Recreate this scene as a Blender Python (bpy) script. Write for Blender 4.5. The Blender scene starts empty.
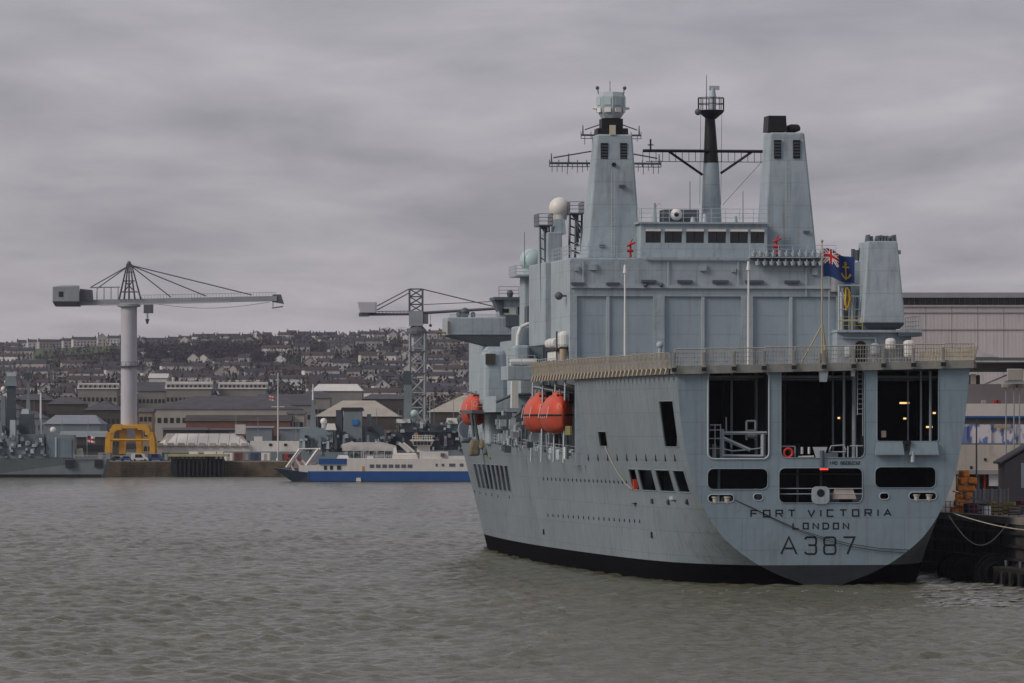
import bpy, math, random
from mathutils import Vector
random.seed(7)
scene = bpy.context.scene
R = math.radians
# ---------------------------------------------------------------- camera
F_PX, HZ, CH = 5500.0, 430.0, 13.8          # focal length in pixels, horizon row, eye height (m)
cam = bpy.data.cameras.new('camera'); camo = bpy.data.objects.new('camera', cam)
scene.collection.objects.link(camo); scene.camera = camo
cam.sensor_width = 36.0; cam.lens = F_PX/1024*36.0
cam.shift_y = (HZ-341.5)/1024
cam.clip_start = 1.0; cam.clip_end = 30000
camo.location = (0, 0, CH); camo.rotation_euler = (R(90), 0, 0)
# ---------------------------------------------------------------- sky: overcast stratus
SUN_EL, SUN_AZ = 34, -117                   # azimuth: from the left and a little behind the camera
w = bpy.data.worlds.new('World'); scene.world = w; w.use_nodes = True
nt = w.node_tree; nt.nodes.clear()
def N(tree, t, **kw):
    n = tree.nodes.new(t)
    for k, v in kw.items(): setattr(n, k, v)
    return n
out = N(nt, 'ShaderNodeOutputWorld'); bg = N(nt, 'ShaderNodeBackground'); bg.inputs['Strength'].default_value = 0.1
sky = N(nt, 'ShaderNodeTexSky', sky_type='NISHITA', sun_disc=False, sun_elevation=R(SUN_EL), sun_rotation=R(SUN_AZ+90))
tc = N(nt, 'ShaderNodeTexCoord'); sep = N(nt, 'ShaderNodeSeparateXYZ'); nt.links.new(tc.outputs['Generated'], sep.inputs[0])
ab = N(nt, 'ShaderNodeMath', operation='ABSOLUTE'); nt.links.new(sep.outputs['Z'], ab.inputs[0])
ad = N(nt, 'ShaderNodeMath', operation='ADD'); ad.inputs[1].default_value = 0.075; nt.links.new(ab.outputs[0], ad.inputs[0])
dx = N(nt, 'ShaderNodeMath', operation='DIVIDE'); nt.links.new(sep.outputs['X'], dx.inputs[0]); nt.links.new(ad.outputs[0], dx.inputs[1])
dy = N(nt, 'ShaderNodeMath', operation='DIVIDE'); nt.links.new(sep.outputs['Y'], dy.inputs[0]); nt.links.new(ad.outputs[0], dy.inputs[1])
cb = N(nt, 'ShaderNodeCombineXYZ'); nt.links.new(dx.outputs[0], cb.inputs[0]); nt.links.new(dy.outputs[0], cb.inputs[1])
def cloudnoise(scale, detail, rough, dist, off, stretch=(1, .55, 1)):
    mp = N(nt, 'ShaderNodeMapping'); mp.inputs['Location'].default_value = off; mp.inputs['Scale'].default_value = stretch
    n = N(nt, 'ShaderNodeTexNoise'); n.inputs['Scale'].default_value = scale; n.inputs['Detail'].default_value = detail
    n.inputs['Roughness'].default_value = rough; n.inputs['Distortion'].default_value = dist
    nt.links.new(cb.outputs[0], mp.inputs[0]); nt.links.new(mp.outputs[0], n.inputs['Vector']); return n
n1 = cloudnoise(1.1, 5, .55, .25, (3.1, 1.7, 0), (2.8, 1.3, 1)); n2 = cloudnoise(.5, 3, .5, .15, (8.3, 4.2, 0), (2.0, 1.0, 1))
mx = N(nt, 'ShaderNodeMath', operation='MULTIPLY_ADD'); mx.inputs[1].default_value = .55
m2 = N(nt, 'ShaderNodeMath', operation='MULTIPLY'); m2.inputs[1].default_value = .45
nt.links.new(n1.outputs['Fac'], mx.inputs[0]); nt.links.new(n2.outputs['Fac'], m2.inputs[0]); nt.links.new(m2.outputs[0], mx.inputs[2])
cr = N(nt, 'ShaderNodeValToRGB'); nt.links.new(mx.outputs[0], cr.inputs[0])
cr.color_ramp.elements[0].position = .36; cr.color_ramp.elements[0].color = (2.05, 2.04, 2.42, 1)
cr.color_ramp.elements[1].position = .66; cr.color_ramp.elements[1].color = (3.75, 3.58, 3.95, 1)
mixc = N(nt, 'ShaderNodeMix', data_type='RGBA'); mixc.inputs[0].default_value = .96
nt.links.new(sky.outputs[0], mixc.inputs[6]); nt.links.new(cr.outputs[0], mixc.inputs[7])
nt.links.new(mixc.outputs[2], bg.inputs[0]); nt.links.new(bg.outputs[0], out.inputs[0])
# ---------------------------------------------------------------- sun through thick cloud
sl = bpy.data.lights.new('sun', 'SUN'); so = bpy.data.objects.new('sun', sl); scene.collection.objects.link(so)
sl.energy = 1.6; sl.angle = R(25); sl.color = (1, .91, .82)
sd = Vector((math.cos(R(SUN_EL))*math.sin(R(SUN_AZ)), math.cos(R(SUN_EL))*math.cos(R(SUN_AZ)), math.sin(R(SUN_EL))))
so.rotation_euler = sd.to_track_quat('Z', 'Y').to_euler()
scene.view_settings.view_transform = 'Standard'; scene.view_settings.look = 'None'
scene.view_settings.exposure = 0.3; scene.view_settings.gamma = 1.0
scene.cycles.max_bounces = 5; scene.cycles.volume_bounces = 0

# ================================================================ helpers
col = scene.collection
def tag(o, label=None, cat=None, group=None, kind=None):
    if label: o['label'] = label
    if cat: o['category'] = cat
    if group: o['group'] = group
    if kind: o['kind'] = kind
    return o
def empty(name, loc=(0, 0, 0), rz=0, label=None, cat=None, group=None):
    o = bpy.data.objects.new(name, None); col.objects.link(o); o.location = loc; o.rotation_euler = (0, 0, rz)
    o.empty_display_size = .5
    return tag(o, label, cat, group)
def V(*a): return Vector(a)
class MB:
    def __init__(s): s.v = []; s.f = []; s.m = []; s.cur = 0; s.sm = []
    def add(s, vs, fs, smooth=False):
        b = len(s.v); s.v += [tuple(p) for p in vs]
        for f in fs: s.f.append(tuple(b+i for i in f)); s.m.append(s.cur); s.sm.append(smooth)
        return s
    def hexa(s, p):   # 8 points: bottom ring 0-3, top ring 4-7
        return s.add(p, [(3, 2, 1, 0), (4, 5, 6, 7), (0, 1, 5, 4), (1, 2, 6, 5), (2, 3, 7, 6), (3, 0, 4, 7)])
    def box(s, x0, x1, y0, y1, z0, z1):
        return s.hexa([(x0, y0, z0), (x1, y0, z0), (x1, y1, z0), (x0, y1, z0), (x0, y0, z1), (x1, y0, z1), (x1, y1, z1), (x0, y1, z1)])
    def cyl(s, p0, p1, r0, r1=None, n=8, cap=True, smooth=True):
        p0 = Vector(p0); p1 = Vector(p1); r1 = r0 if r1 is None else r1
        d = (p1-p0); 
        if d.length < 1e-6: return s
        d.normalize(); a = d.orthogonal().normalized(); b = d.cross(a)
        vs = []
        for p, r in ((p0, r0), (p1, r1)):
            for i in range(n):
                t = 2*math.pi*(i+.5)/n; vs.append(p+a*(r*math.cos(t))+b*(r*math.sin(t)))
        s.add(vs, [(i, (i+1) % n, n+(i+1) % n, n+i) for i in range(n)], smooth and n > 5)
        if cap: s.add(vs[:n], [tuple(range(n-1, -1, -1))]); s.add(vs[n:], [tuple(range(n))])
        return s
    def bar(s, p0, p1, r): return s.cyl(p0, p1, r, r, 4, True, False)
    def path(s, pts, r, n=5):
        for a, b in zip(pts, pts[1:]): s.cyl(a, b, r, r, n)
        return s
    def lathe(s, c, prof, n=16, smooth=True):   # prof: (r, z)
        vs = []
        for r, z in prof:
            for i in range(n):
                t = 2*math.pi*i/n; vs.append((c[0]+r*math.cos(t), c[1]+r*math.sin(t), c[2]+z))
        fs = []
        for k in range(len(prof)-1):
            for i in range(n): fs.append((k*n+i, k*n+(i+1) % n, (k+1)*n+(i+1) % n, (k+1)*n+i))
        s.add(vs, fs, smooth)
        s.add(vs[:n], [tuple(range(n-1, -1, -1))]); s.add(vs[-n:], [tuple(range(n))]); return s
    def ball(s, c, r, n=18, m=12, z0=-1.0, sx=1, sy=1, sz=1):
        prof = []
        a0 = math.asin(max(-1, z0))
        for k in range(m+1):
            a = a0+(math.pi/2-a0)*k/m; prof.append((r*math.cos(a)+1e-4, r*math.sin(a)))
        vs = []
        for rr, z in prof:
            for i in range(n):
                t = 2*math.pi*i/n; vs.append((c[0]+rr*math.cos(t)*sx, c[1]+rr*math.sin(t)*sy, c[2]+z*sz))
        return s.add(vs, [(k*n+i, k*n+(i+1) % n, (k+1)*n+(i+1) % n, (k+1)*n+i) for k in range(m) for i in range(n)], True)
    def prism(s, poly, y0, y1, axis='y'):   # poly in (x,z) extruded in y, or (y,z) extruded in x, or (x,y) in z
        n = len(poly); vs = []
        for t in (y0, y1):
            for a, b in poly:
                vs.append((a, t, b) if axis == 'y' else ((t, a, b) if axis == 'x' else (a, b, t)))
        return s.add(vs, [tuple(range(n)), tuple(range(2*n-1, n-1, -1))]+[(i, n+i, n+(i+1) % n, (i+1) % n) for i in range(n)])
    def mesh(s, name, mats):
        me = bpy.data.meshes.new(name); me.from_pydata(s.v, [], s.f)
        for m in (mats if isinstance(mats, (list, tuple)) else [mats]): me.materials.append(m)
        me.polygons.foreach_set('material_index', s.m); me.polygons.foreach_set('use_smooth', s.sm)
        me.update(); return me
    def build(s, name, mats, parent=None, loc=None):
        o = bpy.data.objects.new(name, s.mesh(name, mats)); col.objects.link(o)
        if parent: o.parent = parent
        if loc is not None: o.location = loc
        return o
def link_copy(me, name, parent=None, loc=(0, 0, 0), rz=0, sc=None):
    o = bpy.data.objects.new(name, me); col.objects.link(o); o.location = loc; o.rotation_euler = (0, 0, rz)
    if sc: o.scale = sc
    if parent: o.parent = parent
    return o
def fixn(o):   # make normals consistent
    import bmesh
    bm = bmesh.new(); bm.from_mesh(o.data); bmesh.ops.recalc_face_normals(bm, faces=bm.faces); bm.to_mesh(o.data); bm.free(); return o
def bevel(o, wdt=.08, seg=2):
    m = o.modifiers.new('bevel', 'BEVEL'); m.width = wdt; m.segments = seg; m.limit_method = 'ANGLE'; return o

# ---------------------------------------------------------------- materials
MAT = {}
def mat(name, rgb, rough=.6, var=.12, scale=.5, streak=0., dirt=None, bump=.0, bscale=4., metal=0., spec=.35, streakcol=(.12, .09, .06), seam=None):
    if name in MAT: return MAT[name]
    m = bpy.data.materials.new(name); m.use_nodes = True; t = m.node_tree; t.nodes.clear()
    o = N(t, 'ShaderNodeOutputMaterial'); b = N(t, 'ShaderNodeBsdfPrincipled'); t.links.new(b.outputs[0], o.inputs[0])
    b.inputs['Roughness'].default_value = rough; b.inputs['Metallic'].default_value = metal; b.inputs['Specular IOR Level'].default_value = spec
    c = N(t, 'ShaderNodeTexCoord')
    n = N(t, 'ShaderNodeTexNoise'); n.inputs['Scale'].default_value = scale; n.inputs['Detail'].default_value = 6; n.inputs['Roughness'].default_value = .6
    t.links.new(c.outputs['Object'], n.inputs['Vector'])
    r = N(t, 'ShaderNodeValToRGB'); t.links.new(n.outputs['Fac'], r.inputs[0])
    r.color_ramp.elements[0].position = .3; r.color_ramp.elements[1].position = .7
    r.color_ramp.elements[0].color = tuple(x*(1-var) for x in rgb)+(1,); r.color_ramp.elements[1].color = tuple(min(1, x*(1+var)) for x in rgb)+(1,)
    last = r.outputs[0]
    if streak > 0:   # run-down stains: noise stretched along z
        mp = N(t, 'ShaderNodeMapping'); mp.inputs['Scale'].default_value = (1.3, 1.3, .12); t.links.new(c.outputs['Object'], mp.inputs[0])
        n3 = N(t, 'ShaderNodeTexNoise'); n3.inputs['Scale'].default_value = 1.6; n3.inputs['Detail'].default_value = 5; t.links.new(mp.outputs[0], n3.inputs['Vector'])
        r3 = N(t, 'ShaderNodeValToRGB'); t.links.new(n3.outputs['Fac'], r3.inputs[0])
        r3.color_ramp.elements[0].position = .5; r3.color_ramp.elements[1].position = .8
        r3.color_ramp.elements[0].color = (0, 0, 0, 1); r3.color_ramp.elements[1].color = (streak, streak, streak, 1)
        mm = N(t, 'ShaderNodeMix', data_type='RGBA'); t.links.new(r3.outputs[0], mm.inputs[0]); t.links.new(last, mm.inputs[6]); mm.inputs[7].default_value = streakcol+(1,)
        last = mm.outputs[2]
    if dirt:   # patches of another colour
        n4 = N(t, 'ShaderNodeTexNoise'); n4.inputs['Scale'].default_value = dirt[1]; n4.inputs['Detail'].default_value = 7; n4.inputs['Roughness'].default_value = .65; t.links.new(c.outputs['Object'], n4.inputs['Vector'])
        r4 = N(t, 'ShaderNodeValToRGB'); t.links.new(n4.outputs['Fac'], r4.inputs[0])
        r4.color_ramp.elements[0].position = dirt[2]; r4.color_ramp.elements[1].position = dirt[2]+.12
        r4.color_ramp.elements[0].color = (0, 0, 0, 1); r4.color_ramp.elements[1].color = (dirt[3],)*3+(1,)
        m4 = N(t, 'ShaderNodeMix', data_type='RGBA'); t.links.new(r4.outputs[0], m4.inputs[0]); t.links.new(last, m4.inputs[6]); m4.inputs[7].default_value = dirt[0]+(1,)
        last = m4.outputs[2]
    bk_ = None
    if seam:   # welded plate seams
        sp = N(t, 'ShaderNodeSeparateXYZ'); t.links.new(c.outputs['Object'], sp.inputs[0]); sa = N(t, 'ShaderNodeMath', operation='ADD'); t.links.new(sp.outputs[0], sa.inputs[0]); t.links.new(sp.outputs[1], sa.inputs[1])
        cv = N(t, 'ShaderNodeCombineXYZ'); t.links.new(sa.outputs[0], cv.inputs[0]); t.links.new(sp.outputs[2], cv.inputs[1])
        bk_ = N(t, 'ShaderNodeTexBrick'); bk_.inputs['Scale'].default_value = 1.; bk_.inputs['Brick Width'].default_value = seam[0]; bk_.inputs['Row Height'].default_value = seam[1]; bk_.inputs['Mortar Size'].default_value = .035; bk_.inputs['Mortar Smooth'].default_value = .4
        bk_.inputs['Color1'].default_value = (1, 1, 1, 1); bk_.inputs['Color2'].default_value = (.93, .94, .95, 1); bk_.inputs['Mortar'].default_value = (.74, .74, .75, 1); t.links.new(cv.outputs[0], bk_.inputs['Vector'])
        ml = N(t, 'ShaderNodeMix', data_type='RGBA', blend_type='MULTIPLY'); ml.inputs[0].default_value = 1; t.links.new(last, ml.inputs[6]); t.links.new(bk_.outputs['Color'], ml.inputs[7]); last = ml.outputs[2]
    t.links.new(last, b.inputs['Base Color'])
    if bump > 0:
        nb = N(t, 'ShaderNodeTexNoise'); nb.inputs['Scale'].default_value = bscale; nb.inputs['Detail'].default_value = 3; t.links.new(c.outputs['Object'], nb.inputs['Vector'])
        bp = N(t, 'ShaderNodeBump'); bp.inputs['Strength'].default_value = bump; bp.inputs['Distance'].default_value = .1; t.links.new(nb.outputs['Fac'], bp.inputs['Height'])
        t.links.new(bp.outputs[0], b.inputs['Normal'])
    MAT[name] = m; return m
def emis(name, rgb, s):
    m = bpy.data.materials.new(name); m.use_nodes = True; b = m.node_tree.nodes['Principled BSDF']
    b.inputs['Base Color'].default_value = (.1, .1, .1, 1); b.inputs['Emission Color'].default_value = rgb+(1,); b.inputs['Emission Strength'].default_value = s; return m
def glassy(name, rgb, rough=.08):
    m = bpy.data.materials.new(name); m.use_nodes = True; b = m.node_tree.nodes['Principled BSDF']
    b.inputs['Base Color'].default_value = rgb+(1,); b.inputs['Roughness'].default_value = rough; b.inputs['Specular IOR Level'].default_value = .6; return m
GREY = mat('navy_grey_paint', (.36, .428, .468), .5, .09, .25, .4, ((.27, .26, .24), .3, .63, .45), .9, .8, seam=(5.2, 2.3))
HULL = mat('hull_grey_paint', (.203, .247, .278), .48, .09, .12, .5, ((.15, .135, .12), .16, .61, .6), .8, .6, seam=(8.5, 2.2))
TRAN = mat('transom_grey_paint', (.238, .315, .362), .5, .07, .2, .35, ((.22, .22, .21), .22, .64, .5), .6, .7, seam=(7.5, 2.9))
LGREY = mat('light_grey_paint', (.42, .48, .52), .5, .08, .4, .15)
DOORG = mat('hangar_door_paint', (.325, .40, .45), .5, .06, .3, .25)
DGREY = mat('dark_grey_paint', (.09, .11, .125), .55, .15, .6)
BOOT = mat('black_boot_top_paint', (.003, .0035, .005), .8, .3, .4, .2, ((.006, .007, .006), .35, .6, .6), .15, 1.2, streakcol=(.006, .007, .006), spec=.02)
BLACK = mat('black_paint', (.014, .014, .017), .5, .2, 1.)
INNER = mat('mooring_deck_paint', (.028, .038, .048), .7, .3, .5)  # near-black tone carries the shade inside the bays
LETTER = mat('black_lettering', (.012, .014, .018), .6, .1, 1.)
NET = mat('tan_net_rope', (.37, .335, .275), .85, .3, 1.5, .3, ((.20, .12, .06), .8, .58, .7))
DECKE = mat('weathered_deck_edge', (.26, .27, .25), .7, .2, .8, .3, ((.28, .17, .07), .5, .62, .6))
DECK = mat('deck_paint', (.09, .10, .10), .8, .2, .4)
WHITE = mat('white_paint', (.72, .72, .70), .45, .06, .6, .15)
DOME = mat('white_radome', (.74, .71, .66), .4, .04, .4)
DOMEG = mat('pale_green_radome', (.42, .55, .54), .4, .05, .4)
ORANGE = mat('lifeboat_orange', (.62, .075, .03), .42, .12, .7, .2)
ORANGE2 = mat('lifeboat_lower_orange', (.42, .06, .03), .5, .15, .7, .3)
RED = mat('red_paint', (.45, .02, .02), .45, .1, 1.)
GLASS = glassy('dark_glass', (.008, .011, .012), .1)
ROPE = mat('pale_rope', (.32, .30, .25), .9, .2, 3.)
DROPE = mat('dark_rope', (.03, .03, .032), .9, .2, 3.)
YELLOW = mat('yellow_paint', (.55, .36, .03), .5, .12, .6)
STEEL = mat('galvanised_steel', (.30, .32, .33), .45, .15, 1., metal=.4)
LAMP = emis('warm_lamp', (1, .62, .26), 1.1)
LAMPR = emis('red_lamp', (1, .05, .03), 1.5)

# ================================================================ setting: water, ground
def water_mat():
    m = bpy.data.materials.new('estuary_water'); m.use_nodes = True; t = m.node_tree; b = t.nodes['Principled BSDF']
    b.inputs['Roughness'].default_value = .12; b.inputs['IOR'].default_value = 1.33
    c = N(t, 'ShaderNodeTexCoord')
    def noise(sc, mp, det=4, rough=.55, rot=0.):
        q = N(t, 'ShaderNodeMapping'); q.inputs['Scale'].default_value = mp; q.inputs['Rotation'].default_value = (0, 0, rot); t.links.new(c.outputs['Object'], q.inputs[0])
        n = N(t, 'ShaderNodeTexNoise'); n.inputs['Scale'].default_value = sc; n.inputs['Detail'].default_value = det; n.inputs['Roughness'].default_value = rough
        t.links.new(q.outputs[0], n.inputs['Vector']); return n
    patch = noise(.035, (1, .30, 1), 4)
    r = N(t, 'ShaderNodeValToRGB'); t.links.new(patch.outputs['Fac'], r.inputs[0])
    r.color_ramp.elements[0].position = .35; r.color_ramp.elements[1].position = .68
    r.color_ramp.elements[0].color = (.098, .101, .057, 1); r.color_ramp.elements[1].color = (.138, .136, .088, 1)
    t.links.new(r.outputs[0], b.inputs['Base Color'])
    big = noise(.25, (1, .7, 1), 3, .5, .25); mid = noise(1.3, (.7, .8, 1), 5, .65, -.2); fin = noise(2.6, (.6, 1, 1), 4, .65)
    b1 = N(t, 'ShaderNodeBump'); b1.inputs['Strength'].default_value = 1; b1.inputs['Distance'].default_value = .8; t.links.new(big.outputs['Fac'], b1.inputs['Height'])
    b2 = N(t, 'ShaderNodeBump'); b2.inputs['Strength'].default_value = 1; b2.inputs['Distance'].default_value = .3; t.links.new(mid.outputs['Fac'], b2.inputs['Height']); t.links.new(b1.outputs[0], b2.inputs['Normal'])
    b3 = N(t, 'ShaderNodeBump'); b3.inputs['Strength'].default_value = .8; b3.inputs['Distance'].default_value = .16; t.links.new(fin.outputs['Fac'], b3.inputs['Height']); t.links.new(b2.outputs[0], b3.inputs['Normal'])
    t.links.new(b3.outputs[0], b.inputs['Normal'])
    return m
WATER = water_mat()
import numpy as np
def water_sheet():
    rng = np.random.default_rng(5)
    xs = np.concatenate([[-3000, -1200, -500, -300, -200], np.arange(-150, -62, .8), np.arange(-61.5, 76, .46), [110, 160, 240, 400, 800, 3000]])
    ys = np.concatenate([[-400, 0, 150, 230], np.arange(262, 560, .42), 560+np.cumsum(np.linspace(.45, 2.6, 640)), [1800, 2100, 2600]])
    X, Y = np.meshgrid(xs, ys); Z = np.zeros_like(X)
    for k in range(46):
        lam = 1.15*(4.5/1.15)**rng.random()**1.5; th = -.5+rng.normal(0, .65); kk = 2*np.pi/lam; a = .0078*lam*rng.uniform(.5, 1.2)
        Z += a*np.sin(kk*(X*np.sin(th)+Y*np.cos(th))+rng.uniform(0, 6.28)+.6*np.sin(X*.05+Y*.03+k))
    for k in range(26):
        lam = rng.uniform(3.5, 9); th = -.5+rng.normal(0, .9); kk = 2*np.pi/lam
        Z += .014*rng.uniform(.5, 1.3)*np.sin(kk*(X*np.sin(th)+Y*np.cos(th))+rng.uniform(0, 6.28)+.8*np.sin(X*.03-Y*.02+k))
    gust = .9+.25*np.sin(X*.031+Y*.013+1)*np.sin(Y*.009-X*.018)
    Z = Z*gust; Z = Z+.6*np.abs(Z)*Z*2
    fade = np.clip((Y-235)/40, 0, 1)*np.clip((1750-Y)/900, .25, 1)*np.clip((X+180)/30, 0, 1)*np.clip((95-X)/20, 0, 1)
    Z = Z*fade-.3
    ny, nx = X.shape; me = bpy.data.meshes.new('water'); me.vertices.add(nx*ny)
    me.vertices.foreach_set('co', np.stack([X, Y, Z], -1).astype('f4').ravel())
    q = (np.arange(ny-1)[:, None]*nx+np.arange(nx-1)[None]).ravel(); fc = np.stack([q, q+1, q+nx+1, q+nx], -1)
    n = len(q); me.loops.add(4*n); me.loops.foreach_set('vertex_index', fc.astype('i4').ravel())
    me.polygons.add(n); me.polygons.foreach_set('loop_start', np.arange(0, 4*n, 4, dtype='i4')); me.polygons.foreach_set('use_smooth', np.ones(n, bool))
    me.update(calc_edges=True); me.materials.append(WATER); o = bpy.data.objects.new('water', me); col.objects.link(o); return o
tag(water_sheet(), 'grey green choppy estuary water', kind='structure')
o = MB().add([(-9000, -2000, -6), (9000, -2000, -6), (9000, 14000, -6), (-9000, 14000, -6)], [(0, 1, 2, 3)]).build('seabed', mat('mud', (.06, .055, .04), .9)); tag(o, kind='structure')

# ================================================================ the supply ship
YAW = R(7.3); SX, SY = 28.3, 500.0; cs, sn = math.cos(YAW), math.sin(YAW)
def ship_w(x, y, z): return Vector((SX+x*cs-y*sn, SY+x*sn+y*cs, z))
def L(px, py, y):       # photo position on the ship's cross plane y (metres ahead of the transom) -> ship x, z
    k = (px-512)/F_PX
    x = (k*(SY+y*cs)-SX+y*sn)/(cs-k*sn); Y = SY+x*sn+y*cs
    return x, CH+(HZ-py)*Y/F_PX
def Lx(px, y): return L(px, 430, y)[0]
def Lz(py, y, x=0): return CH+(HZ-py)*(SY+x*sn+y*cs)/F_PX
def Ly(px, x):          # along-ship position of a photo column on the fore-and-aft plane x
    k = (px-512)/F_PX; return (SX+x*cs-k*(SY+x*sn))/(sn+k*cs)
TT = [(-3, .3), (-.8, .9), (-.25, 1.8), (.7, 4.3), (2.0, 6.7), (4.2, 9.35), (6.5, 10.9), (8.5, 11.8), (10.3, 12.35), (14.6, 13.1), (20.2, 13.65)]
def T(z):                # smooth (monotone cubic) half width of the transom
    if z <= TT[0][0]: return TT[0][1]
    if z >= TT[-1][0]: return TT[-1][1]
    n = len(TT); d = [(TT[k+1][1]-TT[k][1])/(TT[k+1][0]-TT[k][0]) for k in range(n-1)]
    m = [d[0]]+[2*d[k-1]*d[k]/(d[k-1]+d[k]) if d[k-1]*d[k] > 0 else 0 for k in range(1, n-1)]+[d[-1]]
    for k in range(n-1):
        if z <= TT[k+1][0]:
            h = TT[k+1][0]-TT[k][0]; t = (z-TT[k][0])/h
            return (1+2*t)*(1-t)**2*TT[k][1]+t*(1-t)**2*h*m[k]+t*t*(3-2*t)*TT[k+1][1]+t*t*(t-1)*h*m[k+1]
def hb(y, z):           # half beam of the hull
    mid = 14.6+.13*z; wf = .75*max(0, min(1, (8-z)/8))
    g = (1-wf)*(1-math.exp(-y/35))+wf*(1-math.exp(-y/6))
    b = T(z)+(mid-T(z))*g
    if y > 70: b -= min(1.4, ((y-70)/75)**2)*max(.2, 2.1-.1*z)
    if y > 148: b *= max(0.02, 1-((y-148)/54)**2)
    return b
def Hside(px, py):      # photo position on the port side of the hull -> y, z
    lo, hi = 0.0, 150.0
    def f(y):
        z = 8.0
        for _ in range(6):
            x = -hb(y, z); z = Lz(py, y, x)
        x = -hb(y, z); X = SX+x*cs-y*sn; Y = SY+x*sn+y*cs
        return 512+F_PX*X/Y-px, z
    for _ in range(40):
        m = (lo+hi)/2
        if f(m)[0] > 0: lo = m
        else: hi = m
    return lo, f(lo)[1]
ship = empty('supply_ship', (SX, SY, 0), YAW, 'large grey naval supply ship seen from astern with open transom bays and twin funnels', 'ship')
YC = 48.0; ZD = 19.5
def ztop(y): return ZD if y <= YC else 11.0+(y-YC)*.018+max(0, y-150)*.08
# openings in the port side: (y0,y1,z0,z1)
def opn(pxl, pxr, pyt, pyb):
    ya, za = Hside(pxl, pyt); yb, zb = Hside(pxr, pyt); _, zc = Hside((pxl+pxr)/2, pyb)
    return [min(ya, yb), max(ya, yb), zc, (za+zb)/2]
OPEN = []
OPEN.append(opn(659, 673, 401, 447))
sq = opn(598, 606, 431.5, 446.5); OPEN.append(sq)
w0 = opn(637.5, 653, 469.5, 490.5); zt, zb = w0[3], w0[2]
for a, b in ((628.5, 635.5), (637.5, 651.5), (655, 669), (672.5, 683.5)):
    q = opn(a, b, 469.5, 490.5); q[2], q[3] = zb, zt; OPEN.append(q)
RAS = []
for i in range(8):
    q = opn(473.2+i*4.45, 476.4+i*4.45, 463+.45*i, 487+.7*i); RAS.append(q)
zr0 = sum(q[2] for q in RAS)/8; zr1 = sum(q[3] for q in RAS)/8
for q in RAS: q[2], q[3] = zr0, zr1; OPEN.append(q)
def merged(base, extra, eps):
    s = sorted(base+extra); r = [s[0]]
    for v in s[1:]:
        if v-r[-1] > eps: r.append(v)
        elif v in extra: r[-1] = v
    return r
def hull_side(side, z_lo, z_hi, name, m, parent, openings):
    ex_y = sorted({e for q in openings for e in q[:2]}); ex_z = sorted({e for q in openings for e in q[2:]})
    ys = merged([0, .6, 1.3, 2.2, 3.4, 5, 7, 9.5, 12.5, 16, 20, 25, 30, 36, 42]+[YC]+[54+6*i for i in range(17)]+[155, 160, 166, 172, 178, 184, 190, 196, 201], ex_y, .05)
    zs = merged([z_lo]+[z for z in (-2, -1.2, -.5, .3, 1, 2.4, 3.3, 4.3, 5.4, 6.6, 8, 9.2, 10.3, 12, 13.5, 15, 17, 18.4) if z_lo < z < z_hi]+[z_hi], ex_z, .05)
    b = MB(); idx = {}
    def vid(i, z):
        k = (i, round(z, 4))
        if k not in idx:
            idx[k] = len(b.v); b.v.append((side*hb(ys[i], z), ys[i], z))
        return idx[k]
    for i in range(len(ys)-1):
        y0, y1 = ys[i], ys[i+1]; tp = ZD if y1 <= YC+.01 else min(ztop(y0), ztop(y1))
        for j in range(len(zs)-1):
            z0, z1 = zs[j], zs[j+1]; cy, cz = (y0+y1)/2, (z0+z1)/2
            if any(q[0]-.01 < cy < q[1]+.01 and q[2]-.01 < cz < q[3]+.01 for q in openings): continue
            if y1 > YC+.01:
                if z0 >= 10.3-1e-6: continue
                if z1 > 10.3: z1 = 10.3
            f = (vid(i, z0), vid(i+1, z0), vid(i+1, z1), vid(i, z1)); f = f if side > 0 else f[::-1]
            b.f.append(f); b.m.append(0); b.sm.append(True)
        if y1 > YC+.01 and z_hi > 10.3:     # sheer strake and bulwark
            f = (vid(i, 10.3), vid(i+1, 10.3), vid(i+1, ztop(y1+1e-3)), vid(i, ztop(y0+1e-3 if y0 >= YC else y0))); f = f if side > 0 else f[::-1]
            b.f.append(f); b.m.append(0); b.sm.append(True)
    o = b.build(name, m, parent); md = o.modifiers.new('plate', 'SOLIDIFY'); md.thickness = .14; md.offset = -1; es = o.modifiers.new('edges', 'EDGE_SPLIT'); es.split_angle = R(32); return o
ZB = 1.52
zs_lines = 10.3
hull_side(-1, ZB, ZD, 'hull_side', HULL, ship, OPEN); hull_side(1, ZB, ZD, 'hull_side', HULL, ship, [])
hull_side(-1, -3, ZB, 'boot_top', BOOT, ship, []); hull_side(1, -3, ZB, 'boot_top', BOOT, ship, [])
# transom plate with its openings (filled 2D outline with rounded holes)
def rrect(x0, x1, z0, z1, r, n=5):
    p = []
    for cx, cz, a in ((x1-r, z1-r, 0), (x0+r, z1-r, 90), (x0+r, z0+r, 180), (x1-r, z0+r, 270)):
        for i in range(n+1): t = R(a+90*i/n); p.append((cx+r*math.cos(t), cz+r*math.sin(t)))
    return p
def plate(name, loops, y, th, m, parent):
    cu = bpy.data.curves.new(name, 'CURVE'); cu.dimensions = '2D'; cu.fill_mode = 'BOTH'; cu.extrude = th/2
    for lp in loops:
        s = cu.splines.new('POLY'); s.points.add(len(lp)-1); s.use_cyclic_u = True
        for p, (x, z) in zip(s.points, lp): p.co = (x, z, 0, 1)
    t = bpy.data.objects.new('tmp', cu); col.objects.link(t)
    dg = bpy.context.evaluated_depsgraph_get(); me = bpy.data.meshes.new_from_object(t.evaluated_get(dg))
    bpy.data.objects.remove(t); bpy.data.curves.remove(cu)
    me.name = name
    for v in me.vertices: v.co = (v.co.x, y+th/2-v.co.z, v.co.y)
    me.materials.clear(); me.materials.append(m); me.update()
    o = bpy.data.objects.new(name, me); col.objects.link(o); o.parent = parent; return o
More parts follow.
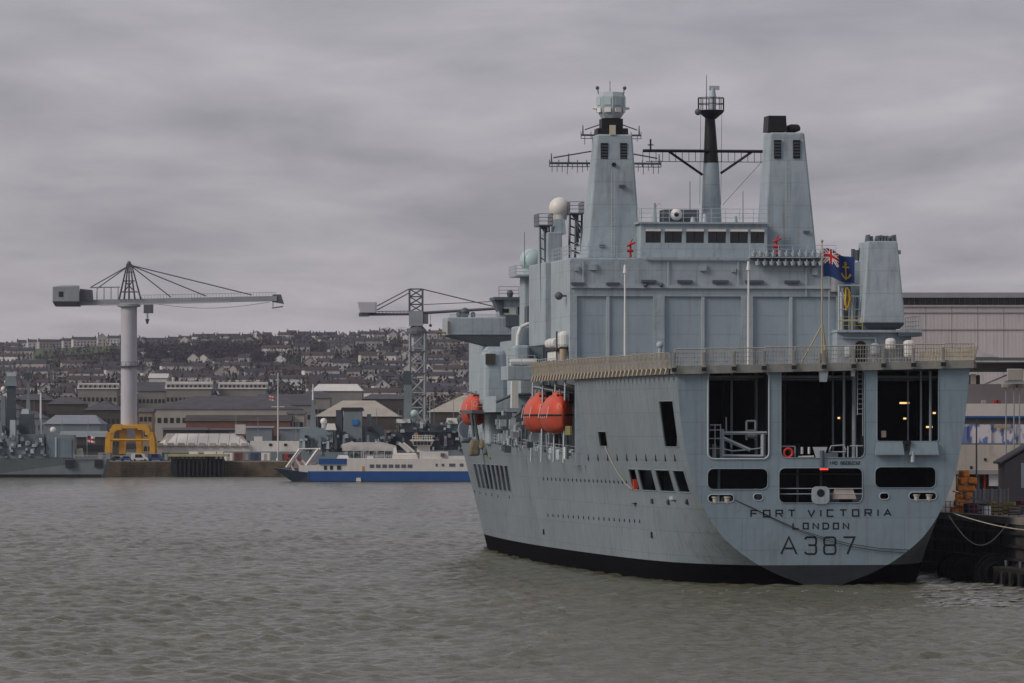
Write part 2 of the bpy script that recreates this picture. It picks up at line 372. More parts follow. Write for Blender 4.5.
def trect(pl, pr, pt, pb, r=.5):
    x0, z1 = L(pl, pt, 0); x1, z0 = L(pr, pb, 0); return rrect(x0, x1, z0, z1, min(r, (z1-z0)*.48, (x1-x0)*.48)), (x0, x1, z0, z1)
TO = {}
for k, a in dict(ul=(708, 769, 371, 459), um=(781, 864.5, 369, 458), ur=(877, 938.5, 367, 441.5), ll=(707.5, 768, 468.7, 489.5), lm=(779, 862.5, 468, 503), lr=(875, 936, 467, 488),
                 fl=(708, 734, 494.5, 502.3), fr=(909, 936.5, 492.3, 500), hl=(753.5, 763, 493.7, 500.5), hr=(879.5, 889, 493, 499.5)).items():
    TO[k] = trect(*a, r=.25 if k == 'ur' else .55)
zz = [ZB+(ZD-ZB)*(i/44)**1.3 for i in range(45)]
outl = [(T(z), z) for z in zz]+[(-T(z), z) for z in reversed(zz)]
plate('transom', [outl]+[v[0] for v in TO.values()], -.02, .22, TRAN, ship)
zz = [-3, -2, -1.2, -.8, -.5, -.25, 0, .3, .6, .9, 1.2, 1.5, ZB]
plate('boot_top', [[(T(z), z) for z in zz]+[(-T(z), z) for z in reversed(zz)]], -.02, .22, mat('transom_boot_paint', (.022, .029, .036), .6, .25, .5, .3, None, .2, 1., streakcol=(.03, .03, .025)), ship)
# raised lips round the openings
def lip(loop, y, r, m, name):
    b = MB(); p = [Vector((x, y, z)) for x, z in loop]
    for a, c in zip(p, p[1:]+p[:1]): b.cyl(a, c, r, r, 6)
    return b.build(name, m, ship)
for k, (lp, bb) in TO.items(): lip(lp, -.03, .09 if k == 'ul' else .05, LGREY if k in ('ul', 'fl', 'fr', 'hl', 'hr') else TRAN, 'opening_lip')
for q in OPEN:
    b = MB(); pts = []
    y0, y1, z0, z1 = q
    for y, z in ((y0, z0), (y1, z0), (y1, z1), (y0, z1)): pts.append((-hb(y, z)-.01, y, z))
    for a, c in zip(pts, pts[1:]+pts[:1]): b.cyl(a, c, .06, .06, 5)
    b.build('opening_lip', HULL, ship)
# inside: mooring deck, bay floor, bulkheads, all in paint darkened to stand in for shade
zf2 = TO['ul'][1][2]-.25; zf1 = TO['lm'][1][2]-.35
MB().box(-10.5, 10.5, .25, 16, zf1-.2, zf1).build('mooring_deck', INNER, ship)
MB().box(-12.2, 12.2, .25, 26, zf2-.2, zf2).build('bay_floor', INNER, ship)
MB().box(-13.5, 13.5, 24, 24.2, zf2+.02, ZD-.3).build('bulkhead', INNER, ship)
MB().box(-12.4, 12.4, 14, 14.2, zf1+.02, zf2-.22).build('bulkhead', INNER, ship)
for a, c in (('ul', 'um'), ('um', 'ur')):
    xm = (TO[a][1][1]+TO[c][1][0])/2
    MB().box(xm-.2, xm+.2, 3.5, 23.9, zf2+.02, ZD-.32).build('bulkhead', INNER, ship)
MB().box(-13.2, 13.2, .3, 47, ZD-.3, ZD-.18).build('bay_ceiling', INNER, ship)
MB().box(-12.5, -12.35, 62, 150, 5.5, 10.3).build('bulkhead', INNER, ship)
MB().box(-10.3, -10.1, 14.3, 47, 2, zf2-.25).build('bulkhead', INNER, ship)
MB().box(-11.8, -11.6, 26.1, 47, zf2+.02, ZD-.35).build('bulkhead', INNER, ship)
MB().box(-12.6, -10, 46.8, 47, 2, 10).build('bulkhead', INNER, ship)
# flight deck
ys = [0, 2, 5, 10, 16, 22, 30, 38, YC, 56, 64, 73]
edge = [(hb(y, ZD)+.12, y) for y in ys]; edge[0] = (edge[0][0], -.16)
poly = [(x, y) for x, y in edge]+[(-x, y) for x, y in reversed(edge)]
def dk(x): return .022*x
b = MB(); n = len(poly)
b.add([(x, y, ZD-.02+dk(x)-.14) for x, y in poly]+[(x, y, ZD+.28+dk(x)) for x, y in poly], [tuple(range(n-1, -1, -1)), tuple(range(n, 2*n))]+[(i, (i+1) % n, n+(i+1) % n, n+i) for i in range(n)])
b.build('flight_deck', DECK, ship)
ZF = ZD+.28
xe = hb(0, ZD)+.25
b = MB().hexa([(-xe, -.5, ZD-.35+dk(-xe)), (xe, -.5, ZD-.35+dk(xe)), (xe, -.17, ZD-.35+dk(xe)), (-xe, -.17, ZD-.35+dk(-xe)),
               (-xe, -.5, ZF+.1+dk(-xe)), (xe, -.5, ZF+.1+dk(xe)), (xe, -.17, ZF+.1+dk(xe)), (-xe, -.17, ZF+.1+dk(-xe))])
b.build('deck_edge_gutter', DECKE, ship)
for side in (-1, 1):
    b = MB()
    for (xa, ya), (xb, yb) in zip(edge, edge[1:]):
        if side > 0 and ya > 50: break
        P = [(side*xa, ya), (side*(xa+.25), ya), (side*(xb+.25), yb), (side*xb, yb)]
        b.hexa([(x, y, ZD-.3+dk(x)) for x, y in P]+[(x, y, ZF+.08+dk(x)) for x, y in P])
    fixn(b.build('deck_edge_gutter', DECKE, ship))
# safety nets: stern ones folded up like a rail, port and starboard ones close-set frames
def net_mesh(wd, h, nb, r, nh, lean):
    b = MB()
    def P(u, v): return (u, -lean*v/h, v)
    for u in (0, wd): b.bar(P(u, 0), P(u, h), r*1.5)
    for k in range(nh+1): b.bar(P(0, h*k/nh), P(wd, h*k/nh), r*(1.4 if k in (0, nh) else .7))
    for k in range(1, nb): b.bar(P(wd*k/nb, 0), P(wd*k/nb, h), r*.75)
    return b
stern_net = net_mesh(2.75, 1.55, 11, .036, 4, .15).mesh('safety_net', NET)
br = MB().box(-.14, .14, -.28, .1, -.55, .1).box(-.09, .09, -.2, .02, .1, 1.3); brm = br.mesh('net_bracket', DECKE)
bk = MB().box(-.2, .2, -.3, .08, -.38, -.02).mesh('net_hinge', BLACK)
nn = 10
for i in range(nn):
    x = -xe+.12+i*(2*xe-.1)/nn
    if i > 0 or True:
        link_copy(stern_net, 'safety_net', ship, (x, -.42, ZF+.1+dk(x)))
    bo = link_copy(brm, 'net_bracket', ship, (x-.12, -.5, ZF+.02+dk(x))); link_copy(bk, 'net_hinge', bo, (0, -.02, -.05))
side_net = net_mesh(1.82, 1.45, 6, .03, 2, .2).mesh('safety_net', NET)
side_hook = MB().hexa([(-.2, -.35, -.42), (.15, -.3, -.42), (.2, 0, -.42), (-.2, 0, -.42), (-.45, -.2, .15), (.45, -.2, .15), (.45, 0, .15), (-.45, 0, .15)]).mesh('net_bracket', NET)
for side in (-1, 1):
    y = -.2
    while y < (70.5 if side < 0 else 36):
        x0 = hb(y, ZD)+.42; x1 = hb(y+1.75, ZD)+.42; a = math.atan2(1.75, x1-x0)
        tilt = random.uniform(-.02, .02)
        if side < 0:
            o = link_copy(side_net, 'safety_net', ship, (-x1, y+1.75, ZF-.1+dk(-x1)), -(math.pi-a)+tilt)
            o.scale = (1, 1, random.uniform(.95, 1.05)); o.rotation_euler = (random.uniform(-.05, .05), 0, -math.pi/2+math.atan2(x1-x0, 1.75)+tilt)
            link_copy(side_hook, 'net_bracket', ship, (-x1, y+.9, ZF-.2+dk(-x1)), -math.pi/2)
        else:
            o = link_copy(side_net, 'safety_net', ship, (x0, y, ZF-.1+dk(x0)), math.pi/2-math.atan2(x1-x0, 1.75)+tilt)
            link_copy(side_hook, 'net_bracket', ship, (x0, y+.9, ZF-.2+dk(x0)), math.pi/2)
        y += 1.85
# ---- lettering on the transom: stroke letters
GL = {'F': [[(1, 1), (0, 1), (0, 0)], [(0, .52), (.85, .52)]], 'O': [[(0, 0), (0, 1), (1, 1), (1, 0), (0, 0), (0, .5)]], 'R': [[(0, 0), (0, 1), (1, 1), (1, .48), (0.1, .48)], [(.5, .48), (1, 0)]],
      'T': [[(0, 1), (1, 1)], [(.5, .93), (.5, 0)]], 'V': [[(0, 1), (.5, 0), (1, 1)]], 'I': [[(.5, 0), (.5, 1)]], 'C': [[(1, 1), (0, 1), (0, 0), (1, 0)]], 'A': [[(0, 0), (.5, 1), (1, 0)], [(.24, .34), (.76, .34)]],
      'L': [[(0, 1), (0, 0), (1, 0)]], 'N': [[(0, 0), (0, 1), (1, 0), (1, 1)]], 'D': [[(0, .5), (0, 1), (.75, 1), (1, .75), (1, .25), (.75, 0), (0, 0), (0, .5)]],
      '3': [[(0, .86), (.08, .97), (.2, 1), (.82, 1), (.95, .96), (1, .86), (1, .64), (.92, .53), (1, .42), (1, .14), (.95, .04), (.82, 0), (.2, 0), (.08, .03), (0, .14)], [(.3, .53), (.88, .53)]], '8': [[(.08, .53), (0, .64), (0, .86), (.06, .96), (.2, 1), (.8, 1), (.94, .96), (1, .86), (1, .64), (.92, .53), (1, .42), (1, .14), (.94, .04), (.8, 0), (.2, 0), (.06, .04), (0, .14), (0, .42), (.08, .53)], [(.12, .53), (.88, .53)]], '7': [[(0, 1), (1, 1), (.35, 0)]],
      'M': [[(0, 0), (0, 1), (.5, .4), (1, 1), (1, 0)]], '6': [[(1, 1), (0, 1), (0, 0), (1, 0), (1, .5), (.05, .5)]], '0': [[(0, .5), (0, 1), (1, 1), (1, 0), (0, 0), (0, .5)]], '2': [[(0, 1), (1, 1), (1, .5), (0, .5), (0, 0), (1, 0)]]}
def letter(ch, pl, pr, pt, pb, th, y=-.022, m=LETTER):
    x0, z1 = L(pl, pt, 0); x1, z0 = L(pr, pb, 0); b = MB()
    for k, pl_ in enumerate(GL[ch]):
        P = [Vector((x0+u*(x1-x0), 0, z0+v*(z1-z0))) for u, v in pl_]
        dirs = [(q-p).normalized() for p, q in zip(P, P[1:])]; lft, rgt = [], []
        for i, p in enumerate(P):
            d0 = dirs[max(0, i-1)]; d1 = dirs[min(i, len(dirs)-1)]; n0 = Vector((-d0.z, 0, d0.x)); n1 = Vector((-d1.z, 0, d1.x)); nm = (n0+n1).normalized(); s = min(1.8, 1/max(.3, nm.dot(n1)))
            lft.append(p+nm*th*.5*s); rgt.append(p-nm*th*.5*s)
        yy = y-.003*k
        for i in range(len(P)-1):
            q = [rgt[i], rgt[i+1], lft[i+1], lft[i]]
            b.add([(v.x, yy-.015, v.z) for v in q]+[(v.x, yy+.03, v.z) for v in q], [(0, 1, 2, 3), (0, 4, 5, 1), (1, 5, 6, 2), (2, 6, 7, 3), (3, 7, 4, 0)])
    b.build('letter', m, ship)
for k, (ch, a, c) in enumerate(zip('FORTVICTORIA', (751, 763.5, 776, 788.4, 808.1, 819.7, 827.2, 840, 852.5, 865, 876.9, 884.1), (757, 769.7, 782.2, 794.8, 814.4, 821.7, 833.4, 846.2, 858.6, 871.1, 878.9, 890.8))): letter(ch, a, c, 510.4-.075*k, 516.8-.1*k, .125)
for ch, a, c in zip('LONDON', (793, 803.2, 813, 823, 833.4, 843.3), (798.2, 808, 818.2, 828.4, 838.2, 848.4)): letter(ch, a, c, 523.2, 528.8, .125)
for ch, a, c in zip('A387', (781, 805, 824, 843.4), (796.5, 816, 835.4, 854.4)): letter(ch, a, c, 537.2, 554, .165)
for i, ch in enumerate('IMO 8606032'):
    if ch != ' ': letter(ch, 829.3+i*2.85, 831.2+i*2.85, 461.6, 464.4, .055)
# ---- things set in the transom openings
def part(b, name, m, p=None): return b.build(name, m, p or ship)
u = TO['ur'][1]
for pa, pb in ((875.5, 902.5), (909.5, 937)):
    xa, za = L(pa, 442, 0); xb, zb_ = L(pb, 455, 0)
    b = MB().hexa([(xa-.1, -.5, zb_), (xb+.1, -.5, zb_), (xb+.1, -.14, zb_+.05), (xa-.1, -.14, zb_+.05), (xa+.05, -.3, za), (xb-.05, -.3, za), (xb-.05, -.14, za), (xa+.05, -.14, za)]); part(b, 'sill_plate', TRAN)
x, z = L(912, 455, 0); part(MB().cyl((x, -.35, z+.3), (x, -.35, z-.65), .16, .2, 8), 'floodlight', LGREY)
x, z = L(906, 442, 0); part(MB().box(x-.35, x+.35, -.6, -.14, z-.2, z+.15).box(x-.12, x+.12, -.5, -.14, z-.8, z-.2), 'roller', BLACK)
# warping frame in the left bay
yb = 1.6
def lb(p0, p1, y0=yb, y1=None, r=.09):
    a = L(*p0, y0); c = L(*p1, y0 if y1 is None else y1); return (a[0], y0, a[1]), (c[0], y0 if y1 is None else y1, c[1]), r
b = MB()
for p, q, r in (((724, 433), (767, 433), .16), ((722, 429), (722, 458), .2), ((723, 438), (750, 450), .17), ((724, 449), (733, 451), .06), ((733, 451), (745, 450), .06), ((745, 450), (762, 448), .06), ((763, 434), (763, 456), .22), ((722, 456), (766, 456.5), .16)):
    b.bar(*lb(p, q, r=r))
part(b, 'roller_frame', LGREY)
b = MB()
for p, q in (((710, 425), (721, 425)), ((715, 424), (715, 458)), ((720.5, 424), (720.5, 438)), ((709, 438.5), (722, 438.5)), ((709, 448.5), (722, 448.5)), ((726, 417), (726.5, 433)), ((709, 430), (720, 430))): b.bar(*lb(p, q, 1.1, r=.05))
part(b, 'ladder', LGREY)
b = MB()
for s in (746.5, 755.5): b.bar(*lb((s, 421), (s, 440), 2.0, r=.1))
b.bar(*lb((746.5, 421), (755.5, 421), 2.0, r=.09)); part(b, 'winch_frame', LGREY)
x, z = L(749, 434, 1.9); part(MB().cyl((x-.25, 1.9, z), (x+.25, 1.9, z), .42, .42, 12), 'drum', STEEL)
x, z = L(754, 434, 1.9); part(MB().cyl((x-.2, 1.9, z), (x+.15, 1.9, z), .42, .42, 12), 'drum', STEEL)
# centre bay
x, z = L(788, 453, .2); b = MB()
for i in range(16):
    t0, t1 = 2*math.pi*i/16, 2*math.pi*(i+1)/16; b.cyl((x+.4*math.cos(t0), .1, z+.4*math.sin(t0)), (x+.4*math.cos(t1), .1, z+.4*math.sin(t1)), .13, .13, 6)
ring = b.build('lifebuoy', mat('lifebuoy_red', (.6, .05, .03), .5, .1, 2.)); ring.location = (0, 0, 0); ring.parent = None
ring.matrix_world = ship.matrix_basis.copy(); tag(ring, 'round red lifebuoy hung in the low left corner of the big central transom bay', 'lifebuoy')
b = MB(); (x0, z0), (x1, z1) = L(813, 447, .3), L(827, 459, .3)
b.hexa([(x0+.35, .1, z1), (x1-.35, .1, z1), (x1-.35, .5, z1), (x0+.35, .5, z1), (x0, .1, z0), (x1, .1, z0), (x1, .5, z0), (x0, .5, z0)]); part(b, 'fairlead_bracket', LGREY)
x, z = L(822, 456, .05); part(MB().cyl((x, -.05, z+.5), (x, -.05, z-.9), .2, .2, 8), 'stern_light', DGREY)
b = MB()
for p, q in (((782, 446.5), (795, 446.5)), ((795, 446), (795, 457)), ((831, 446), (844, 445)), ((844, 445), (846, 450)), ((831, 446), (829, 452)), ((829, 452), (846, 452)), ((850, 446), (863, 446)), ((857, 445), (857, 457)), ((848, 446), (848, 457))): b.bar(*lb(p, q, .6, r=.055))
part(b, 'railing', LGREY)
b = MB()
for s in (802, 809): b.bar(*lb((s, 447), (s, 454), .8, r=.12))
b.bar(*lb((798, 457), (814, 456.5), .8, r=.09)); part(b, 'bollard', WHITE)
for s0, yy, r in ((844, 3., .13), (854, 2.2, .2), (833, 7., .1), (921, 3., .1), (930.5, 2., .14), (908, 5, .08), (757, 6, .08)):
    x = Lx(s0, yy); part(MB().cyl((x, yy, zf2), (x, yy, ZD-.3), r, r, 8), 'stanchion', GREY)
b = MB()
for s in (857.5, 863): b.bar(*lb((s, 369), (s, 415 if s < 860 else 436), 1., r=.045))
for k in range(9): b.bar(*lb((857.5, 374+k*5), (863, 374+k*5), 1., r=.035))
part(b, 'ladder', LGREY)
x, z = L(823, 372, .0); part(MB().hexa([(x-.3, -.25, z-.9), (x+.3, -.25, z-.9), (x+.3, .1, z-.9), (x-.3, .1, z-.9), (x-.45, -.4, z+.2), (x+.45, -.4, z+.2), (x+.45, .1, z+.2), (x-.45, .1, z+.2)]), 'floodlight', LGREY)
x, z = L(852.5, 372, .0); part(MB().hexa([(x-.15, -.25, z-.4), (x+.15, -.25, z-.4), (x+.15, .1, z-.4), (x-.15, .1, z-.4), (x-.2, -.4, z+.3), (x+.2, -.4, z+.3), (x+.2, .1, z+.3), (x-.2, .1, z+.3)]), 'floodlight', LGREY)
# lower centre opening: chock, sign board, bars
x, z = L(820.5, 493, 0); b = MB()
b.prism(rrect(x-.8, x+.8, z-1.0, z+.6, .45), -.12, .12); part(b, 'panama_chock', GREY)
part(MB().cyl((x, -.14, z), (x, .2, z), .36, .36, 14), 'chock_hole', BLACK)
b = MB(); xa, za = L(834, 489, .4); xb, zb_ = L(855, 499, .4)
b.hexa([(xa-.15, .2, zb_), (xb+.1, .2, zb_), (xb+.1, .7, zb_), (xa-.15, .7, zb_), (xa+.1, .3, za), (xb-.2, .3, za), (xb-.2, .7, za), (xa+.1, .7, za)]); part(b, 'winch_cover', mat('cream_canvas', (.42, .36, .32), .8, .12, 1.5))
b = MB()
for py in (488.5, 494): b.bar(*lb((780, py), (862, py), .25, r=.04))
part(b, 'guard_bar', LGREY)
part(MB().bar(*lb((780, 474), (862, 474.3), 3, r=.06)), 'guard_bar', DGREY)
x, z = L(824, 469.4, .2); part(MB().box(x-.38, x+.38, .15, .3, z-.05, z+.08), 'red_light', LAMPR)
for k in ('fl', 'fr'):
    x0, x1, z0, z1 = TO[k][1]
    for f in (.28, .74):
        x = x0+(x1-x0)*f; part(MB().cyl((x, .12, z0-.1), (x, .12, z0+.42), .2, .26, 10).cyl((x, .12, z0+.42), (x, .12, z0+.52), .34, .34, 10), 'bollard', mat('cream_paint', (.45, .43, .36), .6))
for px, py, y in ((758.5, 419, 9), (767, 419, 6), (841, 418, 14), (850.5, 418, 12), (903, 403, 9), (908, 403, 9.5), (929.5, 427, 5), (934.5, 413, 3), (905, 418.5, 16)):
    x, z = L(px, py, y); wd = .28 if px in (903, 929.5, 850.5, 841) else .12
    part(MB().box(x-wd, x+wd, y, y+.2, z-.08, z+.08), 'bay_lamp', LAMP)
x, z = L(884, 434, 3); part(MB().box(x-.2, x+.2, 3, 3.3, z-.3, z+.3), 'alarm_box', mat('pinkish_white', (.6, .45, .42), .6))
yq = (OPEN[0][0]+OPEN[0][1])/2
q0 = OPEN[0]; xo_ = -hb(q0[0]+1.2, q0[3]-.7); part(MB().box(xo_+.35, xo_+.5, q0[0]+.5, q0[0]+1.6, q0[3]-.85, q0[3]-.6), 'bay_lamp', LAMP)
for k in range(7): part(MB().cyl((xo_+.6+.1*k, q0[0]+.4+.5*k, q0[2]), (xo_+.6+.1*k, q0[0]+.5+.5*k, q0[2]+.8+.6*(k % 3)), .16, .12, 7), 'rope_reel', LGREY if k % 2 else DGREY)
random.seed(9)
for k in range(34):
    up = k < 24; x = random.uniform(-12, 12) if up else random.uniform(-10, 10); y = random.uniform(4, 22) if up else random.uniform(3, 12.5); z = zf2 if up else zf1; w_ = random.uniform(.3, .9); h_ = random.uniform(.6, 2.4 if up else 1.5)
    if k % 3 == 0: part(MB().cyl((x-w_, y, z+.8), (x+w_, y, z+.8), .65, .65, 12).box(x-w_-.15, x-w_, y-.8, y+.8, z, z+1.6).box(x+w_, x+w_+.15, y-.8, y+.8, z, z+1.6), 'winch', random.choice([DGREY, GREY]))
    elif k % 3 == 1: part(MB().box(x-w_, x+w_, y-.4, y+.4, z, z+h_), 'machinery_cabinet', random.choice([DGREY, GREY, INNER]))
    else: part(MB().cyl((x, y, z), (x, y, ZD-.35 if up else zf2-.25), .12, .12, 8), 'pipe', random.choice([DGREY, GREY]))
for k in range(7): part(MB().cyl((-12, 5+2.6*k, ZD-.8-.2*(k % 2)), (12, 5+2.6*k, ZD-.8-.2*(k % 2)), .12, .12, 6), 'ceiling_pipe', GREY)
# ---- portholes on the port side
ph = MB().cyl((.05, 0, 0), (-.05, 0, 0), .17, .17, 10).mesh('porthole', BLACK)
phr = MB().box(-.06, .05, -.14, .14, -.32, .32).mesh('porthole', BLACK)
def row(pts, me):
    for px, py in pts:
        y, z = Hside(px, py); link_copy(me, 'porthole', ship, (-hb(y, z), y, z))
row([(588.5+i*9.6, 457.3+.05*i) for i in range(10)], phr)
row([(543.5+i*4.15, 478.6+.17*i) for i in range(21)], ph)
row([(548+i*5.1, 515+.34*i) for i in range(19)], ph)
row([(474.5, 491), (480, 492.5), (486, 494), (492, 494.5), (498, 496), (509.5, 497)], ph)
for px, py in ((652, 501), (668, 502), (686.5, 501.5)):
    y, z = Hside(px, py); part(MB().box(-hb(y, z)-.06, -hb(y, z)+.2, y-.55, y+.55, z-.22, z+.22), 'fairlead', BLACK)
y, z = Hside(673, 498); part(MB().box(-hb(y, z)-.2, -hb(y, z)+.2, y-1, y+1, z-.15, z+.15), 'overhead_ledge', LGREY)
for px, py in ((544, 532), (652, 535)):
    y, z = Hside(px, py); part(MB().box(-hb(y, z)-.12, -hb(y, z)+.1, y-.25, y+.25, z-.25, z+.3), 'discharge_pipe', BLACK)
y, z = Hside(632, 484); yb2, zb2 = Hside(641, 503); o = MB().box(-hb(y, z)+.1, -hb(y, z)+.5, y-.35, y+.35, z-.55, z+.45).build('life_ring_box', ORANGE); o.parent = ship
part(MB().hexa([(-hb(y, zb2)-.06, y-1., zb2), (-hb(y, zb2)-.06, y, zb2), (-hb(y, zb2)+.2, y, zb2), (-hb(y, zb2)+.2, y-1., zb2), (-hb(y, z)-.06, y-.6, z-1.9), (-hb(y, z)-.06, y+.5, z-1.9), (-hb(y, z)+.2, y+.5, z-1.9), (-hb(y, z)+.2, y-.6, z-1.9)]), 'scupper_chute', BLACK)
# a pale hose hanging down the side
pp = []
for px, py in ((606, 447), (613, 462), (619, 473), (626, 483), (633, 489)):
    y, z = Hside(px, py); pp.append((-hb(y, z)-.1, y, z))
part(MB().path(pp, .06), 'hose', ROPE)
# ---- hangar block
YH = 57.0
x0h = Lx(570, YH); x1h = Lx(840, YH); zh = Lz(258, YH)
b = MB().box(x0h, x1h, YH+.45, 71.5, ZF+.03, zh); bevel(part(b, 'hangar', GREY), .15)
zl = Lz(296.5, YH); zl2 = Lz(287, YH)
part(MB().box(x0h-.003, x1h+.003, YH+.02, YH+.44, zl, zh-.25), 'hangar_lintel', GREY)
part(MB().box(x0h+.1, Lx(836, YH), YH-.22, YH+.02, zl2-.15, zl2+.15), 'lintel_ledge', LGREY)
cols_ = [(570, 577), (653, 664.5), (741, 753), (836, 840)]
for a, c in cols_: part(MB().box(Lx(a, YH), Lx(c, YH), YH-.05, YH+.44, ZF+.05, zl-.003), 'door_pillar', GREY)
for a, m_, c in ((577, 608, 653), (664.5, 703, 741), (753, 791, 836)):
    for p, q in ((a, m_), (m_, c)):
        xa, xb = Lx(p, YH)+.02, Lx(q, YH)-.02
        d = part(MB().box(xa, xb, YH+.25, YH+.44, ZF+.05, zl-.003), 'hangar_door', DOORG)
        nz = 4
        for k in range(1, nz):
            zk = ZF+(zl-ZF)*k/nz; part(MB().box(xa+.05, xb-.05, YH+.235, YH+.25, zk-.03, zk+.03), 'door_rib', DOORG, d)
    part(MB().box(Lx(m_, YH)-.16, Lx(m_, YH)+.16, YH+.05, YH+.25, ZF, zl2), 'door_guide', LGREY)
for a, c in ((641, 656), (677, 692), (712, 728), (745, 763), (784, 799), (571, 584), (606, 619)):
    z = Lz(281.4 if a > 630 else 284, YH); part(MB().box(Lx(a, YH), Lx(c, YH), YH-.45, YH+.02, z-.14, z+.12), 'strip_light', DGREY)
for a in (661, 645): 
    x, z = L(a, 285, YH); part(MB().ball((x, YH-.2, z), .25, 8, 6), 'floodlight', DGREY)
part(MB().box(Lx(645, YH), Lx(749, YH), YH-.3, YH+.02, Lz(258.5, YH)-.12, Lz(258.5, YH)+.1), 'gutter', GREY)
def rail(pts, h, sp, r, name='railing', m=LGREY, nr=3, p=None):
    b = MB()
    for a, c in zip(pts, pts[1:]):
        a = Vector(a); c = Vector(c); n = max(1, int((c-a).length/sp))
        for k in range(n+1):
            q = a.lerp(c, k/n); b.bar(q, q+Vector((0, 0, h)), r)
        for j in range(1, nr+1): b.bar(a+Vector((0, 0, h*j/nr)), c+Vector((0, 0, h*j/nr)), r*.85)
    return part(b, name, m, p)
rail([(x0h+.2, 71, zh), (x0h+.2, YH+.6, zh), (Lx(641, YH), YH+.6, zh)], 1.15, 1.8, .03)
# ---- aft control room (bridge) on the hangar roof
YB = 59.5
xa, xb = Lx(641, YB), Lx(767, YB); zr = Lz(224, YB); zw0, zw1 = Lz(243, YB), Lz(231.5, YB)
b = MB().box(xa, xb, YB+.3, 70, zh+.02, zr); br_ = bevel(part(b, 'control_room', GREY), .12)
part(MB().box(xa-.02, xb+.02, YB-.02, YB+.3, zh+.02, zw0), 'control_room_wall', GREY)
part(MB().box(xa-.03, xb+.03, YB-.05, YB+.3, zw1+.25, zr), 'control_room_fascia', GREY)
part(MB().box(xa-.3, xb+.3, YB-.35, 70.2, zr, zr+.18), 'control_room_roof', GREY)
wins = [(645.5, 661), (664.5, 682), (686, 704), (708, 726), (730, 748), (750.5, 764.5)]
prev = 641
for a, c in wins:
    part(MB().box(Lx(prev, YB), Lx(a, YB), YB-.02, YB+.3, zw0, zw1+.25), 'window_post', GREY); prev = c
    wn = part(MB().box(Lx(a, YB), Lx(c, YB), YB+.15, YB+.29, zw0, zw1), 'window', GLASS)
    part(MB().box(Lx(a, YB)+.03, Lx(c, YB)-.03, YB-.2, YB+.1, zw1, zw1+.23), 'sun_visor', WHITE, wn)
    part(MB().box(Lx((a+c)/2, YB)-.03, Lx((a+c)/2, YB)+.03, YB+.1, YB+.15, zw0, zw1), 'wiper', BLACK, wn)
part(MB().box(Lx(prev, YB), xb, YB-.02, YB+.3, zw0, zw1+.25), 'window_post', GREY)
rail([(xa, 69.8, zr+.18), (xa, YB-.2, zr+.18), (xb, YB-.2, zr+.18)], 1.35, 1.3, .03)
yy = 62
x0_, z0_ = L(664, 209.5, yy); x1_, _ = L(699, 209.5, yy)
part(MB().box(x0_, x1_, yy, yy+3, zr+.2, z0_), 'equipment_house', DGREY)
b = MB(); x, z = L(676.5, 214.5, yy-.5); b.ball((x, yy-.4, z), .62, 14, 8).cyl((x, yy-.9, z), (x, yy-.4, z), .3, .3, 10)
part(b, 'searchlight', WHITE)
b = MB(); x, z = L(676.5, 214.5, yy-1); b.cyl((x, yy-1.05, z), (x, yy-.95, z), .24, .24, 10); part(b, 'searchlight_lens', BLACK)
for px, py0, py1 in ((693, 217, 223), (654, 203, 223), (705, 214, 223), (735, 216, 223)):
    x, z = L(px, py0, 61); part(MB().cyl((x, 61, zr+.18), (x, 61, z), .3, .2, 8), 'vent_cowl', LGREY)
for px, py0 in ((690, 181), (743, 191)):
    x, z = L(px, py0, 64); part(MB().cyl((x, 64, zr+.18), (x, 64, z), .05, .03, 5), 'whip_aerial', DGREY)
b = MB(); x, z = L(652, 203, 61.5); b.path([(x, 61.5, zr+.2), (x, 61.5, z-1), (x+.6, 61.3, z), (x+.9, 61.3, z-.2)], .06); part(b, 'pole_lamp', WHITE)
# rows of floodlights by the control room
for j, (py, n, a) in enumerate(((253, 11, 751), (262, 10, 755))):
    b0 = MB(); z = Lz(py, YH)
    part(MB().box(Lx(a, YH), Lx(822, YH), YH-.5, YH-.42, z-.05, z+.03), 'lamp_rail', DGREY)
    lm = MB().cyl((0, 0, -.35), (0, 0, .05), .2, .3, 8).cyl((0, 0, .05), (0, 0, .3), .1, .1, 6).mesh('deck_light', LGREY)
    lk = MB().cyl((0, 0, -.42), (0, 0, -.34), .2, .2, 8).mesh('lamp_lens', BLACK)
    for i in range(n):
        x = Lx(a+2+i*(66 if j == 0 else 63)/(n-1), YH); q = link_copy(lm, 'deck_light', ship, (x, YH-.46, z)); link_copy(lk, 'lamp_lens', q)
part(MB().box(Lx(749, YH), Lx(822, YH), YH-.7, YH+2.5, zh+.01, zh+.12), 'lamp_platform', GREY)
rail([(Lx(749, YH), YH-.5, zh+.1), (Lx(835, YH), YH-.5, zh+.1)], 1.2, 1.3, .03)
for px, pt, pb in ((776.5, 236, 252), (630.5, 240, 256)):
    x, zt_ = L(px, pt, YH); zb_ = Lz(pb, YH)
    part(MB().cyl((x, YH, zh), (x, YH, zt_-.3), .12, .1, 8).cyl((x-.35, YH, zt_-.6), (x+.45, YH-.3, zt_-.25), .12, .1, 8).cyl((x-.35, YH, zt_-1.1), (x+.3, YH, zt_-1.1), .14, .14, 8).cyl((x, YH, zt_-.3), (x+.2, YH, zt_+.1), .08, .06, 6), 'fire_monitor', RED)
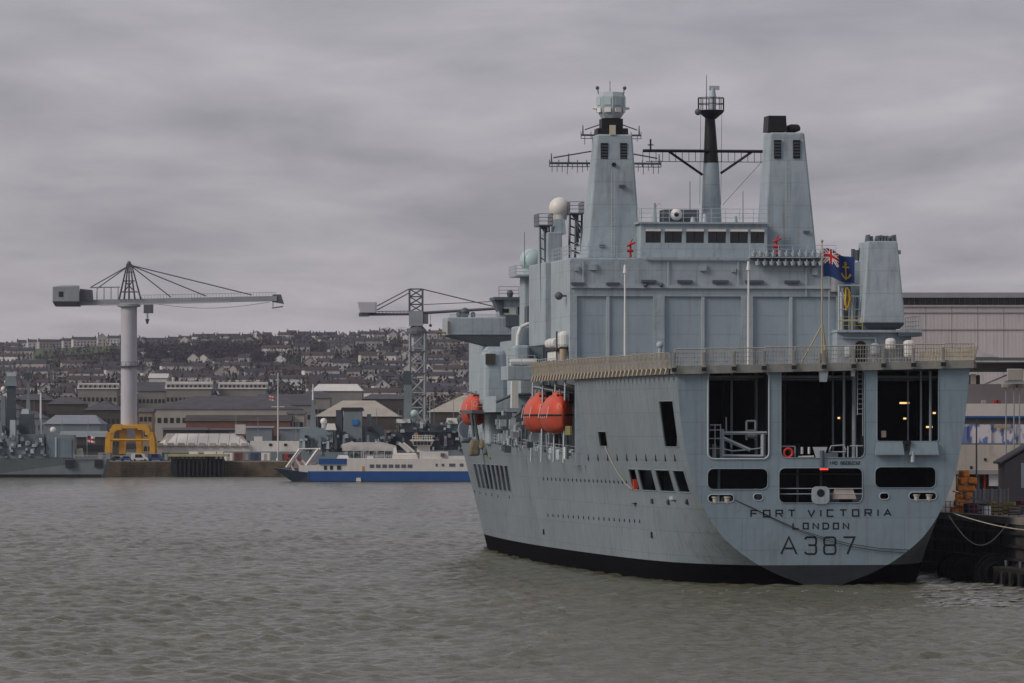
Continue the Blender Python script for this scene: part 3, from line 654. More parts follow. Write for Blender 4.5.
# ---- funnels
def funnel(fb, ft, zbot, ztop_, y0, dep, dtop):
    # fb, ft: (left px, right px) of the aft face at its foot and head
    xa, xb = Lx(fb[0], y0), Lx(fb[1], y0); xc, xd = Lx(ft[0], y0+.6), Lx(ft[1], y0+.6)
    b = MB().hexa([(xa, y0, zbot), (xb, y0, zbot), (xb, y0+dep, zbot), (xa, y0+dep, zbot), (xc, y0+.6, ztop_), (xd, y0+.6, ztop_), (xd, y0+.6+dtop, ztop_), (xc, y0+.6+dtop, ztop_)])
    return bevel(part(b, 'funnel', GREY), .2)
def fwin(fn, pl, pr, pt, pb, y):
    xa, za = L(pl, pt, y); xb, zb_ = L(pr, pb, y)
    o = part(MB().box(xa, xb, y-.12, y+.2, zb_, za), 'louvre_window', BLACK, fn)
    for k in range(1, 6): 
        zk = zb_+(za-zb_)*k/6; part(MB().box(xa+.04, xb-.04, y-.17, y-.12, zk-.05, zk+.05), 'louvre', DGREY, o)
    return o
YF = 62.0
zt1 = Lz(134.5, YF)
f1 = funnel((586.5, 641.5), (597, 632.5), zh+.02, zt1, YF, 5.2, 3.0)
fwin(f1, 600.6, 608, 143, 161, YF+.6); fwin(f1, 620, 627, 143, 161, YF+.6)
x, z = L(613.8, 164.6, YF+.4); part(MB().cyl((x, YF+.2, z), (x, YF+.6, z), .22, .22, 10), 'vent_hole', BLACK, f1)
zt2 = Lz(131.5, YF)
f2 = funnel((763, 817.5), (770, 804.5), zh+.02, zt2, YF, 4.9, 3.8)
fwin(f2, 774, 781, 140, 158.5, YF+.5); fwin(f2, 793, 800, 140, 158.5, YF+.5)
# head of the port funnel: black collar and faceted sensor drum
def bxp(pl, pr, pt, pb, y0, y1, tp=0):
    xa, z1_ = L(pl, pt, y0); xb, z0_ = L(pr, pb, y0)
    return MB().hexa([(xa, y0, z0_), (xb, y0, z0_), (xb, y1, z0_), (xa, y1, z0_), (xa+tp, y0+tp, z1_), (xb-tp, y0+tp, z1_), (xb-tp, y1-tp, z1_), (xa+tp, y1-tp, z1_)])
part(bxp(597.5, 628.5, 128, 134.6, YF+.8, YF+3.4, .05), 'funnel_cap', BLACK)
part(bxp(602, 623, 118.5, 128, YF+1.1, YF+3.1), 'sensor_pedestal', BLACK)
x, z = L(612.5, 134, YF+.7); part(MB().box(x-.3, x+.3, YF+.5, YF+.8, z-.1, z+.9), 'lamp_box', mat('ivory', (.55, .52, .42), .5))
xc, zc = L(611, 118.5, YF+2.1); zt_ = Lz(92.5, YF+2.1); hh = zt_-zc
dr = part(MB().lathe((xc, YF+2.1, zc), [(1.0, 0), (1.35, hh*.2), (1.5, hh*.45), (1.5, hh*.8), (1.25, hh*.97), (.4, hh)], 8, False), 'sensor_drum', LGREY)
dr.rotation_euler = (0, 0, 0)
for i in range(8):
    t = 2*math.pi*(i+.5)/8; rr = 1.5*math.cos(math.pi/8)+.02
    for zq, hq in ((.62, .3), (.3, .18)):
        c_ = Vector((xc+rr*math.cos(t), YF+2.1+rr*math.sin(t), zc+hh*zq)); e = Vector((-math.sin(t), math.cos(t), 0))*.34; n_ = Vector((math.cos(t), math.sin(t), 0))*.05
        u_ = Vector((0, 0, hh*hq*.45)); part(MB().hexa([c_-e-u_-n_, c_+e-u_-n_, c_+e-u_+n_, c_-e-u_+n_, c_-e+u_-n_, c_+e+u_-n_, c_+e+u_+n_, c_-e+u_+n_]), 'sensor_panel', DOMEG if zq > .5 else WHITE, dr)
for s in (-1.3, 1.3): part(MB().cyl((xc+s, YF+2.1, zc+hh*.9), (xc+s*1.05, YF+2.1, zc+hh*1.12), .06, .06, 5).ball((xc+s*1.08, YF+2.1, zc+hh*1.14), .2, 8, 6), 'sensor_ball', DGREY)
part(MB().cyl((xc-.1, YF+2.1, zt_), (xc-.1, YF+2.1, zt_+1.1), .04, .03, 5), 'whip_aerial', DGREY)
part(MB().cyl((xc-1.9, YF+2.1, zc+hh*.38), (xc-1.3, YF+2.1, zc+hh*.38), .1, .2, 6).cyl((xc+1.3, YF+2.1, zc+hh*.38), (xc+1.9, YF+2.1, zc+hh*.38), .2, .1, 6), 'horn', WHITE)
# yards on a mast behind the port funnel
YM = 72.0
def yard(pl, pr, py, thick, y, drop=0, m=DGREY, teeth=0):
    xa, z = L(pl, py, y); xb, _ = L(pr, py, y); b = MB()
    b.bar((xa, y, z), (xb, y, z), thick); b.bar((xa+.4, y, z+.55), ((xa+xb)/2, y, z+1.5), thick*.6); b.bar((xb-.4, y, z+.55), ((xa+xb)/2, y, z+1.5), thick*.6)
    n = max(3, int((xb-xa)/.9))
    for k in range(n+1):
        x = xa+(xb-xa)*k/n; b.bar((x, y, z-.35), (x, y, z+.35+.0*k), thick*.4)
    b.bar((xa, y, z-.35), (xb, y, z-.35), thick*.4)
    for k in range(teeth):
        x = xa+(xb-xa)*(k+.5)/teeth; b.bar((x, y, z), (x, y, z-random.uniform(.6, 1.2)), .035)
    for x in (xa+.2, xb-.2, xa+2): b.cyl((x, y, z), (x, y, z+1.0), .1, .05, 6); 
    return part(b, 'yard', m)
yard(549.5, 661, 163, .12, YM, teeth=22); yard(581, 641, 135, .1, YM, teeth=8)
part(bxp(606, 618, 118, 258, YM-.6, YM+.6, .2), 'lattice_mast', DGREY)
# black caps of the starboard funnel
part(bxp(768, 787, 115.5, 131.4, YF+1, YF+4, .08), 'funnel_pipe', BLACK); bevel(part(bxp(788, 801.5, 124, 131.4, YF+1.2, YF+4, .1), 'funnel_pipe', BLACK), .3)
def wall_ladder(pl, pt, pb, y, par=None, m=LGREY):
    b = MB(); 
    for d in (0, 3.2): a = L(pl+d, pt, y); c = L(pl+d, pb, y); b.bar((a[0], y-.12, a[1]), (c[0], y-.12, c[1]), .035)
    n = int((pb-pt)/3)
    for k in range(n): a = L(pl, pt+3*k, y); c = L(pl+3.2, pt+3*k, y); b.bar((a[0], y-.12, a[1]), (c[0], y-.12, c[1]), .028)
    part(b, 'wall_ladder', m, par)
wall_ladder(611.5, 172, 256, YF-.05, None, GREY); wall_ladder(786, 165, 246, YF-.05, None, GREY)
for pl, pr, pt, pb in ((575, 579, 266, 271), (590, 597, 264, 270), (700, 707, 265, 271), (732, 736, 268, 272), (812, 818, 268, 275), (826, 833, 262, 274)): part(bxp(pl, pr, pt, pb, YH-.25, YH+.02), 'vent_box', GREY)
for px, pt, pb in ((583, 262, 286), (668, 260, 286), (738, 260, 286), (806, 266, 296), (829, 276, 348)): x = Lx(px, YH); part(MB().cyl((x, YH-.12, Lz(pb, YH)), (x, YH-.12, Lz(pt, YH)), .06, .06, 6), 'wall_pipe', LGREY)
for px, py in ((602, 246), (806, 232), (622, 186)): x, z = L(px, py, YF+.2); part(MB().box(x-.3, x+.3, YF-.1, YF+.4, z-.12, z+.12), 'funnel_fitting', DGREY)
# ---- main mast
YMM = 68.0
def pole(pb, pt, m, rb, rt, n=10):
    (xa, za), (xb, zb_) = L(*pb, YMM), L(*pt, YMM); return MB().cyl((xa, YMM, za), (xb, YMM, zb_), rb, rt, n)
sc_ = F_PX/567
part(pole((711.5, 224), (711, 163), GREY, 10.2/sc_, 7.8/sc_), 'mast_foot', GREY)
part(pole((711, 163), (710, 118), BLACK, 7.6/sc_, 5/sc_), 'mast', BLACK)
xp, zp = L(711, 118.5, YMM); s1 = 1/sc_
part(MB().lathe((xp, YMM, zp-.05), [(5*s1, 0), (12*s1, 6*s1), (13.5*s1, 8*s1), (13.5*s1, 8.8*s1)], 12, False), 'crows_nest', BLACK)
b = MB(); zq = zp+8.6*s1
for k in range(12):
    t0, t1 = 2*math.pi*k/12, 2*math.pi*(k+1)/12; r_ = 13*s1
    p = Vector((xp+r_*math.cos(t0), YMM+r_*math.sin(t0), zq)); q = Vector((xp+r_*math.cos(t1), YMM+r_*math.sin(t1), zq))
    b.bar(p, p+Vector((0, 0, 12*s1)), .045)
    for hq in (6, 12): b.bar(p+Vector((0, 0, hq*s1)), q+Vector((0, 0, hq*s1)), .04)
part(b, 'railing', BLACK)
x, z = L(712.5, 98, YMM); part(MB().cyl((x, YMM, zq), (x, YMM, z+.4), .32, .3, 8).cyl((x, YMM, z), (x, YMM, z+1), .42, .25, 8).box(x-.35, x+.7, YMM-.2, YMM+.2, z+.85, z+1.25), 'radar', LGREY)
x, z = L(706.5, 75, YMM); part(MB().cyl((x, YMM, zq), (x, YMM, z), .06, .03, 5), 'whip_aerial', DGREY)
x, z = L(698, 112, YMM-1); part(MB().ball((x, YMM-1, z), .35, 8, 6), 'mast_lamp', DGREY)
b = MB(); (xa, z), (xb, _) = L(642, 151, YMM), L(773, 151, YMM)
b.bar((xa, YMM-.6, z), (xb, YMM-.6, z), .16); b.bar((xa+.3, YMM-.6, z-1.1), (xb-.3, YMM-.6, z-1.1), .035)
for k in range(21): b.bar((xa+(xb-xa)*k/20, YMM-.6, z), (xa+(xb-xa)*k/20, YMM-.6, z-1.1), .03)
for p, q in (((667, 151), (702, 175)), ((752.7, 151), (720, 173.6))):
    a = L(*p, YMM); c = L(*q, YMM); b.bar((a[0], YMM-.6, a[1]), (c[0], YMM-.3, c[1]), .13)
b.cyl((xa+.8, YMM-.6, z), (xa+.8, YMM-.6, z+1.2), .1, .1, 6).cyl((xa+.5, YMM-.6, z+.6), (xa+1.1, YMM-.6, z+.6), .06, .06, 5)
part(b, 'signal_yard', BLACK)
b = MB()
for px in (700, 721): a = L(px, 112, YMM); c = L(px-1, 205, YMM); b.bar((a[0], YMM-.5, a[1]), (c[0], YMM-.5, c[1]), .02)
a = L(770, 152, YMM); c = L(722, 205, YMM); b.bar((a[0], YMM-.6, a[1]), (c[0], YMM-.5, c[1]), .02); part(b, 'halyard', DROPE)
# ---- starboard casing on its sponson
YCs = 54.0
zd0 = Lz(332, YCs); xa, xb = Lx(838, YCs), Lx(921, YCs)
part(MB().box(xa, xb-.9, YCs+.5, YCs+14, ZF+.02, zd0), 'side_deckhouse', GREY)
part(MB().box(xa-.1, xb, YCs-.3, YCs+14.2, zd0, zd0+.25), 'casing_platform', GREY)
xa, zt_ = L(868, 241, YCs+1); xb, _ = L(897.5, 241, YCs+1); xc, zc = L(863, 323, YCs); xd, _ = L(905.5, 323, YCs)
b = MB().hexa([(xc, YCs, zc), (xd, YCs, zc), (xd, YCs+7, zc), (xc, YCs+7, zc), (xa, YCs+1, zt_), (xb, YCs+1, zt_), (xb, YCs+6, zt_), (xa, YCs+6, zt_)])
cas = bevel(part(b, 'exhaust_casing', GREY), .12)
part(MB().hexa([(xc+.5, YCs+.6, zc-.6), (xd-.5, YCs+.6, zc-.6), (xd-.5, YCs+6.5, zc-.6), (xc+.5, YCs+6.5, zc-.6), (xc+.01, YCs+.02, zc-.01), (xd-.01, YCs+.02, zc-.01), (xd-.01, YCs+6.9, zc-.01), (xc+.01, YCs+6.9, zc-.01)]), 'casing_skirt', DGREY, cas)
part(MB().box(xc+.8, xd-.8, YCs+1, YCs+6, zd0+.2, zc-.55), 'casing_foot', DGREY, cas)
for i, (px, h_) in enumerate(((869.5, 7), (872.5, 5.5), (879, 6), (882, 6.5), (885, 6), (888, 6), (893, 6), (895.5, 7))):
    x = Lx(px, YCs+2); part(MB().hexa([(x-.13, YCs+2, zt_-.02), (x+.13, YCs+2, zt_-.02), (x+.13, YCs+4, zt_-.02), (x-.13, YCs+4, zt_-.02), (x-.04, YCs+2.2, zt_+h_/10), (x+.1, YCs+2.2, zt_+h_/10), (x+.1, YCs+3.8, zt_+h_/10), (x-.04, YCs+3.8, zt_+h_/10)]), 'exhaust_fin', DGREY, cas)
x, z = L(899, 252, YCs+1); part(MB().box(x-.2, x+.3, YCs+1.5, YCs+2, z-.2, z+.2), 'step', GREY, cas)
# machinery between hangar and casing
x, z = L(837, 278, YCs+3); part(MB().cyl((x, YCs+3, z-1.4), (x, YCs+3, z), .75, .75, 14).ball((x, YCs+3, z), .75, 14, 6, 0), 'vent_dome', STEEL)
b = MB()
for k, px in enumerate((839, 843, 851, 855, 858)):
    x, z = L(px, 285+3*k, YCs+2); b.cyl((x, YCs+2+.4*k, zd0+.2), (x, YCs+2+.4*k, z), .12+.06*(k % 2), .12, 7)
for py in (285, 296, 309, 320): b.bar((Lx(838, YCs+2), YCs+1.8, Lz(py, YCs+2)), (Lx(862, YCs+2), YCs+1.8, Lz(py, YCs+2)), .06)
part(b, 'pipework', LGREY)
b = MB(); x, z = L(848, 300, YCs+1); rh_ = random.Random(4)
for k in range(5):
    pts = [(x+rh_.uniform(-.12, .12)+(.28-.03*k)*math.cos(6.283*i/14), YCs+1.2+.12*k, z+(1.25-.12*k)*math.sin(6.283*i/14)+(.5-k*.2 if math.sin(6.283*i/14) < 0 else 0)) for i in range(15)]; pts[-1] = pts[0]; b.path(pts, .055, 5)
part(b, 'hose_coil', YELLOW)
for px, a, c in ((853, 249, 262), (857, 250, 260), (861, 248, 262)):
    x, z1_ = L(px, a, YCs+5); part(MB().cyl((x, YCs+5, Lz(c, YCs+5)), (x, YCs+5, z1_), .2, .2, 8), 'exhaust_pipe', DGREY)
part(bxp(851, 866, 262, 330, YCs+4, YCs+8), 'machinery_house', GREY)
x0_, z1_ = L(856, 341, YCs); x1_, z0_ = L(867, 362, YCs); part(MB().prism(rrect(x0_, x1_, ZF+.05, z1_, .5), YCs+.35, YCs+.5), 'doorway', BLACK)
for pl, pr, pt, pb, m_ in ((887, 896, 338, 350, WHITE), (905, 915, 340, 358, WHITE), (846, 852, 345, 358, LGREY), (872, 880, 343, 356, GREY)):
    x0_, z1_ = L(pl, pt, YCs-1); x1_, z0_ = L(pr, pb, YCs-1); bevel(part(MB().box(x0_, x1_, YCs-1, YCs+.3, max(ZF+.05, z0_), z1_), 'deck_locker', m_), .3)
b = MB().path([(Lx(842, YCs), YCs+.3, Lz(337, YCs)), (Lx(856, YCs), YCs+.3, Lz(337.5, YCs)), (Lx(876, YCs), YCs+.3, Lz(337.5, YCs)), (Lx(877, YCs), YCs+.3, Lz(346, YCs))], .12); part(b, 'pipe', LGREY)
x, z = L(905, 330, YCs); part(MB().box(Lx(898, YCs), Lx(921, YCs), YCs-.5, YCs+6, zd0-.4, zd0-.02), 'platform_bracket', DGREY)
rail([(Lx(840, YCs), YCs-.2, zd0+.25), (Lx(862, YCs), YCs-.2, zd0+.25)], 1.3, 1.1, .03, m=YELLOW); rail([(Lx(904, YCs), YCs-.2, zd0+.25), (Lx(920.5, YCs), YCs-.2, zd0+.25), (Lx(920.5, YCs), YCs+9, zd0+.25)], 1.4, 1.2, .03)
rail([(Lx(838, YCs), YCs-1.2, ZF), (Lx(920, YCs), YCs-1.2, ZF)], 1.2, 1.6, .035, m=LGREY)
# ---- port side of the hangar: fittings
x, z = L(566, 296, 60); part(MB().cyl((x0h-.02, 59.5, z), (x0h-.7, 59.5, z), .1, .1, 6).ball((x0h-.8, 59.5, z), .42, 10, 8), 'floodlight', DGREY)
rail([(-16.6, 73, ZF), (-16.6, 58, ZF)], 1.3, 1.6, .035)
bevel(part(MB().box(-16.3, -14.9, 60, 67, ZF, ZF+2.1), 'deck_locker', WHITE), .15)
bevel(part(MB().box(-16.2, -15.2, 58, 60.5, ZF+2.3, ZF+4), 'raft_canister', WHITE), .4)
part(MB().box(-16.5, -15, 58, 67.5, ZF+2.1, ZF+2.3).bar((-16.4, 59, ZF), (-16.4, 59, ZF+4), .08), 'rack', BLACK)
for k in range(3): part(MB().cyl((-16, 61+2.2*k, ZF+2.85), (-16, 62.9+2.2*k, ZF+2.85), .55, .55, 10), 'raft_canister', WHITE)
part(MB().cyl((x0h-.6, 57.8, ZF), (x0h-.6, 57.8, ZF+2.2), .35, .35, 8), 'bollard_cover', mat('tan_canvas', (.40, .33, .24), .8))
# ================ midships on the port side: boat bay, radome towers, replenishment gear
part(MB().hexa([(-14.9, 47.8, 10.1), (14.9, 47.8, 10.1), (13.9, 148, 11.6), (-13.9, 148, 11.6), (-14.9, 47.8, 10.3), (14.9, 47.8, 10.3), (13.9, 148, 11.9), (-13.9, 148, 11.9)]), 'main_deck', DECK)
part(MB().box(-16.1, 16.1, YC-.25, YC, 10.3, ZD-.05), 'bay_end_wall', GREY)
part(MB().box(-12.2, -12.0, YC, 100, 10.35, ZD-.05), 'bay_inner_wall', DGREY)  # darker than the wall's own grey, to stand in for the bay's shade
rb_ = random.Random(12)
for k in range(70):
    y = rb_.uniform(YC+1, 96); z = rb_.uniform(10.6, 18.2); s_ = rb_.uniform(.15, .7); x = -12.3-rb_.uniform(0, .9)
    part(MB().box(x-s_*.5, x+s_*.5, y-s_*1.4, y+s_*1.4, z-s_, z+s_) if k % 3 else MB().cyl((x, y, 10.4), (x, y, z+1.5), .1+.1*s_, .1+.1*s_, 7), 'bay_machinery', rb_.choice([DGREY, DGREY, GREY, BLACK, LGREY]))
part(MB().box(-12, 12, 71.6, 140, 10.4, 24), 'deckhouse', GREY)
def ppart(pl, pr, pt, pb, y0, y1, name, m, tp=0, bv=0):
    o = part(bxp(pl, pr, pt, pb, y0, y1, tp), name, m)
    if bv: bevel(o, bv)
    return o
# white radome tower
ppart(547, 563, 232, 300, 84, 92, 'radome_tower', GREY, .1, .1); ppart(545, 569, 262, 345, 82, 95, 'radome_tower', GREY, 0, .1)
ppart(554.5, 566, 219, 234, 85, 88, 'radome_pedestal', GREY, .1)
x, z = L(559.6, 207.8, 86.5); part(MB().ball((x, 86.5, z), 10.6/9.35, 22, 14, -.75).cyl((x, 86.5, z-1.3), (x, 86.5, z-.75), .75, .85, 14), 'radome', DOME)
for pl, pr, py, y in ((539, 553, 224.5, 85), (570, 584, 212.5, 84)):
    xa, z = L(pl, py, y); xb = Lx(pr, y); pf = part(MB().box(xa, xb, y, y+4, z-.15, z), 'platform', DGREY); rail([(xa, y+3.9, z), (xa, y+.1, z), (xb, y+.1, z), (xb, y+3.9, z)], 1.15, .75, .035, m=DGREY)
    b = MB(); n = 5
    for k in range(n): b.bar((xa+.3+k*.15, y+.5, z-.2), (xb-.1-.1*k, y+1.5, z-1.6-.5*k), .09)
    part(b, 'bracket', DGREY)
b = MB()
for px in (570, 576, 582): a = L(px, 213, 85); c = L(px-1, 262, 85); b.bar((a[0], 85, a[1]), (c[0], 85, c[1]), .12)
for k in range(6): a = L(570, 218+8*k, 85); c = L(582, 222+8*k, 85); b.bar((a[0], 85, a[1]), (c[0], 85.4, c[1]), .08)
part(b, 'lattice_leg', DGREY)
b = MB()
for px in (540, 544.5, 549): a = L(px, 225, 85.5); c = L(px+2, 345, 85.5); b.bar((a[0], 85.5, a[1]), (c[0], 85.5, c[1]), .1)
for k in range(12): a = L(541, 228+10*k, 85.5); c = L(550, 233+10*k, 85.5); b.bar((a[0], 85.5, a[1]), (c[0], 85.5, c[1]), .06)
part(b, 'ladder_trunk', DGREY)
rail([(Lx(552, 84), 83.9, Lz(262, 84)), (Lx(580, 84), 83.9, Lz(254, 84))], 1.2, .9, .035, m=LGREY)
# pale green radome tower
ppart(523.5, 538, 275, 345, 103, 107, 'radome_tower', GREY, .1, .15)
xa, z = L(516, 274.5, 102); xb = Lx(544, 102); part(MB().box(xa, xb, 102, 108, z-.2, z), 'platform', GREY); rail([(xa, 108, z), (xa, 102.1, z), (xb, 102.1, z)], 1.0, .8, .035, m=LGREY)
x, z = L(531.5, 260.5, 105); part(MB().ball((x, 105, z), 12/9.1, 22, 14, -.8).cyl((x, 105, z-1.55), (x, 105, z-.9), .9, 1., 14), 'radome', DOMEG)
for k, (px, py) in enumerate(((541, 288), (543, 300), (540, 310), (545, 318), (544, 276))):
    x, z = L(px, py, 98+k); part(MB().box(x-.5, x+.4, 98+k, 99+k, z-.6, z+.5).cyl((x, 98+k, z-1.4), (x, 98+k, z+1.2), .14, .14, 6), 'junction_box', DGREY if k % 2 else GREY)
ppart(527, 536, 306, 324, 101, 103, 'equipment_box', DGREY, 0, .05)
x, z = L(524.5, 232, 104); part(MB().cyl((x, 104, z-4), (x, 104, z), .04, .03, 4), 'whip_aerial', DGREY)
ppart(517, 545, 326, 362, 96, 101, 'machinery_house', GREY, 0, .2); ppart(515, 530, 345, 366, 94, 97, 'machinery_house', GREY, 0, .3)
b = MB(); pts = []
for px, py in ((517, 360), (518, 335), (521, 327), (528, 324), (545, 322)): x, z = L(px, py, 95.5); pts.append((x, 95.5, z))
part(b.path(pts, .22, 8), 'vent_pipe', WHITE)
# bridge wing and forward superstructure
YW = 146.0
part(MB().box(-12.5, 12.5, YW+1, YW+20, 11.9, Lz(317, YW)), 'bridge_block', GREY)
xa, zt_ = L(447, 317, YW); xb, zb_ = L(523, 335.5, YW)
wing = bevel(part(MB().box(xa, xb+3, YW, YW+5, zb_, zt_), 'bridge_wing', GREY), .15)
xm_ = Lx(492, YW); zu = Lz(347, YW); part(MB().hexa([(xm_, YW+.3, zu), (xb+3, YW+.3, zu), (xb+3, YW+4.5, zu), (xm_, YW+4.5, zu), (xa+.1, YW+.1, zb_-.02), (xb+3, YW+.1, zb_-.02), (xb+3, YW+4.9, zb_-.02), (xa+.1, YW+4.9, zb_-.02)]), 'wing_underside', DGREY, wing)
cab = part(bxp(499, 521, 298, 317, YW+1, YW+4, 0), 'wing_cabin', GREY); xa, z1_ = L(494, 297, YW+.5); xb, _ = L(522, 297, YW+.5)
part(MB().box(xa, xb, YW+.2, YW+4.8, z1_-.35, z1_), 'cabin_roof', DGREY, cab)
xq, zq_ = L(494.5, 299, YW+.5); xr, zr_ = L(501, 315, YW+.5); part(MB().hexa([(xr, YW+.9, zr_), (xr+.4, YW+.9, zr_), (xr+.4, YW+3.9, zr_), (xr, YW+3.9, zr_), (xq, YW+.9, zq_), (xr+.4, YW+.9, zq_), (xr+.4, YW+3.9, zq_), (xq, YW+3.9, zq_)]), 'cabin_front', DGREY, cab)
for pl, pr, m_ in ((502, 516, mat('bright_pane', (.50, .58, .50), .2, .1)), (518, 521, GLASS)):
    x0_, z1_ = L(pl, 307, YW+.9); x1_, z0_ = L(pr, 314.5, YW+.9); wn = part(MB().box(x0_, x1_, YW+.93, YW+1.02, z0_, z1_), 'window', m_, cab)
    part(MB().box((x0_*.75+x1_*.25)-.4, (x0_*.75+x1_*.25)+.4, YW+.88, YW+.93, z0_+.2, z1_-.2), 'seat_silhouette', BLACK, wn) if pl == 502 else None
rail([(Lx(500, YW), YW+1, Lz(297, YW)), (Lx(520, YW), YW+1, Lz(297, YW))], 1.2, 1.2, .03, m=DGREY)
rail([(Lx(450, YW), YW+.2, zt_), (Lx(498, YW), YW+.2, zt_)], .35, 2., .03, m=GREY)
for px, py, r_ in ((465, 314, .55), (459, 316, .35), (473, 316, .3), (510, 295, .4)): x, z = L(px, py, YW+1); part(MB().cyl((x, YW+1, z-.6), (x, YW+1, z+.2), r_*.5, r_, 8).ball((x, YW+1, z+.2), r_, 8, 6), 'signal_lamp', DGREY)
x, z = L(448, 327, YW); part(MB().cyl((x, YW-.1, z-.7), (x, YW-.1, z+.7), .12, .1, 6), 'wing_fender', mat('rust_tan', (.3, .2, .12), .7))
x, z = L(444, 333, YW+1); part(MB().cyl((x+.6, YW+1, z), (x-1.0, YW+1, z+.1), .12, .1, 6), 'boom', mat('rust_tan', (.3, .2, .12), .7))
ppart(506, 519, 315, 326, YW-.6, YW, 'wing_ladder_box', DGREY)
# replenishment post: grey rounded column with platform
yq = 118
col2 = ppart(484, 508, 350, 405, yq, yq+5, 'replenishment_post', GREY, .15, .5)
ppart(486, 505, 346.5, 351, yq+.5, yq+4, 'post_cap', GREY, .4)
ppart(488, 504, 405, 445, yq+.4, yq+4, 'post_foot', GREY, 0, .3)
x, z = L(490.5, 359, yq); part(MB().box(x-.55, x+.55, yq-.1, yq+.2, z-.6, z+.6), 'vent', mat('olive_vent', (.06, .06, .045), .7), col2)
part(bxp(472, 521, 410, 413.5, yq-3, yq+7), 'platform', DGREY); rail([(Lx(472, yq-3), yq-3, Lz(410, yq-3)), (Lx(521, yq-3), yq-3, Lz(410, yq-3))], 1.1, 1.1, .035, m=GREY)
ppart(508, 535, 366, 380, 88, 94, 'platform', GREY, 0, .05); rail([(Lx(508, 88), 88, Lz(366, 88)), (Lx(535, 88), 88, Lz(366, 88))], 1.1, 1.1, .035, m=LGREY)
b = MB()
for k in range(3): x, z = L(516+7*k, 362, 90); b.cyl((x-.6, 90, z), (x+.7, 90, z), .38, .38, 10)
part(b, 'raft_canister', WHITE)
ppart(511.5, 518.5, 381, 408, 96, 97, 'white_post', WHITE, .05)
ppart(521, 540, 378, 396, 100, 112, 'machinery_house', GREY); ppart(496, 530, 396, 412, 104, 116, 'machinery_house', GREY)
b = MB()
for p, q in (((496, 402), (512, 395)), ((512, 395), (530, 394)), ((521, 410), (530, 425)), ((505, 425), (520, 412)), ((474, 437), (471, 413)), ((478, 440), (474, 415)), ((522, 440), (522, 405)), ((526, 440), (526, 412))):
    a = L(*p, 100); c = L(*q, 100); part(MB().bar((a[0], 100, a[1]), (c[0], 100, c[1]), .16), 'derrick_strut', DGREY)
random.seed(3)
for k in range(64):
    px = random.uniform(498, 540); py = random.uniform(414, 449); y = random.uniform(70, 108); x, z = L(px, py, y); s_ = random.uniform(.12, .42)
    part(MB().box(x-s_, x+s_, y, y+s_*1.5, z-s_*1.1, z+s_*.9) if k % 3 else MB().cyl((x, y, z-s_), (x, y, z+s_), s_*.6, s_*.6, 8), 'deck_gear', random.choice([DGREY, GREY, LGREY, DGREY, GREY, STEEL, WHITE if s_ < .25 else GREY]))
for px, pt, pb, y, m_ in ((475, 440, 456, 128, 0), (485.5, 437, 449, 125, 0), (495, 442, 459, 121, 0), (466, 438, 443, 140, 1), (489, 446, 455, 124, 1)):
    x, z1_ = L(px, pt, y); _, z0_ = L(px, pb, y); q = part(MB().hexa([(x-.7, y, z0_), (x+.55, y-.1, z0_), (x+.55, y+1, z0_), (x-.7, y+1, z0_), (x-.45, y, z1_), (x+.7, y-.1, z1_+.2), (x+.6, y+1, z1_), (x-.5, y+1, z1_)]), 'hung_net_bundle', mat('net_bundle', (.20, .18, .13), .9, .35, 2., .4) if m_ == 0 else DGREY); bevel(q, .25)
# bulwark top rail and fittings on the port side
pts = [(-hb(y, 11)-.02, y, ztop(y)+.02) for y in (48.3, 56, 64, 72, 80, 90, 100, 112, 124, 136, 146)]
rail(pts, 1.0, 2.2, .035, m=LGREY)
for y, s_ in ((64, .8), (70, .9), (80, 1.), (92, .8)):
    bevel(part(MB().box(-15.6, -14.6, y, y+2, 10.6, 10.6+s_*1.6), 'deck_locker', LGREY), .3)
for y, m_ in ((50.2, DGREY), (51.5, WHITE)): part(MB().box(-16.6, -16.4, y, y+1, 10.9, 12.1), 'gate_panel', m_)
# flagstaff, poles on the stern
x, z = L(822, 241, .6); part(MB().cyl((x, .6, ZF), (x, .6, z), .09, .05, 8).ball((x, .6, z), .14, 8, 6), 'ensign_staff', mat('varnished_staff', (.42, .36, .24), .5))
b = MB(); xs, zs_ = L(822, 325, .6)
for dx_ in (-1.9, .75): b.bar((x+dx_, 1.2, ZF), (x, .6, zs_), .07)
b.bar((x+.35, .5, ZF), (x+.05, .6, zs_), .1); part(b, 'staff_brace', mat('tan_paint', (.36, .30, .2), .6))
x, z = L(822, 340, .4); part(MB().box(x-.3, x+.5, .2, .6, ZF, z-1.2), 'staff_foot', DECKE)
for px, py in ((625, 273), (748.5, 270)):
    y = 30 if px < 700 else 2
    x, z = L(px, py, y); part(MB().cyl((x, y, ZF), (x, y, z), .14, .08, 8).cyl((x, y, z), (x, y, z+.8), .2, .1, 8), 'white_staff', WHITE)
x, z = L(660, 345, 8); part(MB().cyl((x, 8, ZF), (x, 8, z), .2, .2, 8).ball((x, 8, z), .35, 10, 6), 'deck_lamp', GREY)
# mooring rope draped on the transom
pts = [L(a, c_, 0) for a, c_ in ((735, 500), (755, 509), (775, 519), (800, 530), (825, 538), (850, 544), (880, 548.5), (912, 550))]
for dz in (0, .28): part(MB().path([(x, -.08-.15*math.sin(i/7*3.14), z-dz*i/7) for i, (x, z) in enumerate(pts)], .03), 'messenger_line', DROPE)

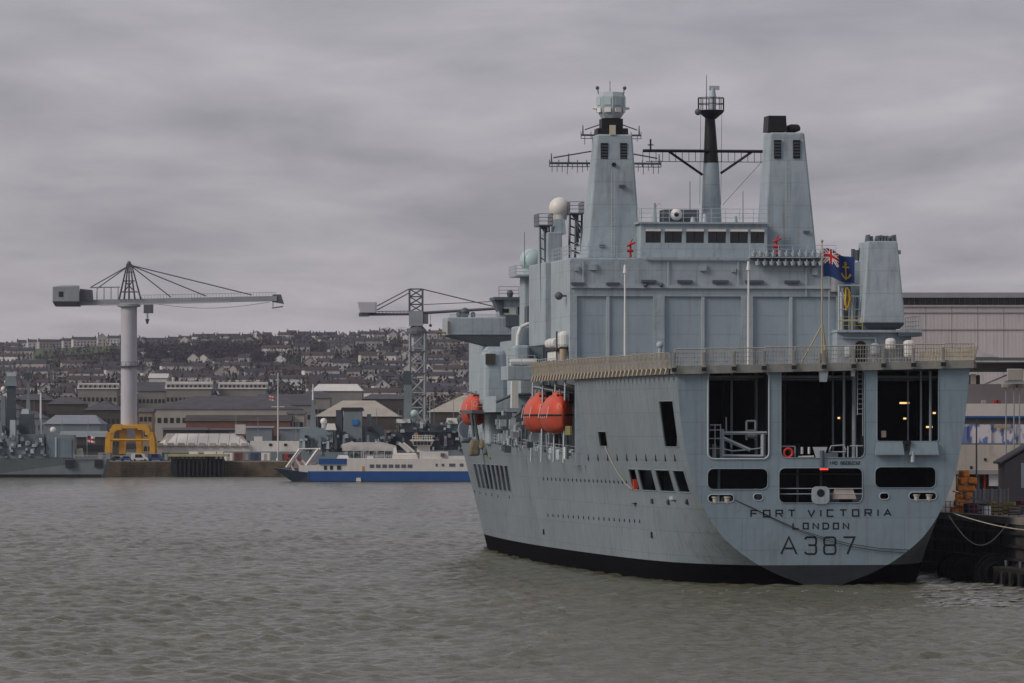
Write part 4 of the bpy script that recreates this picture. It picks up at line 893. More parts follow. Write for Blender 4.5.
# ---------------------------------------------------------------- ensign
def flag(name, px0, px1, py0, py1, y, label, blue):
    x0, z1 = L(px0, py0, y); x1, z0 = L(px1, py1, y); NU, NV = 56, 36; b = MB()
    for j in range(NV+1):
        for i in range(NU+1):
            u, v = i/NU, j/NV; dr = .0+.7*u**1.4; b.v.append((x0+.08+u*(x1-x0)*(1-.04*v), y+.45*math.sin(u*9+v*1.5)*u, z0+v*(z1-z0)*(1-.1*u)-dr*(1-.0*v)+.12*math.sin(u*8)))
    for j in range(NV):
        for i in range(NU):
            u, v = (i+.5)/NU, (j+.5)/NV; m = 0
            if u < .5 and v > .48:
                a, c_ = u/.5*2-1, (v-.48)/.52*2-1
                if abs(a) < .12 or abs(c_) < .2: m = 2
                elif abs(a) < .2 or abs(c_) < .33: m = 1
                elif abs(abs(a)-abs(c_)) < .10: m = 2
                elif abs(abs(a)-abs(c_)) < .30: m = 1
            else:      # yellow anchor
                a, c_ = (u-.74)*1.5, v-.42
                if abs(a) < .035 and -.26 < c_ < .28: m = 3
                elif abs(c_-.17) < .035 and abs(a) < .17: m = 3
                elif .2 < math.hypot(a, c_+.02) < .28 and c_ < -.1: m = 3
                elif abs(math.hypot(a, c_-.3)-.05) < .025: m = 3
            k = j*(NU+1)+i; b.f.append((k, k+1, k+NU+2, k+NU+1)); b.m.append(m); b.sm.append(True)
    o = b.build(name, [blue, WHITE, RED, YELLOW]); o.location = (SX, SY, 0); o.rotation_euler = (0, 0, YAW)
    return o
tag(flag('ensign', 822.4, 854, 248.5, 277, .6, '', mat('flag_blue', (.012, .035, .14), .7, .1)), 'blue ensign with union canton and yellow anchor flying from the stern staff', 'flag')
# ---------------------------------------------------------------- lifeboats
def lifeboat(x, y, z, label, ln=9.0, wd=2.9, h=4.2):
    e = empty('lifeboat', ship_w(x, y, z), YAW, label, 'lifeboat', 'orange enclosed lifeboats in the port davits')
    NS = 15
    def sect(t): # t -1..1 along the boat
        f = (1-abs(t)**3.2)**.5 if abs(t) < 1 else 0; return max(.06, f)
    def shell(lo, hi, m, name, k, inset=1.0):
        b = MB(); NA = 10
        for i in range(NS):
            t = -1+2*i/(NS-1); s = sect(t); yy_ = t*ln/2
            for j in range(NA+1):
                a = lo+(hi-lo)*j/NA; ca, sa = math.cos(a), math.sin(a)
                up_ = sa > 0; px_ = math.copysign(abs(ca)**(1.0 if up_ else .7), ca)*wd/2*s*inset; pz = (math.copysign(abs(sa)**(1.15 if up_ else .85), sa))*k*(.35+.65*s if up_ else .6+.4*s)
                b.v.append((px_, yy_, pz))
        for i in range(NS-1):
            for j in range(NA): q = i*(NA+1)+j; b.f.append((q, q+1, q+NA+2, q+NA+1)); b.m.append(0); b.sm.append(True)
        b.f.append(tuple(range(NA, -1, -1))); b.m.append(0); b.sm.append(False)
        b.f.append(tuple((NS-1)*(NA+1)+j for j in range(NA+1))); b.m.append(0); b.sm.append(False)
        return fixn(b.build(name, m, e))
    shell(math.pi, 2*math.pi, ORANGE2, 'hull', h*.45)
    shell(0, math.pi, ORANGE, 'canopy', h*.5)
    b = MB(); prv = None
    for sgn in (-1, 1):
        for i in range(NS-1):
            t0, t1 = -1+2*i/(NS-1), -1+2*(i+1)/(NS-1); b.cyl((sgn*(wd/2*sect(t0)+.04), t0*ln/2, 0), (sgn*(wd/2*sect(t1)+.04), t1*ln/2, 0), .09, .09, 6)
    b.build('fender_strip', BLACK, e)
    bevel(MB().hexa([(-.55, -ln*.33, h*.32), (.55, -ln*.33, h*.32), (.5, ln*.1, h*.42), (-.5, ln*.1, h*.42), (-.3, -ln*.22, h*.56), (.3, -ln*.22, h*.56), (.25, ln*.05, h*.56), (-.25, ln*.05, h*.56)]).build('conning_cabin', ORANGE, e), .15)
    for s in (-.2, .2): MB().box(s-.12, s+.12, -ln*.31, -ln*.25, h*.42, h*.49).build('window', GLASS, e)
    for s in (-1, 1):
        for t in (-.45, -.15, .15, .45): MB().box(s*wd*.36-.08, s*wd*.36+.08, t*ln/2-.3, t*ln/2+.3, h*.17, h*.25).build('window', GLASS, e)
    MB().box(-.35, .35, -ln*.47, -ln*.42, .25, .95).build('hatch', ORANGE2, e)
    for t in (-.55, .55): MB().cyl((0, t*ln/2, h*.3), (0, t*ln/2, h*.62), .08, .08, 6).build('lifting_hook', STEEL, e)
    b = MB()
    for t in (-.7, -.35, 0, .35, .7):
        for sgn in (-1, 1): b.bar((sgn*wd*.42, t*ln/2, h*.2), (sgn*wd*.5, t*ln/2, -.3), .03)
    b.build('grab_line', WHITE, e)
    return e
yc = 58; xc, zc = L(556.5, 415, yc); lifeboat(xc, yc, zc, 'orange enclosed lifeboat nearest the stern, overlapping the one ahead of it')
yc = 75; xc, zc = L(539, 415, yc); lifeboat(xc, yc, zc, 'orange enclosed lifeboat half hidden behind the aftmost lifeboat in the boat bay')
yc = 128; xc, zc = L(473.5, 411, yc); lifeboat(xc, yc, zc, 'orange lifeboat furthest forward, hung left of the grey replenishment post', 8.2, 2.6, 3.7)
for y in (54.2, 61.5, 71, 79):
    b = MB().bar((-16.4, y, 10.5), (-16.2, y, 18.8), .1); b.bar((-12.4, y, 17.6), (-16.2, y, 18.3), .16); b.bar((-12.4, y, 12), (-14.5, y, 11), .14)
    part(b, 'davit', LGREY)
for y in (125, 131): b = MB().bar((Lx(484, y), y, Lz(440, y)), (Lx(482, y), y, Lz(392, y)), .14); b.bar((Lx(484, y), y, Lz(396, y)), (Lx(468, y), y, Lz(392, y)), .12); part(b, 'davit', GREY)
part(MB().box(-16.3, -16.1, 50, 54, 13.3, 14.2), 'boat_bay_sign', mat('olive_board', (.22, .2, .08), .7))

# ================================================================ far shore
def W(px, py, Y): return (px-512)/F_PX*Y, CH+(HZ-py)*Y/F_PX
def wx(px, Y): return (px-512)/F_PX*Y
def wz(py, Y): return CH+(HZ-py)*Y/F_PX
STONE = mat('limestone_wall', (.21, .20, .185), .85, .2, .12, .2, ((.14, .13, .12), .08, .58, .6)); CREAM = mat('cream_render', (.34, .315, .28), .8, .12, .1, .2)
SLATE = mat('slate_roof', (.075, .075, .085), .7, .25, .25, .15); PALER = mat('pale_sheet_roof', (.40, .37, .31), .65, .15, .15, .25); WHITER = mat('white_sheeting', (.66, .64, .60), .6, .1, .12, .3, ((.42, .36, .28), .09, .6, .5))
BRICK = mat('red_brick', (.16, .075, .055), .85, .2, .3); BLUEG = mat('blue_grey_sheet', (.17, .205, .225), .6, .15, .15, .2); DARKW = mat('dark_brown_wall', (.06, .052, .048), .85, .3, .2, .3)
QUAYW = mat('weathered_quay_wall', (.13, .10, .07), .9, .35, .18, .5, ((.045, .04, .03), .12, .52, .8)); CONC = mat('concrete_apron', (.22, .21, .19), .9, .15, .05)
YEL = mat('crane_yellow', (.60, .31, .03), .5, .12, .3, .2); CRANEW = mat('crane_white', (.46, .455, .49), .55, .08, .15, .25); CRANEG = mat('crane_grey', (.27, .30, .32), .6, .12, .3, .2); CRANED = mat('crane_dark_steel', (.10, .105, .12), .6, .15, .4)
WINF = mat('dark_window', (.025, .028, .032), .25, .2, 1.)
GQ = 4.4
b = MB().box(-1500, 1500, 1662, 2420, -5, GQ); o = b.build('far_quay', CONC); tag(o, kind='structure')
random.seed(21)
# stone blocks facing the quay wall, one run per course
b = MB(); qx0, qx1 = wx(-40, 1660), wx(490, 1660)
for r_ in range(6):
    x = qx0
    while x < qx1:
        l_ = random.uniform(2.5, 5); b.box(x+.03, x+l_-.03, 1661.4-random.uniform(0, .25), 1661.98, -1+r_*.86, -1+r_*.86+.82); x += l_
o = b.build('quay_wall_blocks', QUAYW); tag(o, 'brown stained stone blocks of the far quay wall', kind='stuff')
# ---- hillside
HP = [(2300, 427), (3000, 405), (3800, 381), (4600, 360), (5400, 349), (5800, 349), (7000, 352)]
def hz_(Y, X=0):
    if Y <= 2300: return GQ-.5
    for (a, p), (c, q) in zip(HP, HP[1:]):
        if Y <= c: py = p+(q-p)*(Y-a)/(c-a); break
    else: py = 360
    px = 512+F_PX*X/Y
    bump_ = 6*math.sin(px*.013+1.2)+3*math.sin(px*.031+Y*.001)+2*math.sin(px*.07)
    t = min(1, (Y-2300)/2500); edge_ = -6 if px < 90 else 0
    return wz(py-bump_*.4*t-t*max(-5, min(9, (px-90)*.055)), Y)
b = MB(); NX, NY = 110, 50; XX = [-1500+3000*i/NX for i in range(NX+1)]; YY = [2300+4700*j/NY for j in range(NY+1)]
for yv in YY:
    for xv in XX: b.v.append((xv, yv, hz_(yv, xv)))
for j in range(NY):
    for i in range(NX): k = j*(NX+1)+i; b.f.append((k, k+1, k+NX+2, k+NX+1)); b.m.append(0); b.sm.append(True)
HILL = mat('winter_hillside', (.062, .058, .060), .95, .35, .008, 0, ((.07, .095, .04), .012, .5, .9))
tag(b.build('hillside', HILL), kind='structure')
GRASSM = mat('hill_pasture', (.075, .105, .045), .95, .15, .02)
for (pa, pb, ya, yb_) in ((28, 122, 4750, 5250), (150, 232, 4560, 4720), (20, 60, 4500, 4640)):
    b = MB(); n1_, n2_ = 14, 5
    for j in range(n2_+1):
        for i in range(n1_+1):
            yv = ya+(yb_-ya)*j/n2_; xv = wx(pa+(pb-pa)*i/n1_, yv); b.v.append((xv, yv+30*math.sin(i*1.3), hz_(yv+30*math.sin(i*1.3), xv)+1.2))
    for j in range(n2_):
        for i in range(n1_): k = j*(n1_+1)+i; b.f.append((k, k+1, k+n1_+2, k+n1_+1)); b.m.append(0); b.sm.append(True)
    tag(b.build('pasture', GRASSM), kind='structure')
# ---- hillside houses
HW = [mat('house_wall_%d' % i, c, .85, .12, .2) for i, c in enumerate(((.56, .53, .49), (.70, .69, .68), (.37, .335, .31), (.19, .165, .165), (.45, .43, .42)))]
HWN = ['cream', 'white', 'buff', 'brown', 'grey']
RF = [mat('house_roof_%d' % i, c, .8, .2, .3) for i, c in enumerate(((.055, .052, .065), (.07, .055, .055), (.05, .05, .065)))]
def house_mesh(wd, dp, h, rh, wm, rm, gable, nwin, chim):
    b = MB(); b.cur = 0; b.box(-wd/2, wd/2, -dp/2, dp/2, -4, h)
    if gable: b.prism([(-wd/2, h), (wd/2, h), (0, h+rh-.1)], -dp/2, dp/2)
    b.cur = 1
    if gable:
        for s in (-1, 1): b.hexa([(s*(wd/2+.4), -dp/2-.3, h-.2), (0, -dp/2-.3, h+rh), (0, dp/2+.3, h+rh), (s*(wd/2+.4), dp/2+.3, h-.2), (s*(wd/2+.4), -dp/2-.3, h+.1), (0, -dp/2-.3, h+rh+.3), (0, dp/2+.3, h+rh+.3), (s*(wd/2+.4), dp/2+.3, h+.1)])
    else:
        b.prism([(-dp/2-.4, h), (dp/2+.4, h), (0, h+rh)], -wd/2-.2, wd/2+.2, 'x')
    for k in range(chim): x = -wd/2+.6+k*(wd-1.2); b.box(x-.45, x+.45, -.5, .5, h+rh*.4, h+rh+1.2)
    b.cur = 2
    for st in range(2):
        for k in range(nwin):
            x = -wd/2+wd*(k+.5)/nwin; b.box(x-.6, x+.6, -dp/2-.06, -dp/2+.1, .9+st*2.7, 2.4+st*2.7)
    return b.mesh('hillside_house', [wm, rm, WINF])
HM = []
for wi in range(5):
    for k, a in enumerate(((9, 8, 7.0, 2.6, False, 2, 1), (13, 8, 7.0, 2.6, False, 4, 2), (8.5, 10, 7.2, 3.4, True, 2, 1), (24, 8, 7.2, 2.6, False, 7, 2))):
        HM.append((wi, k, house_mesh(*a[:4], HW[wi], RF[(wi+k) % 3], *a[4:])))
KIND = ['small detached', 'double-fronted', 'gable-fronted', 'long terraced']
rows = [(4980, .55), (4700, .5), (5250, .75), (5480, .95), (4420, .5), (4150, .55), (3900, .7), (3650, .75), (3400, .75), (3150, .7), (2950, .6)]
nh = 0
for Yr, dens in rows:
    px = -12+random.uniform(0, 8)
    while px < 492 and nh < 298:
        wi = random.choices(range(5), (4, 3, 3, 3, 3))[0]; cand = [h for h in HM if h[0] == wi]; wi_, k, me = random.choices(cand, (4, 3, 2, 3 if Yr < 4200 else 1))[0]
        wpx = (9, 13, 8.5, 24)[k]*F_PX/Yr
        blocked = (Yr > 4400 and Yr < 5300 and 24 < px < 126) or (4300 < Yr < 4800 and 135 < px < 245)
        if random.random() < dens and not blocked:
            Yh = Yr+random.uniform(-70, 70); X = wx(px+wpx/2, Yh)
            o = link_copy(me, 'hillside_house', None, (X, Yh, hz_(Yh, X)), random.uniform(-.35, .35), (1, 1, random.uniform(.9, 1.12)))
            pc = px+wpx/2; zone = 'left of the tall crane' if pc < 119 else 'right of the tall crane' if pc < 205 else 'above the barracks and flagpole' if pc < 300 else 'left of the lattice crane' if pc < 409 else 'right of the lattice crane'
            hgt = 'on the ridge line' if Yr > 5300 else 'just below the ridge' if Yr > 4650 else 'high on the slope' if Yr > 4000 else 'halfway down the slope' if Yr > 3500 else 'low on the slope' if Yr > 3100 else 'at the foot of the slope'
            tag(o, '%s %s house %s %s' % (KIND[k], HWN[wi], hgt, zone), 'house', 'houses on the far hillside'); nh += 1
            px += wpx+random.uniform(.3, 2.5)
        else: px += random.uniform(4, 14)
dup_ = {}
for o in col.objects:
    if o.name.startswith('hillside_house'): dup_.setdefault(o['label'], []).append(o)
for lb_, os_ in dup_.items():
    if len(os_) > 1:
        os_.sort(key=lambda q: q.location.x/q.location.y)
        for i_, q in enumerate(os_): q['label'] = lb_+(', leftmost such' if i_ == 0 else ', rightmost such' if i_ == len(os_)-1 else ', %s such' % ['', 'second', 'third', 'fourth', 'fifth', 'sixth', 'seventh'][i_])
# bare winter woodland between the streets
def wood(npts, name, m, seed, sel):
    rr = random.Random(seed); vs, fs = [], []
    for _ in range(npts):
        px, Yt = sel(rr); X = wx(px, Yt); zb = hz_(Yt, X); h = rr.uniform(5, 10.5); w_ = h*rr.uniform(.35, .55)
        for k in range(34):
            t = rr.uniform(.12, 1); a = rr.uniform(0, 6.28); r_ = w_*math.sin(min(1, t*1.1+.1)*math.pi)**.6*rr.random()**.5
            c_ = (X+r_*math.cos(a), Yt+r_*math.sin(a), zb+h*t); s_ = rr.uniform(.5, 1.2); b0 = len(vs)
            for q in range(3): vs.append((c_[0]+rr.uniform(-s_, s_), c_[1]+rr.uniform(-s_, s_), c_[2]+rr.uniform(-s_, s_)*1.2))
            fs.append((b0, b0+1, b0+2))
        b0 = len(vs); vs += [(X-.3, Yt, zb-1), (X+.3, Yt, zb-1), (X, Yt, zb+h*.7)]; fs.append((b0, b0+1, b0+2))
    me = bpy.data.meshes.new(name); me.from_pydata(vs, [], fs); me.materials.append(m); o = bpy.data.objects.new(name, me); col.objects.link(o)
    return tag(o, None, None, None, 'stuff')
TREEB = mat('bare_twigs', (.050, .043, .050), .95, .3, .02); TREEG = mat('dark_evergreen', (.03, .042, .026), .95, .3, .03); TREEP = mat('purple_twigs', (.058, .050, .064), .95, .25, .02)
def selA(rr):
    while True:
        px = rr.uniform(-15, 495); Yt = rr.uniform(2900, 5500)
        if Yt > 4380 and 22 < px < 124 and rr.random() < .96: continue
        return px, Yt
def selB(rr):
    while True:
        px = rr.gauss(175, 95); Yt = rr.uniform(4250, 4980)
        if px < 124 and rr.random() < .8: continue
        return px, Yt
def selC(rr): return rr.uniform(-15, 495), rr.uniform(2500, 2950)
tag(wood(2300, 'winter_woodland', TREEB, 1, selA), 'bare brown winter trees spread between the hillside houses')
tag(wood(1500, 'winter_copse', TREEP, 2, selB), 'dense bare trees on the slope below the ridge houses')
tag(wood(380, 'evergreen_clumps', TREEG, 4, selA), 'dark evergreen clumps among the hillside houses')
tag(wood(420, 'roadside_trees', TREEB, 5, selC), 'low scrub at the foot of the town hillside')
def ridge_tree(px, Yt, h, w_, label):
    X = wx(px, Yt); e = empty('bare_tree', (X, Yt, hz_(Yt, X)), 0, label, 'tree', 'round bare trees on the ridge'); rr = random.Random(int(px)); b = MB()
    b.cyl((0, 0, -1), (0, 0, h*.5), .5, .25, 6)
    for k in range(7): a = k*.9; b.cyl((0, 0, h*.3), (w_*.5*math.cos(a), w_*.5*math.sin(a), h*.75), .2, .06, 4)
    b.build('trunk', TREEB, e); b = MB()
    for k in range(420):
        t = rr.random(); a = rr.uniform(0, 6.28); ph_ = math.acos(rr.uniform(-.7, 1)); r_ = rr.random()**.4
        c_ = Vector((w_*r_*math.sin(ph_)*math.cos(a), w_*r_*math.sin(ph_)*math.sin(a), h*.58+h*.42*r_*math.cos(ph_))); s_ = .55
        b.add([c_+Vector((rr.uniform(-s_, s_), rr.uniform(-s_, s_), rr.uniform(-s_, s_))) for _ in range(3)], [(0, 1, 2)])
    b.build('crown', TREEP, e)
ridge_tree(387.5, 5300, 15, 7, 'left of two round bare trees on the ridge behind the lattice crane'); ridge_tree(402, 5300, 16, 7.5, 'right of two round bare trees on the ridge behind the lattice crane')
# ---- larger buildings of the dockyard and town
WMESH = {}
def building(name, label, cat, pxs, pye, pyr, Y, depth, wm, rm, nwin=0, nrow=1, gable=False, base=None, wsize=(1.1, 1.7), hip=0, group=None, chim=0, winmat=None, dorm=0):
    x0, x1 = wx(pxs[0], Y), wx(pxs[1], Y); ze, zr_ = wz(pye, Y), wz(pyr, Y+depth/2); cx = (x0+x1)/2; hw = (x1-x0)/2
    z0 = GQ if base is None else base
    e = empty(name, (cx, Y, z0), 0, label, cat, group); he, hr_ = ze-z0, max(ze+.3, zr_)-z0
    MB().box(-hw, hw, 0, depth, -2, he).build('wall', wm, e)
    if gable: b = MB().prism([(-hw-.4, he-.02), (hw+.4, he-.02), (0, hr_)], -.4, depth+.4)
    else:
        b = MB(); b.add([(-hw-.5, -.5, he), (hw+.5, -.5, he), (hw+.5, depth+.5, he), (-hw-.5, depth+.5, he), (-hw-.5+hip, depth/2, hr_), (hw+.5-hip, depth/2, hr_)], [(3, 2, 1, 0), (0, 1, 5, 4), (2, 3, 4, 5), (1, 2, 5), (3, 0, 4)])
    rf = fixn(b.build('roof', rm, e))
    for k in range(chim):
        x = -hw+2*hw*(k+.5)/chim; MB().box(x-.8, x+.8, depth/2-.8, depth/2+.8, hr_-1.5, hr_+2).build('chimney', wm, rf)
    for k in range(dorm):
        x = -hw+2*hw*(k+.5)/dorm; zd_ = he+(hr_-he)*.25
        MB().box(x-.8, x+.8, depth*.08, depth*.3, zd_-.6, zd_+1.4).build('dormer', rm, rf); MB().box(x-.5, x+.5, depth*.08-.06, depth*.08+.05, zd_-.3, zd_+1.0).build('dormer_window', WINF, rf)
    if nwin:
        key = wsize+((winmat or WINF).name,)
        if key not in WMESH: WMESH[key] = MB().box(-wsize[0]/2, wsize[0]/2, -.08, .1, 0, wsize[1]).mesh('window', winmat or WINF)
        for r_ in range(nrow):
            zz_ = he*(r_+.5)/nrow-wsize[1]*.45
            for k in range(nwin): link_copy(WMESH[key], 'window', e, (-hw+2*hw*(k+.5)/nwin, 0, zz_))
    return e
BARR = mat('weathered_white_roof', (.38, .37, .35), .7, .2, .12, .3)
building('barrack_block', 'long pale stone barrack with white roof seen right of the crane column', 'building', (166, 211), 389, 381.5, 2300, 14, STONE, BARR, 11, 3, base=4, dorm=10)
building('barrack_block', 'pale stone barrack with white roof left of the leafless trees and flagpole', 'building', (219, 266), 389, 382, 2310, 14, STONE, BARR, 12, 3, base=4, dorm=11)
building('barrack_block', 'pale stone barrack with white roof left of the tall crane column', 'building', (78, 117), 389, 383, 2310, 14, STONE, BARR, 9, 3, base=4, dorm=8)
building('barrack_block', 'shaded grey stone barrack joined to the right side of the crane column', 'building', (138, 165.5), 391, 382, 2320, 16, STONE, SLATE, 7, 3, base=4)
building('slate_roofed_store', 'long store with wide slate roof and cream windowed wall below the barracks', 'building', (150, 300), 409, 396, 2000, 34, CREAM, SLATE, 24, 2, hip=16, wsize=(1.4, 1.9))
building('slate_roofed_store', 'dark slate roofed store left of the crane column behind the frigate', 'building', (84, 120), 410, 399, 2030, 30, DARKW, SLATE, 8, 2, hip=8)
building('slate_roofed_store', 'grey slate store with small white dormers right of the pale stores', 'building', (258, 312), 405, 394, 2080, 24, STONE, SLATE, 9, 2)
building('brick_workshop', 'red brick workshop with pale band behind the white boat shed', 'building', (186, 290), 421, 415, 1880, 18, BRICK, DARKW, 18, 1, wsize=(1.6, 2.2))
building('corner_block', 'cream corner building right of the red brick workshop', 'building', (287.5, 304), 414, 411, 1890, 14, CREAM, SLATE, 3, 2)
building('corner_block', 'tan stone building just right of the crane column', 'building', (139, 152), 412, 408, 1960, 16, mat('tan_stone', (.26, .20, .14), .85), SLATE, 3, 3)
building('blue_shed', 'blue grey shed with round-topped windows right of the white block', 'shed', (246, 272), 428, 426, 1760, 15, BLUEG, BLUEG, 4, 1, wsize=(2, 1.6), winmat=WINF)
building('blue_shed', 'blue grey shed furthest right beside the flagpole', 'shed', (280, 316), 429, 427, 1762, 15, BLUEG, BLUEG, 6, 1, wsize=(1.2, 2.2))
building('dark_workshop', 'dark glazed workshop right of the yellow crane base', 'building', (163, 206), 430, 427.5, 1770, 14, DARKW, SLATE, 12, 1, wsize=(1.5, 2.6), winmat=mat('blue_pane', (.14, .19, .24), .25))
building('dark_workshop', 'low workshop with pale strip windows behind the boat shed roof', 'building', (207, 236), 430, 428, 1772, 14, DARKW, SLATE, 6, 1, wsize=(3.0, 1.4), winmat=mat('pale_pane', (.4, .42, .42), .3))
building('steel_shed', 'grey shed with pale ridge strip behind the frigate', 'shed', (44, 100), 424, 415, 1800, 30, BLUEG, mat('grey_sheet_roof', (.22, .25, .27), .6, .15, .15, .2), 9, 1, wsize=(2.2, 2.5), hip=3)
building('steel_shed', 'low dark shed below the grey shed and left of the yellow crane base', 'shed', (60, 104), 437, 431, 1730, 20, DARKW, mat('grey_sheet_roof', (.22, .25, .27)), 7, 1, wsize=(2, 2))
building('cream_roofed_shed', 'wide shed with cream roof left of the lattice crane', 'shed', (316, 398), 416.5, 400.5, 1900, 46, DARKW, PALER, 16, 1, hip=9, wsize=(1.2, 4.5), winmat=mat('brown_panel', (.12, .10, .09), .8))
building('cream_roofed_shed', 'shed with slanting cream roof right of the lattice crane', 'shed', (428, 500), 412, 393, 1905, 50, DARKW, PALER, 10, 1, hip=14, wsize=(1.2, 4), winmat=mat('brown_panel', (.12, .10, .09), .8))
building('flat_roofed_hall', 'long hall with pale roof on the slope above the cream shed', 'building', (312, 362), 391, 384, 2500, 30, STONE, WHITER, 9, 1, hip=3, base=8)
building('white_house', 'tall white house with small windows right of the lattice crane', 'house', (441, 453), 386, 383, 3000, 12, mat('white_render', (.55, .53, .5), .8), SLATE, 4, 3, base=15)
building('white_house', 'plain white house just left of the lattice crane', 'house', (389, 402), 380, 377.5, 3300, 12, mat('white_render', (.55, .53, .5), .8), SLATE, 0, 1, base=25)
building('white_house', 'flat white box-like hall right of the crane column above the barracks', 'building', (149, 167), 378, 373.5, 2900, 20, mat('white_render', (.55, .53, .5)), mat('white_render', (.55, .53, .5)), 0, 1, base=15)
Ysc = 4640
building('hillside_school', 'long white flat-roofed school on the green slope right of the crane column', 'building', (168, 207), 352.5, 351, Ysc, 20, mat('white_render', (.55, .53, .5)), mat('white_render', (.55, .53, .5)), 12, 1, base=hz_(Ysc, wx(188, Ysc))-2, wsize=(2.4, 1.8))
building('teal_hall', 'teal hall on the wooded slope below the ridge', 'building', (232, 248), 358, 354.5, 4500, 20, mat('teal_wall', (.06, .20, .22), .7), mat('teal_wall', (.06, .20, .22), .7), 4, 1, base=hz_(4500, wx(240, 4500))-3)
# ---- white boat shed with tent-like cladding
Yt = 1700; zb0 = GQ
e = empty('boat_shed', (wx(228, Yt), Yt, GQ), 0, 'long white clad boat shed with folded sheeting behind the dark landing stage', 'shed'); ox = wx(228, Yt)
def fb(pl, pr, pt, pb, Y, dep, par, oy=None): # box in photo rows, local to an empty at (ox, oy, GQ)
    oy_ = Y if oy is None else oy
    return MB().box(wx(pl, Y)-par[0], wx(pr, Y)-par[0], Y-par[1], Y-par[1]+dep, wz(pb, Y)-par[2], wz(pt, Y)-par[2])
po = (ox, Yt, GQ)
fb(155, 250, 445, 453, Yt, 18, po).build('wall', WHITER, e); fb(250, 299, 441, 451.5, Yt+.5, 16, po).build('low_wing', WHITER, e); fb(215, 300, 451.5, 462, Yt-1, 15, po).build('blue_base', BLUEG, e)
x0, x1 = wx(155, Yt)-ox, wx(250, Yt)-ox; z0_, z1_ = wz(445, Yt)-GQ, wz(433.5, Yt)-GQ; npn = 9
for k in range(npn):
    xa, xb = x0+(x1-x0)*k/npn, x0+(x1-x0)*(k+1)/npn; f0 = 2.5 if k == 0 else 0; f1 = 2.5 if k == npn-1 else 0
    MB().add([(xa, -.4, z0_), (xb-.12, -.4, z0_), (xb-.12-f1*2, 8, z1_), (xa+f0*2.4, 8, z1_), (xa, 16, z0_), (xb-.12, 16, z0_), (xa, -.4, z0_-.4), (xb-.12, -.4, z0_-.4)], [(0, 1, 2, 3), (3, 2, 5, 4), (6, 7, 1, 0), (0, 3, 4), (1, 5, 2)]).build('roof_panel', WHITER, e)
    bevel(MB().box(xa+.5, xb-.6, -.9, -.45, z0_-.5, z0_+.7).build('rolled_sheet', mat('dusty_sheet', (.45, .41, .35), .8, .15), e), .25)
fb(235, 245, 424.5, 434, Yt+6, 5, po).build('stair_tower', WHITER, e); fb(254, 262, 436.5, 441, Yt+4, 4, po).build('roof_hut', WHITER, e)
for px in (269, 284): fb(px, px+3, 443.5, 446, Yt+.3, .3, po).build('window', WINF, e)
# ---- dark landing stage with pale yellow edge
Yl = 1656; e = empty('landing_stage', (wx(198, Yl), Yl, 0), 0, 'dark piled landing stage with pale yellow top edge at the far quay', 'jetty'); po = (wx(198, Yl), Yl, 0)
fb(168, 228, 454, 456.5, Yl-1, 8, po).build('deck', mat('pale_yellow_edge', (.40, .37, .20), .7, .2, .3, .3), e)
fb(173, 224, 459, 476, Yl+2, 5, po).build('back_wall', mat('dark_blue_backing', (.03, .038, .05), .8), e)  # plain dark blue-grey wall behind the piles
for k in range(13): fb(171+k*4.25, 172.8+k*4.25, 456.6, 476, Yl, 1, po).build('pile', BLACK, e)
for px, wd_ in ((189, 9), (204, 12), (217, 6)): fb(px, px+wd_, 451.5, 454, Yl+1, 3, po).build('deck_box', WHITER, e)
# ---- poles and small things on the far quay
def fpole(name, px, pt, pb, Y, r0, label, cat, m, flagcol=None):
    X, z1_ = W(px, pt, Y); zb_ = max(GQ, wz(pb, Y)); e = empty(name, (X, Y, zb_), 0, label, cat); h = z1_-zb_
    MB().cyl((0, 0, 0), (0, 0, h), r0, r0*.5, 8).build('pole', m, e); MB().lathe((0, 0, 0), [(r0*2, 0), (r0*2, .3), (r0*1.2, .8)], 8).build('foot', m, e); MB().ball((0, 0, h), r0*.8, 8, 5).build('finial', m, e)
    if flagcol: MB().bar((-2, 0, h*.62), (2, 0, h*.62), r0*.4).build('yard', m, e)
    return e
fpole('flagpole', 278, 374, 470, 1690, .3, 'tall thin white flagpole on the far quay left of the ferry', 'flagpole', mat('pole_white', (.6, .6, .58), .5), True)
def small_flag(px0, px1, py0, py1, Y, label, cols3):
    x0, z1_ = W(px0, py0, Y); x1, z0_ = W(px1, py1, Y); b = MB(); n = 14
    for j in range(7):
        for i in range(n+1): u = i/n; b.v.append((x0+u*(x1-x0), Y+.35*math.sin(u*7)*u, z0_+(z1_-z0_)*j/6-.4*u))
    for j in range(6):
        for i in range(n):
            u, v = (i+.5)/n, (j+.5)/6; m_ = 1 if (abs(u-.45) < .07 or abs(v-.5) < .1) else (2 if (u < .4 and v > .6) else 0)
            k = j*(n+1)+i; b.f.append((k, k+1, k+n+2, k+n+1)); b.m.append(m_); b.sm.append(True)
    tag(b.build('small_flag', cols3), label, 'flag')
small_flag(269, 275, 395.5, 400, 1690, 'small pale flag beside the tall white flagpole', [mat('pale_pink', (.5, .42, .42), .7), RED, WHITE])
CARC = [('white', (.6, .6, .58)), ('blue', (.04, .09, .25)), ('silver', (.35, .36, .38)), ('dark', (.03, .03, .035)), ('red', (.3, .03, .03))]
